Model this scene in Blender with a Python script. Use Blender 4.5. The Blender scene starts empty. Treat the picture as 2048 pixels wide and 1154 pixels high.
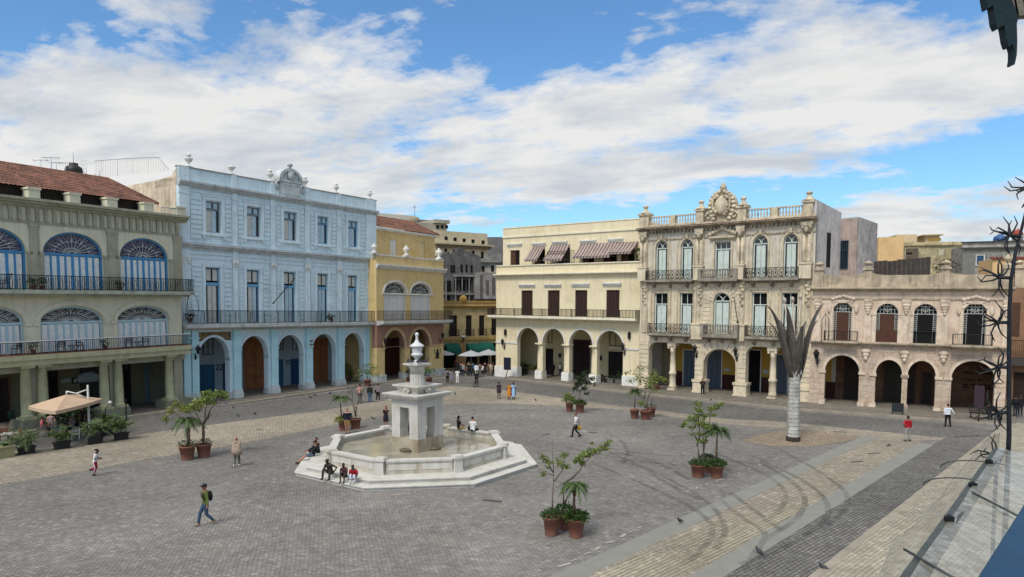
import bpy, math, random
from mathutils import Vector, Matrix, noise
from mathutils.geometry import tessellate_polygon
random.seed(7)
PI=math.pi
S=bpy.context.scene
COL=S.collection
# ---------------------------------------------------------------- camera model (photo measured in 2048 px wide units)
FL,PX,PY,HOR,CH=1420.0,1024.0,690.0,605.0,9.2
PIT=math.atan((PY-HOR)/FL)
_fw=Vector((0,math.cos(PIT),-math.sin(PIT))); _up=Vector((0,math.sin(PIT),math.cos(PIT))); _rt=Vector((1,0,0))
CAM=Vector((0,0,CH))
def ray(x,y): return _rt*((x-PX)/FL)+_up*((PY-y)/FL)+_fw
def G(x,y,z=0.0):
    r=ray(x,y); return CAM+r*((z-CH)/r.z)
def D(x,y,depth):
    r=ray(x,y); return CAM+r*(depth/r.y)
cd=bpy.data.cameras.new('camera'); cam=bpy.data.objects.new('camera',cd); COL.objects.link(cam)
cam.location=CAM; cam.rotation_euler=(PI/2-PIT,0,0)
cd.sensor_width=36; cd.lens=36*FL/2048; cd.shift_y=(PY-577)/2048; cd.clip_end=5000; cd.clip_start=.05
S.camera=cam
# ---------------------------------------------------------------- mesh builder
class MB:
    def __init__(s): s.v=[];s.f=[];s.s=[]
    def add(s,vs,fs,sm=False):
        o=len(s.v); s.v+=[tuple(v) for v in vs]; s.f+=[tuple(i+o for i in f) for f in fs]; s.s+=[sm]*len(fs); return s
    def box(s,x0,x1,y0,y1,z0,z1):
        return s.add([(x0,y0,z0),(x1,y0,z0),(x1,y1,z0),(x0,y1,z0),(x0,y0,z1),(x1,y0,z1),(x1,y1,z1),(x0,y1,z1)],
            [(0,3,2,1),(4,5,6,7),(0,1,5,4),(1,2,6,5),(2,3,7,6),(3,0,4,7)])
    def obox(s,c,ax,ay,az,sx,sy,sz):
        c=Vector(c); P=[]
        for k in (-1,1):
            for (i,j) in ((-1,-1),(1,-1),(1,1),(-1,1)): P.append(c+Vector(ax)*i*sx/2+Vector(ay)*j*sy/2+Vector(az)*k*sz/2)
        return s.add(P,[(0,3,2,1),(4,5,6,7),(0,1,5,4),(1,2,6,5),(2,3,7,6),(3,0,4,7)])
    def prism(s,pts,y0,y1):
        n=len(pts); vs=[(p[0],y0,p[1]) for p in pts]+[(p[0],y1,p[1]) for p in pts]
        tri=tessellate_polygon([[Vector((p[0],p[1],0)) for p in pts]])
        fs=[tuple(t) for t in tri]+[tuple(i+n for i in t) for t in tri]+[(i,(i+1)%n,(i+1)%n+n,i+n) for i in range(n)]
        return s.add(vs,fs)
    def vprism(s,pts,z0,z1):
        n=len(pts); vs=[(p[0],p[1],z0) for p in pts]+[(p[0],p[1],z1) for p in pts]
        tri=tessellate_polygon([[Vector((p[0],p[1],0)) for p in pts]])
        fs=[tuple(t) for t in tri]+[tuple(i+n for i in t) for t in tri]+[(i,(i+1)%n,(i+1)%n+n,i+n) for i in range(n)]
        return s.add(vs,fs)
    def wall(s,outer,holes,y0,y1,back=True):
        loops=[outer]+holes; flat=[p for l in loops for p in l]; n=len(flat)
        tri=tessellate_polygon([[Vector((p[0],p[1],0)) for p in l] for l in loops])
        vs=[(p[0],y0,p[1]) for p in flat]+[(p[0],y1,p[1]) for p in flat]
        fs=[tuple(t) for t in tri]
        if back: fs+=[tuple(i+n for i in t) for t in tri]
        o=0
        for l in loops:
            m=len(l)
            fs+=[(o+i,o+(i+1)%m,o+(i+1)%m+n,o+i+n) for i in range(m)]
            o+=m
        return s.add(vs,fs)
    def sweep(s,prof,x0,x1,ends=True):
        n=len(prof); vs=[(x0,p[0],p[1]) for p in prof]+[(x1,p[0],p[1]) for p in prof]
        fs=[(i,(i+1)%n,(i+1)%n+n,i+n) for i in range(n)]
        if ends:
            tri=tessellate_polygon([[Vector((p[0],p[1],0)) for p in prof]])
            fs+=[tuple(t) for t in tri]+[tuple(i+n for i in t) for t in tri]
        return s.add(vs,fs)
    def tube(s,pts,r,n=6,sm=True,cap=True):
        pts=[Vector(p) for p in pts]; k=len(pts)
        rs=r if isinstance(r,(list,tuple)) else [r]*k
        vs=[];prev=None
        for i,p in enumerate(pts):
            t=(pts[min(i+1,k-1)]-pts[max(i-1,0)])
            t=t.normalized() if t.length>1e-9 else Vector((0,0,1))
            if prev is None:
                a=Vector((0,0,1)) if abs(t.z)<.9 else Vector((1,0,0)); x=t.cross(a).normalized()
            else:
                x=(prev-t*prev.dot(t)); x=x.normalized() if x.length>1e-6 else t.orthogonal().normalized()
            prev=x; y=t.cross(x)
            for j in range(n):
                a=2*PI*j/n; vs.append(p+x*math.cos(a)*rs[i]+y*math.sin(a)*rs[i])
        fs=[(i*n+j,i*n+(j+1)%n,(i+1)*n+(j+1)%n,(i+1)*n+j) for i in range(k-1) for j in range(n)]
        o=len(s.f); s.add(vs,fs,sm)
        if cap:
            b=len(s.v)-k*n
            s.f+=[tuple(b+j for j in range(n)),tuple(b+(k-1)*n+j for j in range(n))]; s.s+=[False,False]
        return s
    def lathe(s,prof,c=(0,0,0),n=16,sm=True,sq=1.0):
        k=len(prof); vs=[]
        for r,z in prof:
            for j in range(n):
                a=2*PI*(j+.5)/n; vs.append((c[0]+r*math.cos(a),c[1]+r*math.sin(a)*sq,c[2]+z))
        fs=[(i*n+j,i*n+(j+1)%n,(i+1)*n+(j+1)%n,(i+1)*n+j) for i in range(k-1) for j in range(n)]
        s.add(vs,fs,sm); b=len(s.v)-k*n
        s.f+=[tuple(b+j for j in range(n)),tuple(b+(k-1)*n+j for j in range(n))]; s.s+=[False,False]
        return s
    def ell(s,c,r,n=10,m=6,rot=None):
        if not isinstance(r,(tuple,list)): r=(r,r,r)
        c=Vector(c); vs=[]
        for i in range(m+1):
            a=PI*i/m-PI/2
            for j in range(n):
                b=2*PI*j/n; p=Vector((math.cos(a)*math.cos(b)*r[0],math.cos(a)*math.sin(b)*r[1],math.sin(a)*r[2]))
                if rot: p=rot@p
                vs.append(c+p)
        fs=[(i*n+j,i*n+(j+1)%n,(i+1)*n+(j+1)%n,(i+1)*n+j) for i in range(m) for j in range(n)]
        return s.add(vs,fs,True)
    def quad(s,*p): return s.add(p,[tuple(range(len(p)))])
    def mesh(s,name):
        me=bpy.data.meshes.new(name); me.from_pydata(s.v,[],s.f); me.validate()
        if len(me.polygons)==len(s.s): me.polygons.foreach_set('use_smooth',s.s)
        return me
    def build(s,name,mat,parent=None,loc=None,rot=None,fix=True):
        me=s.mesh(name)
        if fix:
            import bmesh
            b=bmesh.new(); b.from_mesh(me); bmesh.ops.recalc_face_normals(b,faces=b.faces); b.to_mesh(me); b.free()
        if mat: me.materials.append(mat)
        o=bpy.data.objects.new(name,me); COL.objects.link(o)
        if parent: o.parent=parent
        if loc is not None: o.location=loc
        if rot is not None: o.rotation_euler=rot
        return o
def tag(o,label=None,cat=None,group=None,kind=None):
    if label: o['label']=label
    if cat: o['category']=cat
    if group: o['group']=group
    if kind: o['kind']=kind
    return o
def thing(name,label,cat,loc=(0,0,0),rot=(0,0,0),group=None):
    o=bpy.data.objects.new(name,None); COL.objects.link(o); o.empty_display_size=.2
    o.location=loc; o.rotation_euler=rot if isinstance(rot,(tuple,list)) else (0,0,rot)
    return tag(o,label,cat,group)
def dup(root,loc,rotz,label=None,scale=None):
    r=root.copy(); COL.objects.link(r); r.location=loc; r.rotation_euler=(0,0,rotz)
    if scale: r.scale=(scale,)*3
    if label: r['label']=label
    for ch in list(root.children):
        c=ch.copy(); COL.objects.link(c); c.parent=r
        for g in ch.children:
            d=g.copy(); COL.objects.link(d); d.parent=c
    return r
def struct(name,mb,mat): return tag(mb.build(name,mat),kind='structure')
# ---------------------------------------------------------------- materials
def lin(h):
    h=h.lstrip('#'); o=[]
    for i in (0,2,4):
        c=int(h[i:i+2],16)/255; o.append(c/12.92 if c<=.04045 else ((c+.055)/1.055)**2.4)
    return tuple(o)
class NT:
    def __init__(s,nt): s.nt=nt; s.n=nt.nodes; s.l=nt.links
    def new(s,t,**k):
        n=s.n.new(t)
        for a,b in k.items():
            if a in ('inputs',):
                for i,v in b.items(): n.inputs[i].default_value=v
            else: setattr(n,a,b)
        return n
    def link(s,a,b): s.l.new(a,b)
    def math(s,op,a,b=None,clamp=False,c=None):
        n=s.n.new('ShaderNodeMath'); n.operation=op; n.use_clamp=clamp
        for i,v in enumerate((a,b,c)):
            if v is None: continue
            if isinstance(v,(int,float)): n.inputs[i].default_value=v
            else: s.l.new(v,n.inputs[i])
        return n.outputs[0]
    def ramp(s,f,stops,interp='LINEAR'):
        n=s.n.new('ShaderNodeValToRGB'); e=n.color_ramp.elements; n.color_ramp.interpolation=interp
        while len(e)<len(stops): e.new(.5)
        for x,(p,c) in zip(e,stops):
            x.position=p; x.color=(c,c,c,1) if isinstance(c,(int,float)) else (*c,1)
        s.l.new(f,n.inputs[0]); return n.outputs[0]
    def noise(s,vec,scale,detail=4,rough=.6,dist=0):
        n=s.n.new('ShaderNodeTexNoise'); n.inputs['Scale'].default_value=scale; n.inputs['Detail'].default_value=detail
        n.inputs['Roughness'].default_value=rough; n.inputs['Distortion'].default_value=dist
        s.l.new(vec,n.inputs['Vector']); return n.outputs[0]
    def mapv(s,vec,scale=(1,1,1),rot=(0,0,0),loc=(0,0,0)):
        n=s.n.new('ShaderNodeMapping'); n.inputs['Scale'].default_value=scale; n.inputs['Rotation'].default_value=rot; n.inputs['Location'].default_value=loc
        s.l.new(vec,n.inputs['Vector']); return n.outputs[0]
    def mix(s,f,a,b,mode='MIX'):
        n=s.n.new('ShaderNodeMix'); n.data_type='RGBA'; n.blend_type=mode
        for sock,v in ((n.inputs[0],f),(n.inputs[6],a),(n.inputs[7],b)):
            if isinstance(v,(int,float)): sock.default_value=v
            elif isinstance(v,(tuple,list)): sock.default_value=(*v,1)
            else: s.l.new(v,sock)
        return n.outputs[2]
MATS={}
def newmat(name):
    m=bpy.data.materials.new(name); m.use_nodes=True; t=NT(m.node_tree)
    b=[n for n in t.n if n.type=='BSDF_PRINCIPLED'][0]; MATS[name]=m
    return m,t,b
def mul(c,k): return tuple(min(1,x*k) for x in c)
def M(name,col,rough=.8,var=.12,scale=2.0,dirt=None,damt=.0,dscale=.6,streak=0.0,metal=0,bump=.15,bscale=None,spec=.3):
    """plaster, stone, wood or metal with mottling, weather stains and rain streaks"""
    if name in MATS: return MATS[name]
    if isinstance(col,str): col=lin(col)
    if isinstance(dirt,str): dirt=lin(dirt)
    m,t,b=newmat(name); tc=t.new('ShaderNodeTexCoord').outputs['Object']
    n=t.noise(tc,scale,6,.65)
    c=t.mix(t.ramp(n,[(.3,0),(.7,1)]),mul(col,1-var),mul(col,1+var))
    if dirt and damt>0:
        f=t.ramp(t.noise(tc,dscale,8,.7,.4),[(.62-damt*.35,0),(.78-damt*.2,1)])
        c=t.mix(t.math('MULTIPLY',f,min(1,.2+damt*.6)),c,dirt)
    if dirt and streak>0:
        f=t.ramp(t.noise(t.mapv(tc,(2.2,2.2,.18)),1.3,5,.6),[(.5,0),(.75,1)])
        c=t.mix(t.math('MULTIPLY',f,streak),c,dirt)
    if streak>=.2:   # plaster repairs: patches a shade paler with definite edges
        pf=t.ramp(t.noise(tc,.38,3,.5,.6),[(.6,0),(.615,1)]); c=t.mix(t.math('MULTIPLY',pf,.3),c,mul(col,1.14))
    t.link(c,b.inputs['Base Color']); b.inputs['Roughness'].default_value=rough; b.inputs['Metallic'].default_value=metal
    b.inputs['Specular IOR Level'].default_value=spec
    if bump:
        bn=t.new('ShaderNodeBump'); bn.inputs['Strength'].default_value=bump; bn.inputs['Distance'].default_value=.03
        t.link(t.noise(tc,bscale or scale*6,4,.6),bn.inputs['Height']); t.link(bn.outputs[0],b.inputs['Normal'])
    return m
def BR(name,c1,c2,mortar,w,h,ms=.02,rot=0,rough=.85,big=.35,offset=.5,stain=None,bump=.7,plane='xy',spec=.25):
    """setts, pavers, ashlar or tiles from the brick texture, with large uneven wear"""
    if name in MATS: return MATS[name]
    c1,c2,mortar=[lin(c) if isinstance(c,str) else c for c in (c1,c2,mortar)]
    m,t,b=newmat(name); tc=t.new('ShaderNodeTexCoord').outputs['Object']
    v=t.mapv(tc,(1,1,1),(0,0,rot)) if plane=='xy' else t.mapv(tc,(1,1,1),(-PI/2,0,0))
    if plane=='xy':
        wv=t.new('ShaderNodeVectorMath',operation='ADD'); nz=t.new('ShaderNodeTexNoise'); nz.inputs['Scale'].default_value=.55
        t.link(tc,nz.inputs['Vector']); sc=t.new('ShaderNodeVectorMath',operation='SCALE'); sc.inputs[3].default_value=.16 if w<1 else .05
        t.link(nz.outputs[1],sc.inputs[0]); t.link(v,wv.inputs[0]); t.link(sc.outputs[0],wv.inputs[1]); v=wv.outputs[0]
    br=t.new('ShaderNodeTexBrick'); br.offset=offset; br.inputs['Scale'].default_value=1; br.inputs['Brick Width'].default_value=w; br.inputs['Row Height'].default_value=h
    br.inputs['Mortar Size'].default_value=ms; br.inputs['Mortar Smooth'].default_value=.3; br.inputs['Color1'].default_value=(*c1,1); br.inputs['Color2'].default_value=(*c2,1); br.inputs['Mortar'].default_value=(*mortar,1)
    t.link(v,br.inputs['Vector']); c=br.outputs['Color']
    f=t.ramp(t.noise(tc,.12,8,.65,.3),[(.3,1-big),(.7,1+big*.35)])
    c=t.mix(1.0,c,f,'MULTIPLY')
    f2=t.ramp(t.noise(tc,1.7,5,.7),[(.35,.86),(.65,1.08)]); c=t.mix(1.0,c,f2,'MULTIPLY')
    f3=t.ramp(t.noise(tc,.045,5,.6,.8),[(.35,1-big*.6),(.6,1.05)]); c=t.mix(1.0,c,f3,'MULTIPLY')
    vv=t.new('ShaderNodeTexVoronoi'); vv.inputs['Scale'].default_value=5.5; t.link(tc,vv.inputs['Vector']); sv=t.new('ShaderNodeSeparateColor'); t.link(vv.outputs['Color'],sv.inputs[0]); c=t.mix(1.0,c,t.ramp(sv.outputs[0],[(0,.86),(.85,1.06),(1,1.35 if plane=='xy' else 1.1)]),'MULTIPLY')
    if stain:
        fs=t.ramp(t.noise(tc,.5,9,.75,.5),[(.56,0),(.66,1)]); c=t.mix(t.math('MULTIPLY',fs,.55),c,lin(stain))
    t.link(c,b.inputs['Base Color']); b.inputs['Roughness'].default_value=rough; b.inputs['Specular IOR Level'].default_value=spec
    bn=t.new('ShaderNodeBump'); bn.inputs['Strength'].default_value=bump; bn.inputs['Distance'].default_value=.02
    t.link(t.math('SUBTRACT',1,br.outputs['Fac']),bn.inputs['Height']); t.link(bn.outputs[0],b.inputs['Normal'])
    return m
def GLASS(name,col='#10161a',rough=.12):
    if name in MATS: return MATS[name]
    return M(name,col,rough,.3,.8,bump=0,spec=.6)
def LEAF(name,cols,rough=.5):
    if name in MATS: return MATS[name]
    m,t,b=newmat(name); g=t.new('ShaderNodeNewGeometry')
    stops=[(i/(len(cols)-1),lin(c)) for i,c in enumerate(cols)]
    t.link(t.ramp(g.outputs['Random Per Island'],stops),b.inputs['Base Color']); b.inputs['Roughness'].default_value=rough
    b.inputs['Subsurface Weight'].default_value=0
    tr=t.new('ShaderNodeBsdfTranslucent'); mx=t.new('ShaderNodeMixShader'); mx.inputs[0].default_value=.25
    t.link(t.ramp(g.outputs['Random Per Island'],stops),tr.inputs[0])
    out=[n for n in t.n if n.type=='OUTPUT_MATERIAL'][0]
    t.link(b.outputs[0],mx.inputs[1]); t.link(tr.outputs[0],mx.inputs[2]); t.link(mx.outputs[0],out.inputs[0])
    return m
# ---------------------------------------------------------------- sky and light
SUN_EL,SUN_AZ=math.radians(52),math.radians(-150)   # azimuth from +Y towards +X: behind the viewer, on the left
w=bpy.data.worlds.new('World'); S.world=w; w.use_nodes=True
t=NT(w.node_tree); bg=[n for n in t.n if n.type=='BACKGROUND'][0]
sky=t.new('ShaderNodeTexSky',sky_type='NISHITA',sun_disc=False,sun_elevation=SUN_EL,sun_rotation=SUN_AZ,altitude=0,air_density=1.0,dust_density=.3,ozone_density=2.0)
gen=t.new('ShaderNodeTexCoord').outputs['Generated']
sp=t.new('ShaderNodeSeparateXYZ'); t.link(gen,sp.inputs[0]); dx,dy,dz=sp.outputs
az=t.math('ARCTAN2',dx,dy); el=t.math('ARCSINE',dz)
zz=t.math('ADD',t.math('MAXIMUM',dz,0),.17)
cb=t.new('ShaderNodeCombineXYZ'); t.link(t.math('DIVIDE',dx,zz),cb.inputs[0]); t.link(t.math('DIVIDE',dy,zz),cb.inputs[1])
pv=t.mapv(cb.outputs[0],(1,1,1),(0,0,.35),(3.1,1.7,.4))
n1=t.noise(t.mapv(pv,(.6,1.0,1)),2.1,11,.62,.2); n2=t.noise(pv,6.0,9,.62,.15)
a01=t.math('ADD',t.math('MULTIPLY',az,.62),.5)   # -0.8..0.8 rad -> 0..1
def curve(stops): return t.ramp(a01,stops,'EASE')
# top and bottom edges of the main cloud bank (elevation in radians, by azimuth)
top=curve([(0,.27),(.113,.262),(.174,.285),(.227,.295),(.36,.31),(.40,.30),(.45,.298),(.60,.295),(.66,.325),(.70,.338),(.775,.335),(.85,.32),(1,.31)])
bot=curve([(0,-.2),(.34,-.15),(.385,.118),(.43,.142),(.51,.136),(.60,.138),(.67,.165),(.74,.188),(.80,.20),(.887,.214),(1,.26)])
bank=t.math('MULTIPLY',t.ramp(t.math('ADD',t.math('MULTIPLY',t.math('SUBTRACT',top,el),11),.5),[(0,0),(1,1)]),
            t.ramp(t.math('ADD',t.math('MULTIPLY',t.math('SUBTRACT',el,bot),14),.5),[(0,0),(1,1)]))
low=t.math('MULTIPLY',t.ramp(a01,[(.70,0),(.80,1)]),t.ramp(el,[(.115,1),(.145,0)]))
hi=t.math('MAXIMUM',t.ramp(el,[(.47,0),(.75,.75)]),t.math('MULTIPLY',t.ramp(a01,[(.5,0),(.62,.33)]),t.ramp(el,[(.30,0),(.36,1)])))
cov=t.math('MAXIMUM',bank,t.math('MULTIPLY',low,.8)); cov=t.math('MAXIMUM',cov,hi)
den=t.math('ADD',t.math('ADD',t.math('MULTIPLY',n1,1.0),t.math('MULTIPLY',n2,.5)),t.math('MULTIPLY',cov,.315))
mask=t.ramp(den,[(.825,0),(.89,.5),(1.02,.97)])
shade=t.ramp(t.noise(t.mapv(pv,(.8,1.3,1),loc=(.2,-.12,0)),2.2,9,.6,.2),[(.36,(4.3,4.6,4.95)),(.56,(6.3,6.25,6.1))])
vd=t.new('ShaderNodeVectorMath',operation='DOT_PRODUCT'); t.link(gen,vd.inputs[0]); vd.inputs[1].default_value=(math.sin(SUN_AZ)*math.cos(SUN_EL),math.cos(SUN_AZ)*math.cos(SUN_EL),math.sin(SUN_EL))
glow=t.math('ADD',t.math('MULTIPLY',t.math('POWER',t.math('MAXIMUM',vd.outputs['Value'],0),2),1.6),1)   # clouds are brighter round the sun
gs=t.new('ShaderNodeVectorMath',operation='SCALE'); t.link(shade,gs.inputs[0]); t.link(glow,gs.inputs[3]); shade=gs.outputs[0]
skyc=t.mix(1.0,sky.outputs[0],(.70,1.0,1.20),'MULTIPLY')
t.link(t.mix(mask,skyc,shade),bg.inputs[0]); bg.inputs[1].default_value=.12
sd=bpy.data.lights.new('sun','SUN'); sd.energy=2.3; sd.angle=math.radians(14); sd.color=(1,.95,.87)
so=bpy.data.objects.new('sun',sd); COL.objects.link(so); so.location=(0,0,60)
sdir=Vector((math.sin(SUN_AZ)*math.cos(SUN_EL),math.cos(SUN_AZ)*math.cos(SUN_EL),math.sin(SUN_EL)))
so.rotation_euler=sdir.to_track_quat('Z','Y').to_euler()
S.view_settings.view_transform='Standard'; S.view_settings.look='None'; S.view_settings.exposure=.16; S.view_settings.gamma=1
# ---------------------------------------------------------------- ground
SETT=BR('grey_setts','#8e8983','#7d7973','#605d57',.2,.125,.014,rot=.42,big=.34,stain='#7c766c')
ROAD=BR('road_setts','#78756f','#67645f','#454340',.3,.16,.02,rot=-.75,big=.25,stain='#6a6760')
BEIGE=BR('beige_pavers','#9f9583','#918879','#776f62',.24,.24,.02,rot=-.78,big=.3,stain='#8d7c68')
RIDGE=BR('ridged_pavers','#9a9280','#908976','#79735f',6,.18,.035,rot=-.78,big=.2)
DOTS=BR('studded_pavers','#9b9381','#918a78','#787162',.2,.2,.045,rot=-.78,big=.2)
BORD=M('border_slabs','#7b7a72',.8,.1,1.2,'#77746f',.4,.5)
PAVE=BR('sidewalk_pavers','#a49e8d','#989180','#857d6c',.16,.16,.022,rot=-.78,big=.15,offset=.3)
KERB=M('kerb_stone','#8f8778',.85,.15,1.5,'#655d50',.5,.8)
FLAG=BR('arcade_flags','#7d766b','#6f685d','#4d473e',.8,.6,.012,rot=.95,big=.25)
g=MB(); g.quad((-600,-300,0),(600,-300,0),(600,1200,0),(-600,1200,0)); struct('ground',g,SETT)
def sheet(name,outer,inner,z,mat):
    mb=MB(); n=len(outer); P=[G(*p) for p in outer]+[G(*p) for p in inner]
    mb.add([(p.x,p.y,z) for p in P],[(i,i+1,n+i+1,n+i) for i in range(n-1)]); return struct(name,mb,mat)
def poly(name,pts,z,mat):
    mb=MB(); P=[G(*p) for p in pts]; tri=tessellate_polygon([[Vector((p.x,p.y,0)) for p in P]])
    mb.add([(p.x,p.y,z) for p in P],[tuple(a) for a in tri]); return struct(name,mb,mat)
def lerp(a,b,t): return tuple(x+(y-x)*t for x,y in zip(a,b))
# roads round the square
sheet('road',[(-90,896),(240,838),(500,808),(760,772),(900,754),(1010,759),(1290,793),(1620,826),(1830,842),(2080,870)],
      [(-90,925),(300,868),(480,843),(640,823),(760,803),(900,773),(1000,780),(1457,838),(1707,858),(2000,885)],.004,ROAD)
sheet('beige_paving',[(-90,918),(0,905),(150,890),(300,866),(480,842),(640,822),(760,802),(830,785),(900,772),(1000,779),(1211,810),(1457,838),(1568,844),(1707,858),(1900,878)],
      [(-90,985),(0,970),(150,946),(300,918),(480,888),(640,856),(767,831),(830,818),(890,809),(1000,807),(1246,819),(1440,848),(1568,857),(1715,874),(1800,884)],.008,BEIGE)
IB0,IB1=G(1099,1154),G(1730,870); OB0,OB1=G(1449,1154),G(1894,877); K0,K1=G(1624,1154),G(1969,890)
dv=(IB1-IB0).normalized(); nv=Vector((dv.y,-dv.x,0))      # nv points towards our own building
wid=(OB0-IB0).dot(nv); kw=(K0-IB0).dot(nv)
def strip(name,a,b,s0,s1,z,mat):
    mb=MB(); P=[IB0+dv*s0+nv*a,IB0+dv*s0+nv*b,IB0+dv*s1+nv*b,IB0+dv*s1+nv*a]; mb.quad(*[(p.x,p.y,z) for p in P]); return struct(name,mb,mat)
strip('beige_paving_near',.9,wid-.9,-40,36,.012,BEIGE)
strip('border_strip',0,.9,-40,34.6,.016,BORD); strip('border_strip_outer',wid-.9,wid,-40,34,.016,BORD)
strip('side_road',wid,kw,-40,40,.012,ROAD)
strip('ridged_paving',1.1,wid-1.1,.9,4.4,.016,RIDGE); strip('studded_paving',1.3,wid-1.9,5,10,.016,DOTS)
strip('ridged_paving_far',wid-1.7,wid-.95,4.6,14,.02,RIDGE); strip('studded_paving_near',1.1,wid-1.1,-8,-.2,.016,DOTS)
strip('border_cross_strip',.9,wid-.9,-.2,.8,.019,BORD)
# our own pavement and kerb
mb=MB()
for a,b,z0,z1 in ((kw,kw+.3,-.1,.12),):
    P=[IB0+dv*s+nv*q for s,q in ((-40,a),(-40,b),(47,b),(47,a))]; mb.vprism([(p.x,p.y) for p in P],z0,z1)
struct('kerb_near',mb,KERB)
mb=MB(); P=[IB0+dv*s+nv*q for s,q in ((-40,kw+.3),(-40,kw+30),(47,kw+30),(47,kw+.3))]; mb.vprism([(p.x,p.y) for p in P],-.1,.115); struct('pavement_near',mb,PAVE)
poly('sculpture_paving',[(1485,882),(1520,868),(1560,862),(1640,863),(1725,874),(1690,884),(1620,894),(1540,893)],.012,BR('red_setts','#968774','#8a7b69','#6f6455',.2,.2,.02,big=.2))
# pavements in front of the facades
def pavement(name,kerb,back):
    mb=MB(); k=[G(*p) for p in kerb]; n=len(k)
    top=[(p.x,p.y,.15) for p in k]+[(p.x+back[0],p.y+back[1],.15) for p in k]
    mb.add(top,[(i,i+1,n+i+1,n+i) for i in range(n-1)]); mb.add([(p.x,p.y,z) for z in (-.1,.15) for p in k],[(i,i+1,n+i+1,n+i) for i in range(n-1)])
    struct(name,mb,FLAG)
    c=MB()
    for i in range(n-1):
        a,b=k[i],k[i+1]; q=(b-a).normalized(); m=Vector((-q.y,q.x,0))
        if m.dot(Vector((back[0],back[1],0)))<0: m=-m
        P=[a-m*.02,b-m*.02,b+m*.3,a+m*.3]; c.vprism([(p.x,p.y) for p in P],-.1,.155+.003*(i%2))
    struct(name+'_kerb',c,KERB)
pavement('pavement_west',[(-120,893),(240,838),(300,831),(500,806),(760,768),(885,753)],(-16,9))
pavement('pavement_north',[(1004,757),(1100,768),(1290,790),(1620,823),(1830,838),(2030,853)],(11,15))
# worn light slabs along the edges of the beige ring, and drain grates
mb=MB()
for (a,b,n) in (((0,968),(345,908),15),((1370,985),(1570,912),9),((1130,1130),(1330,1030),9)):
    for i in range(n):
        q=lerp(a,b,(i+random.uniform(-.3,.3))/n); c=G(*q); L=random.uniform(.2,.6); W_=random.uniform(.08,.16); an=random.uniform(.5,1.1)
        ax=Vector((math.cos(an),math.sin(an),0)); ay=Vector((-ax.y,ax.x,0))
        mb.quad(*[tuple(c+ax*i_*L/2+ay*j_*W_/2+Vector((0,0,.022))) for i_,j_ in ((-1,-1),(1,-1),(1,1),(-1,1))])
struct('worn_marking_slabs',mb,M('pale_slabs','#94918a',.8,.2,3))
IRON=M('cast_iron','#3d3a36',.6,.2,6,bump=.2)
for i,(x,y,lw) in enumerate(((1935,873,2.2),(1680,864,.9),(1778,891,.8),(1748,907,.8),(1714,924,.8),(1465,811,.9),(1093,869,.7),(1185,865,.6),(920,776,.8),(950,773,.7),(985,1002,.9),(520,860,.5))):
    c=G(x,y); a=random.choice((.2,-.3,.85))
    mb=MB(); mb.box(-lw/2,lw/2,-.1,.1,.0,.018)
    for k in range(int(lw/.12)): mb.box(-lw/2+.04+k*.12,-lw/2+.09+k*.12,-.08,.08,.018,.022)
    tag(mb.build('drain_grate',IRON,loc=(c.x,c.y,0),rot=(0,0,a)),['long dark iron drain grate in the paving before the pink arcade','small dark drain cover set in the square paving'][i>0],'drain','drain covers in the paving' if i else None)
# tyre marks: dark rubber arcs on the paving
def tyre():
    m,tt,b=newmat('tyre_rubber'); tc=tt.new('ShaderNodeTexCoord').outputs['Object']
    b.inputs['Base Color'].default_value=(.03,.03,.032,1); b.inputs['Roughness'].default_value=.8
    tr=tt.new('ShaderNodeBsdfTransparent'); mx=tt.new('ShaderNodeMixShader')
    tt.link(tt.ramp(tt.noise(tc,.9,5,.7),[(.3,.0),(.8,.42)]),mx.inputs[0]); tt.link(tr.outputs[0],mx.inputs[1]); tt.link(b.outputs[0],mx.inputs[2])
    tt.link(mx.outputs[0],[n for n in tt.n if n.type=='OUTPUT_MATERIAL'][0].inputs[0]); return m
mb=MB()
def cr(P,n=8):
    out=[]
    for i in range(len(P)-1):
        p0,p1,p2,p3=P[max(i-1,0)],P[i],P[i+1],P[min(i+2,len(P)-1)]
        for k in range(n):
            u=k/n; out.append(tuple(.5*((2*b)+(c-a)*u+(2*a-5*b+4*c-d)*u*u+(3*b-a-3*c+d)*u**3) for a,b,c,d in zip(p0,p1,p2,p3)))
    out.append(tuple(P[-1])); return out
for P in ([(1180,925),(1300,975),(1390,1020),(1425,1060),(1400,1105),(1365,1130)],[(1220,905),(1330,955),(1420,1010),(1450,1060),(1430,1100)],
          [(1430,905),(1530,950),(1570,985),(1560,1020),(1530,1045)],[(1500,910),(1610,965),(1655,1010),(1640,1050),(1560,1100),(1480,1130)],
          [(1150,880),(1260,905),(1400,915),(1560,935)],[(1130,895),(1260,920),(1380,932)],[(900,830),(1010,812),(1120,812)],[(880,842),(1000,822),(1140,822)],
          [(1240,880),(1255,905),(1245,930)],[(1440,1000),(1490,1040),(1530,1070),(1500,1120)],[(1560,900),(1640,945),(1690,985),(1690,1020),(1640,1060)],[(1520,925),(1585,965),(1610,1000),(1590,1040),(1530,1080)],[(1210,915),(1280,935),(1340,970),(1400,1000)],[(1230,905),(1310,925),(1380,960)],[(1460,985),(1520,1030),(1560,1060)]):
    pts=[G(*q) for q in cr([tuple(p) for p in P])]
    for i in range(len(pts)-1):
        a,b=pts[i],pts[i+1]; m=Vector((-(b-a).y,(b-a).x,0)).normalized()*.13
        pre=Vector((-(b-pts[max(i-1,0)]).y,(b-pts[max(i-1,0)]).x,0)).normalized()*.13
        nx=pts[min(i+2,len(pts)-1)]; post=Vector((-(nx-a).y,(nx-a).x,0)).normalized()*.13
        z=Vector((0,0,.028)); mb.quad(*[tuple(q+z) for q in (a-pre,b-post,b+post,a+pre)])
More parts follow.
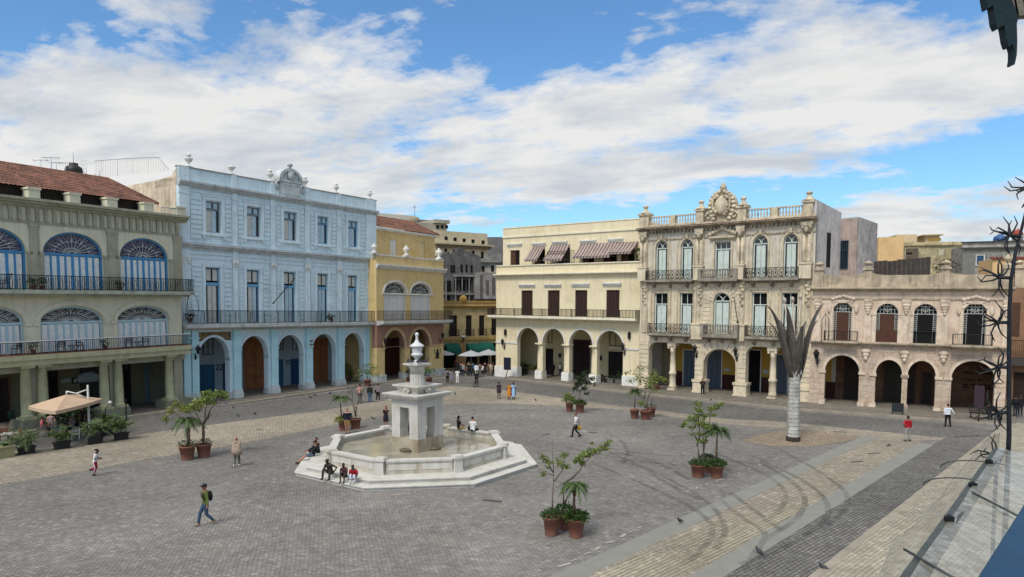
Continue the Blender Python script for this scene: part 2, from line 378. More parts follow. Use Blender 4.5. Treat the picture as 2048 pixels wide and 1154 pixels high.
struct('tyre_marks',mb,tyre())
# ---------------------------------------------------------------- facade kit: local x along the front, y into the building, z up
class Fac:
    def __init__(s,name,label,px,py,ang,tilt,cat='building',zb=.15,point=None):
        a=point if point else G(px,py,zb); s.A=Vector((a.x,a.y,0)); s.R=(Matrix.Rotation(math.radians(ang),3,'Z')@Matrix.Rotation(-math.radians(tilt),3,'Y'))
        s.root=thing(name,label,cat,s.A,(0,-math.radians(tilt),math.radians(ang)))
        s.n=s.R@Vector((0,1,0)); s.ang=math.radians(ang)
    def P(s,x,y,d=0.0):
        r=ray(x,y); k=(s.n.dot(s.A-CAM)+d)/s.n.dot(r); p=s.R.transposed()@(CAM+r*k-s.A); return p.x,p.z
    def u(s,x,y=620,d=0.0): return s.P(x,y,d)[0]
    def z(s,x,y,d=0.0): return s.P(x,y,d)[1]
    def W(s,u,d,z): return s.A+s.R@Vector((u,d,z))
    def part(s,name,mb,mat,label=None):
        o=mb.build(name,mat,s.root)
        if label: o['label']=label
        return o
def parts(F,name,mb,mat,gap=.02,zg=0):
    """every piece standing apart along the front becomes a part of its own"""
    n=len(mb.v); p=list(range(n))
    def fd(a):
        while p[a]!=a: p[a]=p[p[a]]; a=p[a]
        return a
    for f in mb.f:
        for i in f[1:]:
            a,b=fd(f[0]),fd(i)
            if a!=b: p[a]=b
    iv={}
    for i,v in enumerate(mb.v):
        r=fd(i); q=iv.setdefault(r,[v[0],v[0]]); q[0]=min(q[0],v[0]); q[1]=max(q[1],v[0])
    gl=[]; 
    for r,(a,b) in sorted(iv.items(),key=lambda x:x[1]):
        if gl and a<gl[-1][1]+gap: gl[-1][1]=max(gl[-1][1],b); gl[-1][2].add(r)
        else: gl.append([a,b,{r}])
    out=[]; g2=[]
    if zg:
        zv={}
        for i,v in enumerate(mb.v): q=zv.setdefault(fd(i),[v[2],v[2]]); q[0]=min(q[0],v[2]); q[1]=max(q[1],v[2])
        for a,b,rs in gl:
            st=len(g2)
            for r in sorted(rs,key=lambda r:zv[r][0]):
                if len(g2)>st and zv[r][0]<g2[-1][1]+zg: g2[-1][1]=max(g2[-1][1],zv[r][1]); g2[-1][2].add(r)
                else: g2.append([0,zv[r][1],{r}])
        gl=g2
    for a,b,rs in gl:
        m=MB(); mp={}
        for f,sm in zip(mb.f,mb.s):
            if fd(f[0]) in rs:
                for i in f:
                    if i not in mp: mp[i]=len(m.v); m.v.append(mb.v[i])
                m.f.append(tuple(mp[i] for i in f)); m.s.append(sm)
        out.append(m.build(name,mat,F.root))
    return out
def Zm(ox,oy,k): return lambda x,y:(ox+x/k,oy+y/k)
def rect(u0,u1,z0,z1): return [(u0,z0),(u1,z0),(u1,z1),(u0,z1)]
def arch(u0,u1,z0,zs,zc,n=14):
    c,h=(u0+u1)/2,(u1-u0)/2
    return [(u0,z0),(u1,z0)]+[(c+h*math.cos(PI*i/n),zs+(zc-zs)*math.sin(PI*i/n)) for i in range(n+1)]
def archivolt(mb,u0,u1,zs,zc,w,y0,y1,n=18,z0=None):
    c,h,r=(u0+u1)/2,(u1-u0)/2,zc-zs
    pi=[(c+h*math.cos(PI*i/n),zs+r*math.sin(PI*i/n)) for i in range(n+1)]; po=[(c+(h+w)*math.cos(PI*i/n),zs+(r+w)*math.sin(PI*i/n)) for i in range(n+1)]
    if z0 is not None:
        pi=[(u1,z0)]+pi+[(u0,z0)]; po=[(u1+w,z0)]+po+[(u0-w,z0)]
    k=len(pi); vs=[(p[0],y0,p[1]) for p in pi+po]+[(p[0],y1,p[1]) for p in pi+po]; fs=[]
    for i in range(k-1):
        fs+=[(i,i+1,k+i+1,k+i),(2*k+i,3*k+i,3*k+i+1,2*k+i+1),(k+i,k+i+1,3*k+i+1,3*k+i),(i,2*k+i,2*k+i+1,i+1)]
    fs+=[(0,k,3*k,2*k),(k-1,3*k-1,4*k-1,2*k-1)]
    mb.add(vs,fs)
def cornice(mb,u0,u1,z0,z1,out,y=0.0,steps=3):
    """stepped moulding growing outwards to the top"""
    pr=[(y+.05,z0)]; 
    for i in range(steps):
        a=out*(i+1)/steps; pr+=[(y-a,z0+(z1-z0)*i/steps),(y-a,z0+(z1-z0)*(i+.85)/steps)]
    pr+=[(y-out,z1),(y+.05,z1+.04)]
    mb.sweep(pr,u0,u1)
def rail(mb,u0,u1,y,z0,z1,step=.13,t=.022,ends=0.0,mid=False):
    mb.box(u0,u1,y-.03,y+.03,z1-.05,z1); mb.box(u0,u1,y-.02,y+.02,z0+.06,z0+.1)
    if mid: mb.box(u0,u1,y-.02,y+.02,z1-.22,z1-.18)
    n=max(1,int((u1-u0)/step))
    for i in range(n+1):
        u=u0+(u1-u0)*i/n; k=t*(1.8 if i%12==0 else 1); mb.box(u-k/2,u+k/2,y-k/2,y+k/2,z0,z1-.05)
    for e in ([u0,u1] if ends else []):
        mb.box(e-.02,e+.02,y,y+ends,z1-.05,z1); m=max(1,int(ends/step))
        for i in range(m+1): mb.box(e-t/2,e+t/2,y+ends*i/m-t/2,y+ends*i/m+t/2,z0,z1-.05)
def balusters(mb,u0,u1,y,z0,z1,step=.26,r=.075):
    mb.box(u0,u1,y-.12,y+.12,z1-.12,z1); mb.box(u0,u1,y-.12,y+.12,z0,z0+.1)
    n=max(1,round((u1-u0)/step)); h=z1-z0-.22
    for i in range(n):
        u=u0+(u1-u0)*(i+.5)/n
        mb.lathe([(r*.8,0),(r*.6,h*.12),(r*1.15,h*.35),(r*.5,h*.75),(r*.8,h*.92),(r*.8,h)],(u,y,z0+.1),7)
def urn(mb,c,h,kind=0,n=14):
    q=[[(.16,0),(.16,.06),(.07,.12),(.06,.2),(.24,.42),(.3,.55),(.3,.6),(.12,.64),(.1,.68),(.18,.75),(.19,.86),(.1,.95),(.02,1)],
       [(.2,0),(.2,.12),(.09,.2),(.08,.28),(.3,.55),(.42,.7),(.42,.78),(.2,.84),(.08,.9),(.1,.95),(.02,1)],
       [(.34,0),(.34,.1),(.28,.14),(.2,.3),(.14,.4),(.13,.55),(.2,.62),(.24,.76),(.2,.9),(.05,1)]][kind]
    mb.lathe([(r*h,z*h) for r,z in q],c,n)
def window(F,u0,u1,z0,z1,d=.22,fr=.07,cols=2,trans=None,fm=None,pm=None,zc=None,shut=(),label=None,name='window',fanbars=0,rows=1,surround=None):
    """frame with mullions (> pane, shutter); zc makes the head an arch springing at z1"""
    mb=MB(); top=z1
    for a,b,c,e in ((u0,u0+fr,z0,top),(u1-fr,u1,z0,top),(u0,u1,z0,z0+fr)): mb.box(a,b,d-.05,d+.05,c,e)
    if zc is None: mb.box(u0,u1,d-.05,d+.05,top-fr,top)
    else: archivolt(mb,u0+fr,u1-fr,z1,zc-fr,fr,d-.05,d+.05); mb.box(u0,u1,d-.045,d+.045,z1-fr/2,z1+fr/2)
    zt=trans if trans else (z1 if zc else None)
    hz=zt or top
    for i in range(1,cols):
        u=u0+(u1-u0)*i/cols; mb.box(u-fr*.3,u+fr*.3,d-.04,d+.04,z0,top)
    for j in range(1,rows): z=z0+(hz-z0)*j/rows; mb.box(u0,u1,d-.03,d+.03,z-fr*.22,z+fr*.22)
    if trans: mb.box(u0,u1,d-.048,d+.048,zt-fr*.5,zt+fr*.5)
    if zc and fanbars:
        c,h,r=(u0+u1)/2,(u1-u0)/2,zc-z1
        for i in range(1,fanbars): a=PI*i/fanbars; mb.tube([(c+h*.08*math.cos(a),d-.03,z1+r*.08*math.sin(a)),(c+h*math.cos(a),d-.03,z1+r*math.sin(a))],fr*.22,4,False)
    o=F.part(name,mb,fm,label)
    p=MB(); L=rect(u0,u1,z0,z1) if zc is None else arch(u0,u1,z0,z1,zc,12); p.add([(a,d+.03,b) for a,b in L],[tuple(range(len(L)))])
    p.build('pane',pm,o)
    for (a,b,c,e,m,yy) in shut:
        q=MB(); q.box(a,b,yy-.02,yy+.02,c,e); k=.05
        q.box(a,a+k,yy-.035,yy-.015,c,e); q.box(b-k,b,yy-.035,yy-.015,c,e); q.box(a,b,yy-.034,yy-.014,c,c+.08); q.box(a,b,yy-.034,yy-.014,e-.08,e); q.box(a,b,yy-.034,yy-.014,(c+e)/2-.04,(c+e)/2+.04)
        q.build('shutter',m,o)
    return o
def door(F,u0,u1,z0,z1,d,mat,panels=(2,3),handle=True,zc=None,label=None,fm=None):
    mb=MB(); L=rect(u0,u1,z0,z1) if zc is None else arch(u0,u1,z0,z1,zc,10); mb.prism(L,d-.05,d)
    nx,nz=panels; w_,h_=(u1-u0)/nx,(z1-z0)/nz
    for i in range(nx):
        for j in range(nz): mb.box(u0+w_*i+w_*.14,u0+w_*(i+1)-w_*.14,d-.075,d-.045,z0+h_*j+h_*.1,z0+h_*(j+1)-h_*.1)
    for i in range(1,nx): mb.box(u0+w_*i-.02,u0+w_*i+.02,d-.085,d-.05,z0,z1)
    o=F.part('door',mb,mat,label)
    f=MB(); f.box(u0-.1,u0,d-.09,d,z0,z1+.1); f.box(u1,u1+.1,d-.09,d,z0,z1+.1); f.box(u0,u1,d-.09,d,z1,z1+.1); f.build('frame',fm or mat,o)
    if handle: h=MB(); h.ell(((u0+u1)/2-.12,d-.1,z0+1.05),.05,8,5); h.build('handle',IRON,o)
    return o
def pilaster(mb,u0,u1,z0,z1,out=.12,y=0.0,cap=.35,base=.3,e=.06):
    mb.box(u0,u1,y-out,y+.02,z0+base,z1-cap); mb.box(u0-e,u1+e,y-out-e,y+.02,z0,z0+base*.6); mb.box(u0-e*.5,u1+e*.5,y-out-e*.5,y+.02,z0+base*.6,z0+base)
    mb.box(u0-e*.4,u1+e*.4,y-out-e*.4,y+.02,z1-cap,z1-cap*.55); mb.box(u0-e,u1+e,y-out-e,y+.02,z1-cap*.55,z1)
def column(mb,u,y,z0,z1,r,n=16,taper=.85,sq=1.35):
    h=z1-z0
    mb.box(u-r*sq,u+r*sq,y-r*sq,y+r*sq,z0,z0+r*.5); mb.lathe([(r*1.25,r*.5),(r*1.28,r*.7),(r*1.05,r*.9),(r,r*1.05),(r,h*.35),(r*taper,h-r*1.1),(r*taper*1.15,h-r*1.0),(r*taper,h-r*.9),(r*1.2,h-r*.5)],(u,y,z0),n)
    mb.box(u-r*sq,u+r*sq,y-r*sq,y+r*sq,z1-r*.5,z1)
def lantern(F,u,y,z,name='wall_lantern'):
    """iron wall lamp on a scrolled bracket; part of the house it is fixed to"""
    b=MB(); b.tube([(u,y,z-.35),(u,y-.25,z-.42),(u,y-.45,z-.25),(u,y-.45,z-.05)],.03,5); b.box(u-.08,u+.08,y-.04,y,z-.6,z-.1)
    b.lathe([(.1,0),(.2,.5),(.26,.52),(.1,.68),(.04,.8),(.01,.85)],(u,y-.45,z-.05),6,False)
    o=F.part(name,b,M('lamp_iron','#15181a',.5,.2,5))
    g=MB(); g.lathe([(.085,.04),(.175,.46)],(u,y-.455,z-.05),6,False); g.ell((u,y-.45,z+.2),.14,6,4)
    return o
WHITE=M('white_paint','#cfcfca',.7,.06,3,'#8d8a80',.35,1.2,.25)
LEAD=M('grey_coping','#8f8d86',.8,.15,2,'#4c4a45',.6,1.0,.4)
DARK=M('dark_interior','#0d0d0c',.9,.2,2,bump=0)
PANE=GLASS('window_glass'); PANEB=GLASS('window_glass_blue','#141d24')
TERRA=None
# ================================================================ green arcaded palace
F=Fac('green_palace','sage green arcaded palace with blue fanlights and a red tiled roof',355,812,61.5,.2)
GRN=M('green_stucco','#cac6ad',.85,.06,.8,'#85836f',.3,.5,.35); GRN2=M('green_trim','#9d9a84',.85,.1,1.2,'#5a5646',.4,.8,.35); GRN3=M('green_column','#a6a482',.8,.08,1.5,'#5b604a',.4,.8,.3)
BLU=M('blue_joinery','#3f80ad',.55,.12,3); PBL=M('pale_blue_joinery','#a4bcc4',.6,.08,4); WLV=M('white_louvres','#d6d8d4',.6,.15,5); TRAC=M('white_tracery','#b9bdb8',.6,.1,5)
BGL=M('cobalt_glass','#0a0f42',.15,.5,1.2,bump=0,spec=.5); DGL=M('dark_fan_glass','#0c1220',.2,.4,1.5,bump=0,spec=.5)
z1=Zm(0,290,3.4975); z2=Zm(0,580,3.2975)
UL=F.u(-80,600); UR=F.u(363,620)
zbal=F.z(185,588.5); zmid=(F.z(0,724)+F.z(361,699))/2    # undersides of the two balcony slabs
zcb,zct=F.z(*z1(600,470)),F.z(*z1(600,440))
zfl=zbal+.28; zfl2=zmid+.45
up=[]; lo=[]
for (a,b,s,c) in ((-20,185,735,572),(300,722,755,610),(838,1180,797,657)):
    m=z1((a+b)/2,s); up.append((F.u(z1(a,s)[0],m[1]),F.u(z1(b,s)[0],m[1]),F.z(*m),F.z(*z1((a+b)/2,c))))
up[0]=(up[0][1]-(up[1][1]-up[1][0]),)+up[0][1:]
zs=sum(x[2] for x in up)/3; zc=sum(x[3] for x in up)/3
for (a,b) in ((-250,160),(266,684),(776,1118)):
    lo.append((F.u(z2(a,300)[0],650),F.u(z2(b,300)[0],650)))
ls=F.z(*z2(480,207)); lc=F.z(*z2(480,106))
GA=4.2
mb=MB(); ztop=zct
mb.wall([(UL,zbal),(UR,zbal),(UR,ztop),(UL,ztop)],[arch(a,b,zfl,zs,zc) for a,b,_,_ in up],0,.5)
mb.wall([(UL,zmid),(UR,zmid),(UR,zbal-.003),(UL,zbal-.003)],[arch(a,b,zfl2,ls,lc) for a,b in lo],0,.5)
F.part('wall',mb,GRN)
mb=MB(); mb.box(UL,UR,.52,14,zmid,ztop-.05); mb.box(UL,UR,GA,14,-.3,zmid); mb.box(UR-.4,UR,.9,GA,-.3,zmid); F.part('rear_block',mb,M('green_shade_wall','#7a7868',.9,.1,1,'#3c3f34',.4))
# entablature with blocks and cornice
mb=MB(); zf0=zct-1.55; mb.box(UL,UR,-.08,0,zf0,zf0+.18)
n=28
for i in range(n):
    u=UL+(UR-UL)*(i+.5)/n; w_=(UR-UL)/n*.2; mb.box(u-w_,u+w_,-.16,0,zf0+.18,zct-.35)
mb.box(UL,UR,-.14,0,zct-.42,zct-.35)
cornice(mb,UL,UR+.6,zct-.35,zct+.2,.75); F.part('cornice',mb,GRN2)
mb=MB()
for a,b in ((60,79),(214.5,236),(347,363)):
    pilaster(mb,F.u(a,520),F.u(b,520),zfl,zf0,.1,cap=.45)
for a,b,_,_ in up:
    for e in (a-.35,b): mb.box(e,e+.35,-.06,0,zfl,zs); mb.box(e-.05,e+.4,-.1,0,zs-.22,zs)
parts(F,'pilaster',mb,GRN2)
mb=MB()
for a,b in lo: archivolt(mb,a-.05,b+.05,ls,lc+.05,.32,-.09,.01)
for a,b in lo:
    for e in (a-.5,b+.05): mb.box(e,e+.45,-.09,0,ls-.25,ls-.02)
parts(F,'arch_moulding',mb,GRN)
def fanlight(F,u0,u1,zs,zc,d,glass,frame,name,petals,leafs,lm,z0,fm):
    w=F.part('window',*((lambda q:(q,fm))((lambda q:(archivolt(q,u0+.14,u1-.14,zs,zc-.14,.14,d-.08,d+.06),q.box(u0,u0+.14,d-.08,d+.06,z0,zs),q.box(u1-.14,u1,d-.08,d+.06,z0,zs),q.box(u0+.14,u1-.14,d-.079,d+.06,zs-.16,zs+.02),[q.box(u0+.14+(u1-u0-.28)*i/leafs-(.1 if i%2==0 else .06),u0+.14+(u1-u0-.28)*i/leafs+(.1 if i%2==0 else .06),d-.07,d+.05,z0,zs-.16) for i in range(1,leafs)],q)[-1])(MB()))))
    g=MB(); L=arch(u0+.1,u1-.1,zs,zs,zc-.1,14)[2:]; g.add([(a,d+.02,b) for a,b in L],[tuple(range(len(L)))]); g.build('pane',glass,w)
    t_=MB(); c,h,r=(u0+u1)/2,(u1-u0)/2-.14,zc-zs-.14
    P=lambda k,a:(c+h*k*math.cos(a),d-.02,zs+r*k*math.sin(a))
    for i in range(1,petals): t_.tube([P(.1,PI*i/petals),P(.62 if i%2 else 1,PI*i/petals)],.022,4,False)
    for k in (.3,.62): t_.tube([P(k,PI*i/16) for i in range(17)],.022,4,False)
    for i in range(petals):
        a0,a1=PI*i/petals,PI*(i+1)/petals; t_.tube([P(.62,a0),P(.98,(a0+a1)/2),P(.62,a1)],.02,4,False)
    t_.build('tracery',TRAC,w)
    q=(u1-u0-.28)/leafs
    for i in range(leafs):
        a=u0+.14+q*i+.07; s=MB(); s.box(a,a+q-.14,d-.02,d+.02,z0+.05,zs-.2)
        zz=z0+.1
        while zz<zs-.3: s.box(a+.03,a+q-.17,d-.035,d-.02,zz,zz+.05); zz+=.12
        s.build('shutter',lm,w)
for a,b,_,_ in up: fanlight(F,a,b,zs,zc,.3,BGL,BLU,'w',12,8,WLV,zfl,BLU)
for a,b in lo: fanlight(F,a,b,ls,lc,.3,DGL,PBL,'w',16,8,WLV,zfl2,PBL)
# balconies
mb=MB(); mb.box(UL,UR+.55,-1.1,0,zbal,zbal+.28); mb.box(UL,UR+.3,-.7,0,zbal-.2,zbal); F.part('balcony_slab',mb,M('pale_green_slab','#a3a795',.85,.08,1.5,'#5d6152',.5,1,.4))
mb=MB(); rail(mb,UL,UR+.5,-1.05,zbal+.28,F.z(185,553,-1.05),.16,.03,1.05); 
n=60
for i in range(n):
    u=UL+(UR-UL)*(i+.5)/n; h=F.z(185,553,-1.05)-zbal-.4; mb.tube([(u+.1*math.cos(a),-1.05,zbal+.28+h*.5+h*.42*math.sin(a)) for a in [PI*k/4 for k in range(9)]],.012,3,False)
F.part('railing',mb,M('black_iron','#171a1c',.55,.2,5))
mb=MB(); zl1=(F.z(0,684,-1)+F.z(361,671.5,-1))/2; mb.box(UL,UR+.1,-1.1,0,zmid+.05,zmid+.42); mb.box(UL,UR+.05,-1.0,0,zmid-.35,zmid+.05); F.part('balcony_slab',mb,GRN3)
mb=MB(); mb.box(UL,UR+.05,-1.05,0,zmid+.42,zmid+.46); F.part('balcony_floor',mb,M('red_tile_floor','#7a4438',.8,.15,3))
mb=MB(); rail(mb,UL,UR+.05,-1.02,zmid+.46,zl1,.15,.02,1.0); F.part('railing',mb,MATS['black_iron'])
mb=MB(); mb.box(UL,UR+.06,-1.07,-.97,zl1,zl1+.07); F.part('handrail',mb,WHITE)
# ground floor: paired columns
mb=MB(); pl=MB(); pr=MB()
for cs,(pa,pb) in (((51,85),(58,80)),((208,237),(217,233)),((339,),(346,363)),((-100,-62),(-92,-70))):
    yy=770
    for c in cs: column(mb,F.u(c,yy,-.45),-.45,.85,zmid-.35,.35)
    ua,ub=F.u(pa,yy),F.u(pb,yy); pr.box(ua,ub,-.2,.6,0,zmid-.35)
    us=[F.u(c,yy,-.45) for c in cs]+[ua,ub]; pl.box(min(us)-.58,max(us)+.5,-1.0,.7,-.2,.72); pl.box(min(us)-.52,max(us)+.45,-.94,.65,.72,.85)
parts(F,'column',mb,GRN3); parts(F,'pier',pr,GRN2); parts(F,'plinth',pl,M('worn_plinth','#7d7f6c',.9,.15,1.5,'#4f4f43',.6,.9,.3))
mb=MB(); mb.box(UL,UR,-.3,.5,zmid-.85,zmid-.35); F.part('beam',mb,GRN2)
# back wall of the arcade: doors, panels, menu boards
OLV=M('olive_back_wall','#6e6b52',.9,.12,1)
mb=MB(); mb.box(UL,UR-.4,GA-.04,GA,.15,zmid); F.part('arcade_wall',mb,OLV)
BRN=M('brown_timber','#5a3823',.6,.25,(4)); BRD=M('dark_timber','#2a1d16',.6,.25,4)
def ub(x,y=760): return F.u(x,y,GA)
door(F,ub(-14),ub(14),.15,zmid-1.6,GA-.05,BRD,fm=BRN); door(F,ub(95),ub(113),.15,zmid-1.4,GA-.05,DARK,fm=BRN)
door(F,ub(162),ub(196),.15,zmid-1.3,GA-.05,M('shop_dark','#12181a',.4,.3,2),fm=BRD); door(F,ub(246),ub(258),.15,zmid-1,GA-.05,DARK,fm=BRD)
mb=MB(); mb.box(ub(288),ub(322),GA-.06,GA-.04,.15,zmid-.4); F.part('painted_panel',mb,M('slate_blue_panel','#61757a',.8,.1,1.5))
mb=MB(); mb.box(ub(120),ub(141),GA-.1,GA-.04,F.z(130,765,GA),F.z(130,758,GA)); F.part('sign_board',mb,M('sign_grey','#8d9590',.6,.3,6))
mb=MB(); mb.box(ub(143),ub(155),GA-.1,GA-.04,F.z(150,767,GA),F.z(150,755,GA)); s_=F.part('menu_board',mb,DARK)
mb=MB(); mb.box(ub(146),ub(152),GA-.13,GA-.1,F.z(150,765,GA),F.z(150,757,GA)); mb.build('sheet',M('paper_grey','#a3a69f',.8,.3,9),s_)
mb=MB(); mb.lathe([(.0,.0),(.8,.02),(.95,.3),(.9,.6),(.4,.85),(0,.86)],(ub(173),GA-.25,F.z(173,764,GA)),14,True,.12); F.part('shop_sign',mb,M('sign_pale','#8e9a9e',.6,.35,7))
for a in (106,252):
    b=MB(); uu=F.u(a,738,1.5); zz=zmid-1.2; b.tube([(uu,1.5,zz+.4),(uu,1.5,zmid)],.02,4); b.lathe([(.12,0),(.22,.5),(.28,.52),(.05,.75)],(uu,1.5,zz-.3),6,False); F.part('hanging_lantern',b,M('lamp_iron','#15181a',.5,.2,5))
# attic: posts, dark slatted screens, tiled hipped roof
mb=MB()
posts=[(F.u(a,400),F.u(b,400)) for a,b in ((-55,-35),(54,77),(136,157),(210,231),(284,303),(349,367))]
zp=F.z(*z1(505,335))
for a,b in posts: mb.box(a,b,-.25,.55,zct+.2,zp-.15); mb.box(a-.07,b+.07,-.32,.62,zp-.15,zp)
parts(F,'attic_post',mb,GRN)
mb=MB(); e0,e1=UL,F.u(314,400); zz0,zz1=zct+.2,zp+.1
n=int((e1-e0)/.14)
for i in range(n): u=e0+.14*i; mb.box(u,u+.1,1.0,1.05,zz0,zz1)
mb.box(e0,e1,1.1,1.15,zz0,zz1); F.part('slatted_screen',mb,M('dark_slats','#3b3431',.8,.2,4))
mb=MB(); mb.box(UL,e1,.98,9.5,zz1,zz1+.15); F.part('eaves',mb,BRD)
zr0=zp+.05; ey=.35; ry=5.5
rz=F.z(0,325.7,ry)*.5+F.z(216,357,ry)*.5; ru=F.u(216,357,ry)
TILE=None
def tileroof(F,poly3,name,mat,rows=.45,bump=.05,eaves=None):
    """one roof plane from its eaves edge to its ridge edge, built as rounded tile rows"""
    (e0,e1),(r0,r1)=poly3; e0,e1,r0,r1=[Vector(p) for p in (e0,e1,r0,r1)]
    mb=MB(); n=max(4,int((e1-e0).length/.3)); m=7; nrm=(e1-e0).cross(r0-e0).normalized()
    if nrm.z<0: nrm=-nrm
    N=n*m; K=max(2,int((r0-e0).length/.45)); vs=[]
    for j in range(K+1):
        for s_ in ((0,1) if 0<j<K else (0,)):
            tt=j/K; a=e0.lerp(r0,tt); b=e1.lerp(r1,tt)
            for i in range(N+1):
                h=bump*abs(math.cos(PI*i/m))+(.035 if (s_ or j==0) else 0)+.012*noise.noise(Vector((i//m*1.7,j*2.3,1)))
                vs.append(a.lerp(b,i/N)+nrm*h)
    R=len(vs)//(N+1); mb.add(vs,[(r*(N+1)+i,r*(N+1)+i+1,(r+1)*(N+1)+i+1,(r+1)*(N+1)+i) for r in range(R-1) for i in range(N)])
    return mb
def TILEM(name,c1,c2,c3):
    m,t,b=newmat(name); tc=t.new('ShaderNodeTexCoord').outputs['Object']
    vo=t.new('ShaderNodeTexVoronoi'); vo.inputs['Scale'].default_value=3.2; t.link(tc,vo.inputs['Vector']); sx=t.new('ShaderNodeSeparateColor'); t.link(vo.outputs['Color'],sx.inputs[0])
    c=t.ramp(sx.outputs[0],[(0,lin(c1)),(.5,lin(c2)),(1,lin(c3))]); f=t.ramp(t.noise(tc,.7,7,.7),[(.35,.55),(.65,1.1)])
    t.link(t.mix(1.0,c,f,'MULTIPLY'),b.inputs['Base Color']); b.inputs['Roughness'].default_value=.9; return m
TILE=TILEM('clay_tiles','#74503f','#875a46','#553a30')
mb=tileroof(F,(((UL,ey,zr0),(e1+.35,ey,zr0)),((UL,ry,rz),(ru,ry,rz))),'roof',TILE)
hip=tileroof(F,(((e1+.35,ey,zr0),(e1+.35,2*ry-ey,zr0)),((ru,ry,rz),(ru,ry+.01,rz))),'r',TILE); mb.add(hip.v,hip.f)
mb.quad((UL,ry,rz+.03),(ru,ry,rz+.03),(e1+.35,2*ry-ey,zr0),(UL,2*ry-ey,zr0))
mb.tube([(UL,ry,rz+.03),(ru,ry,rz+.03),(e1+.35,ey,zr0+.05)],.11,6)
F.part('roof',mb,TILE)
mb=MB(); rail(mb,e1+.3,posts[-1][0],-.1,zct+.2,zp-.2,.14,.025); F.part('terrace_railing',mb,M('pale_rail','#9aa0a0',.6,.1,4))
FG=F
# ================================================================ sky-blue three-storey house
F=Fac('blue_house','sky blue three storey house with white urns and a curved crest over its parapet',368,808,55,-.7)
B1=M('blue_stucco','#c4d6da',.85,.05,.7,'#8c9a9c',.3,.6,.45); B2=M('blue_trim','#c8d7db',.8,.05,1.2,'#8c979b',.35,1,.3); B3=M('blue_pier','#a8ccd2',.8,.06,1,'#8d9aa0',.3,.8,.25)
STN=M('blue_grey_cornice','#b6bbba',.85,.1,1.5,'#66625b',.45,1,.4)
q3=Zm(340,290,4.275); q4=Zm(340,520,3.848)
UL,UR=F.u(361,600),F.u(753,600)
def zav(F,*pts,d=0): return sum(F.z(x,y,d) for x,y in pts)/len(pts)
zpar=zav(F,q3(65,175),q3(1755,480)); zk1=zav(F,q3(80,305),q3(1755,565)); zk0=zav(F,q3(80,335),q3(1755,592))
zm1=zav(F,q3(100,838),q3(1760,968)); zm0=zav(F,q3(100,872),q3(1760,1000))
zsl=zav(F,q4(100,528),q4(1590,497),d=-1.1); zrl=zav(F,q4(90,390),q4(1590,390),d=-1.1)
zs0=zsl+.35
topw=[(305,435,485,745),(655,775,530,780),(972,1083,572,810),(1258,1352,615,850),(1520,1605,655,880)]
midw=[(275,385,62,380),(590,690,78,380),(875,965,93,380),(1133,1215,106,380),(1368,1440,118,380)]
W1=[(F.u(*q3(a,(c+d)/2)),F.u(*q3(b,(c+d)/2))) for a,b,c,d in topw]; W1t=sum(F.z(*q3((a+b)/2,c)) for a,b,c,d in topw)/5; W1b=sum(F.z(*q3((a+b)/2,d)) for a,b,c,d in topw)/5
W2=[(F.u(*q4(a,250)),F.u(*q4(b,250))) for a,b,c,d in midw]; W2t=sum(F.z(*q4((a+b)/2,c)) for a,b,c,d in midw)/5
ar=[(217,457,600,765),(540,756,585,738),(822,1026,575,712),(1087,1278,565,690),(1327,1490,558,680)]
AR=[(F.u(*q4(a,800)),F.u(*q4(b,800))) for a,b,_,_ in ar]; zac=sum(F.z(*q4((a+b)/2,c)) for a,b,c,_ in ar)/5; zas=sum(F.z(*q4(b,s)) for a,b,_,s in ar)/5
AD=4.5
mb=MB()
mb.wall([(UL,zs0),(UR,zs0),(UR,zpar),(UL,zpar)],[rect(a,b,W1b,W1t) for a,b in W1]+[rect(a,b,zs0+.05,W2t) for a,b in W2],0,.45)
mb.wall([(UL,-.3),(UR,-.3),(UR,zs0-.003),(UL,zs0-.003)],[arch(a,b,.15,zas,zac) for a,b in AR],0,.7)
F.part('wall',mb,B1)
mb=MB(); mb.box(UL,UR,.47,15,zs0,zpar-.9); mb.box(UL,UR,AD,15,-.3,zs0); mb.box(UL,UL+.3,.7,AD,-.3,zs0); mb.box(UR-.3,UR,.7,AD,-.3,zs0); F.part('rear_block',mb,M('beige_party_wall','#dccaae',.9,.1,.6,'#5f5648',.55,.5,.5))
# the stained party wall seen over the green roof
mb=MB(); mb.prism([(0.02,zpar-1.6),(4,zpar-1.6),(4,zpar-.9),(1.2,zpar-.75),(.55,zpar-.25),(.02,zpar-.02)],UL,UL+.3)
mb.v=[(y,x,z) for x,y,z in mb.v]
F.part('party_wall_top',mb,MATS['beige_party_wall'])
mb=MB()   # horizontal rustication as shallow proud courses between pilasters
piers=[(75,165),(530,572),(857,897),(1150,1190),(1425,1462),(1672,1752)]
PU=[(F.u(*q3(a,700)),F.u(*q3(b,700))) for a,b in piers]
for i in range(5):
    a,b=PU[i][1]+.1,PU[i+1][0]-.1
    for (z0,z1_,w) in ((zm1+.4,zk0-.8,W1[i]),(zs0+.3,zm0-1.3,W2[i])):
        k=max(4,int((z1_-z0)/.42)); h=(z1_-z0)/k
        for j in range(k):
            for x0,x1 in ((a,w[0]-.42),(w[1]+.42,b)):
                if x1-x0>.2: mb.box(x0,x1,-.08,.01,z0+h*j+.06,z0+h*(j+1)-.06)
parts(F,'rustication',mb,B1,.05,1.0)
mb=MB()
for i,(a,b) in enumerate(PU):
    mb.box(a,b,-.13,.02,zm1+.2,zk0-.02); mb.box(a-.05,b+.05,-.17,.02,zk0-.75,zk0-.6); mb.box(a,b,-.13,.02,zs0,zm0-.02)
    mb.box(a-.06,b+.06,-.17,.02,zm1,zm1+.2); mb.box(a,b,-.08,.02,zk1,zpar+.04)
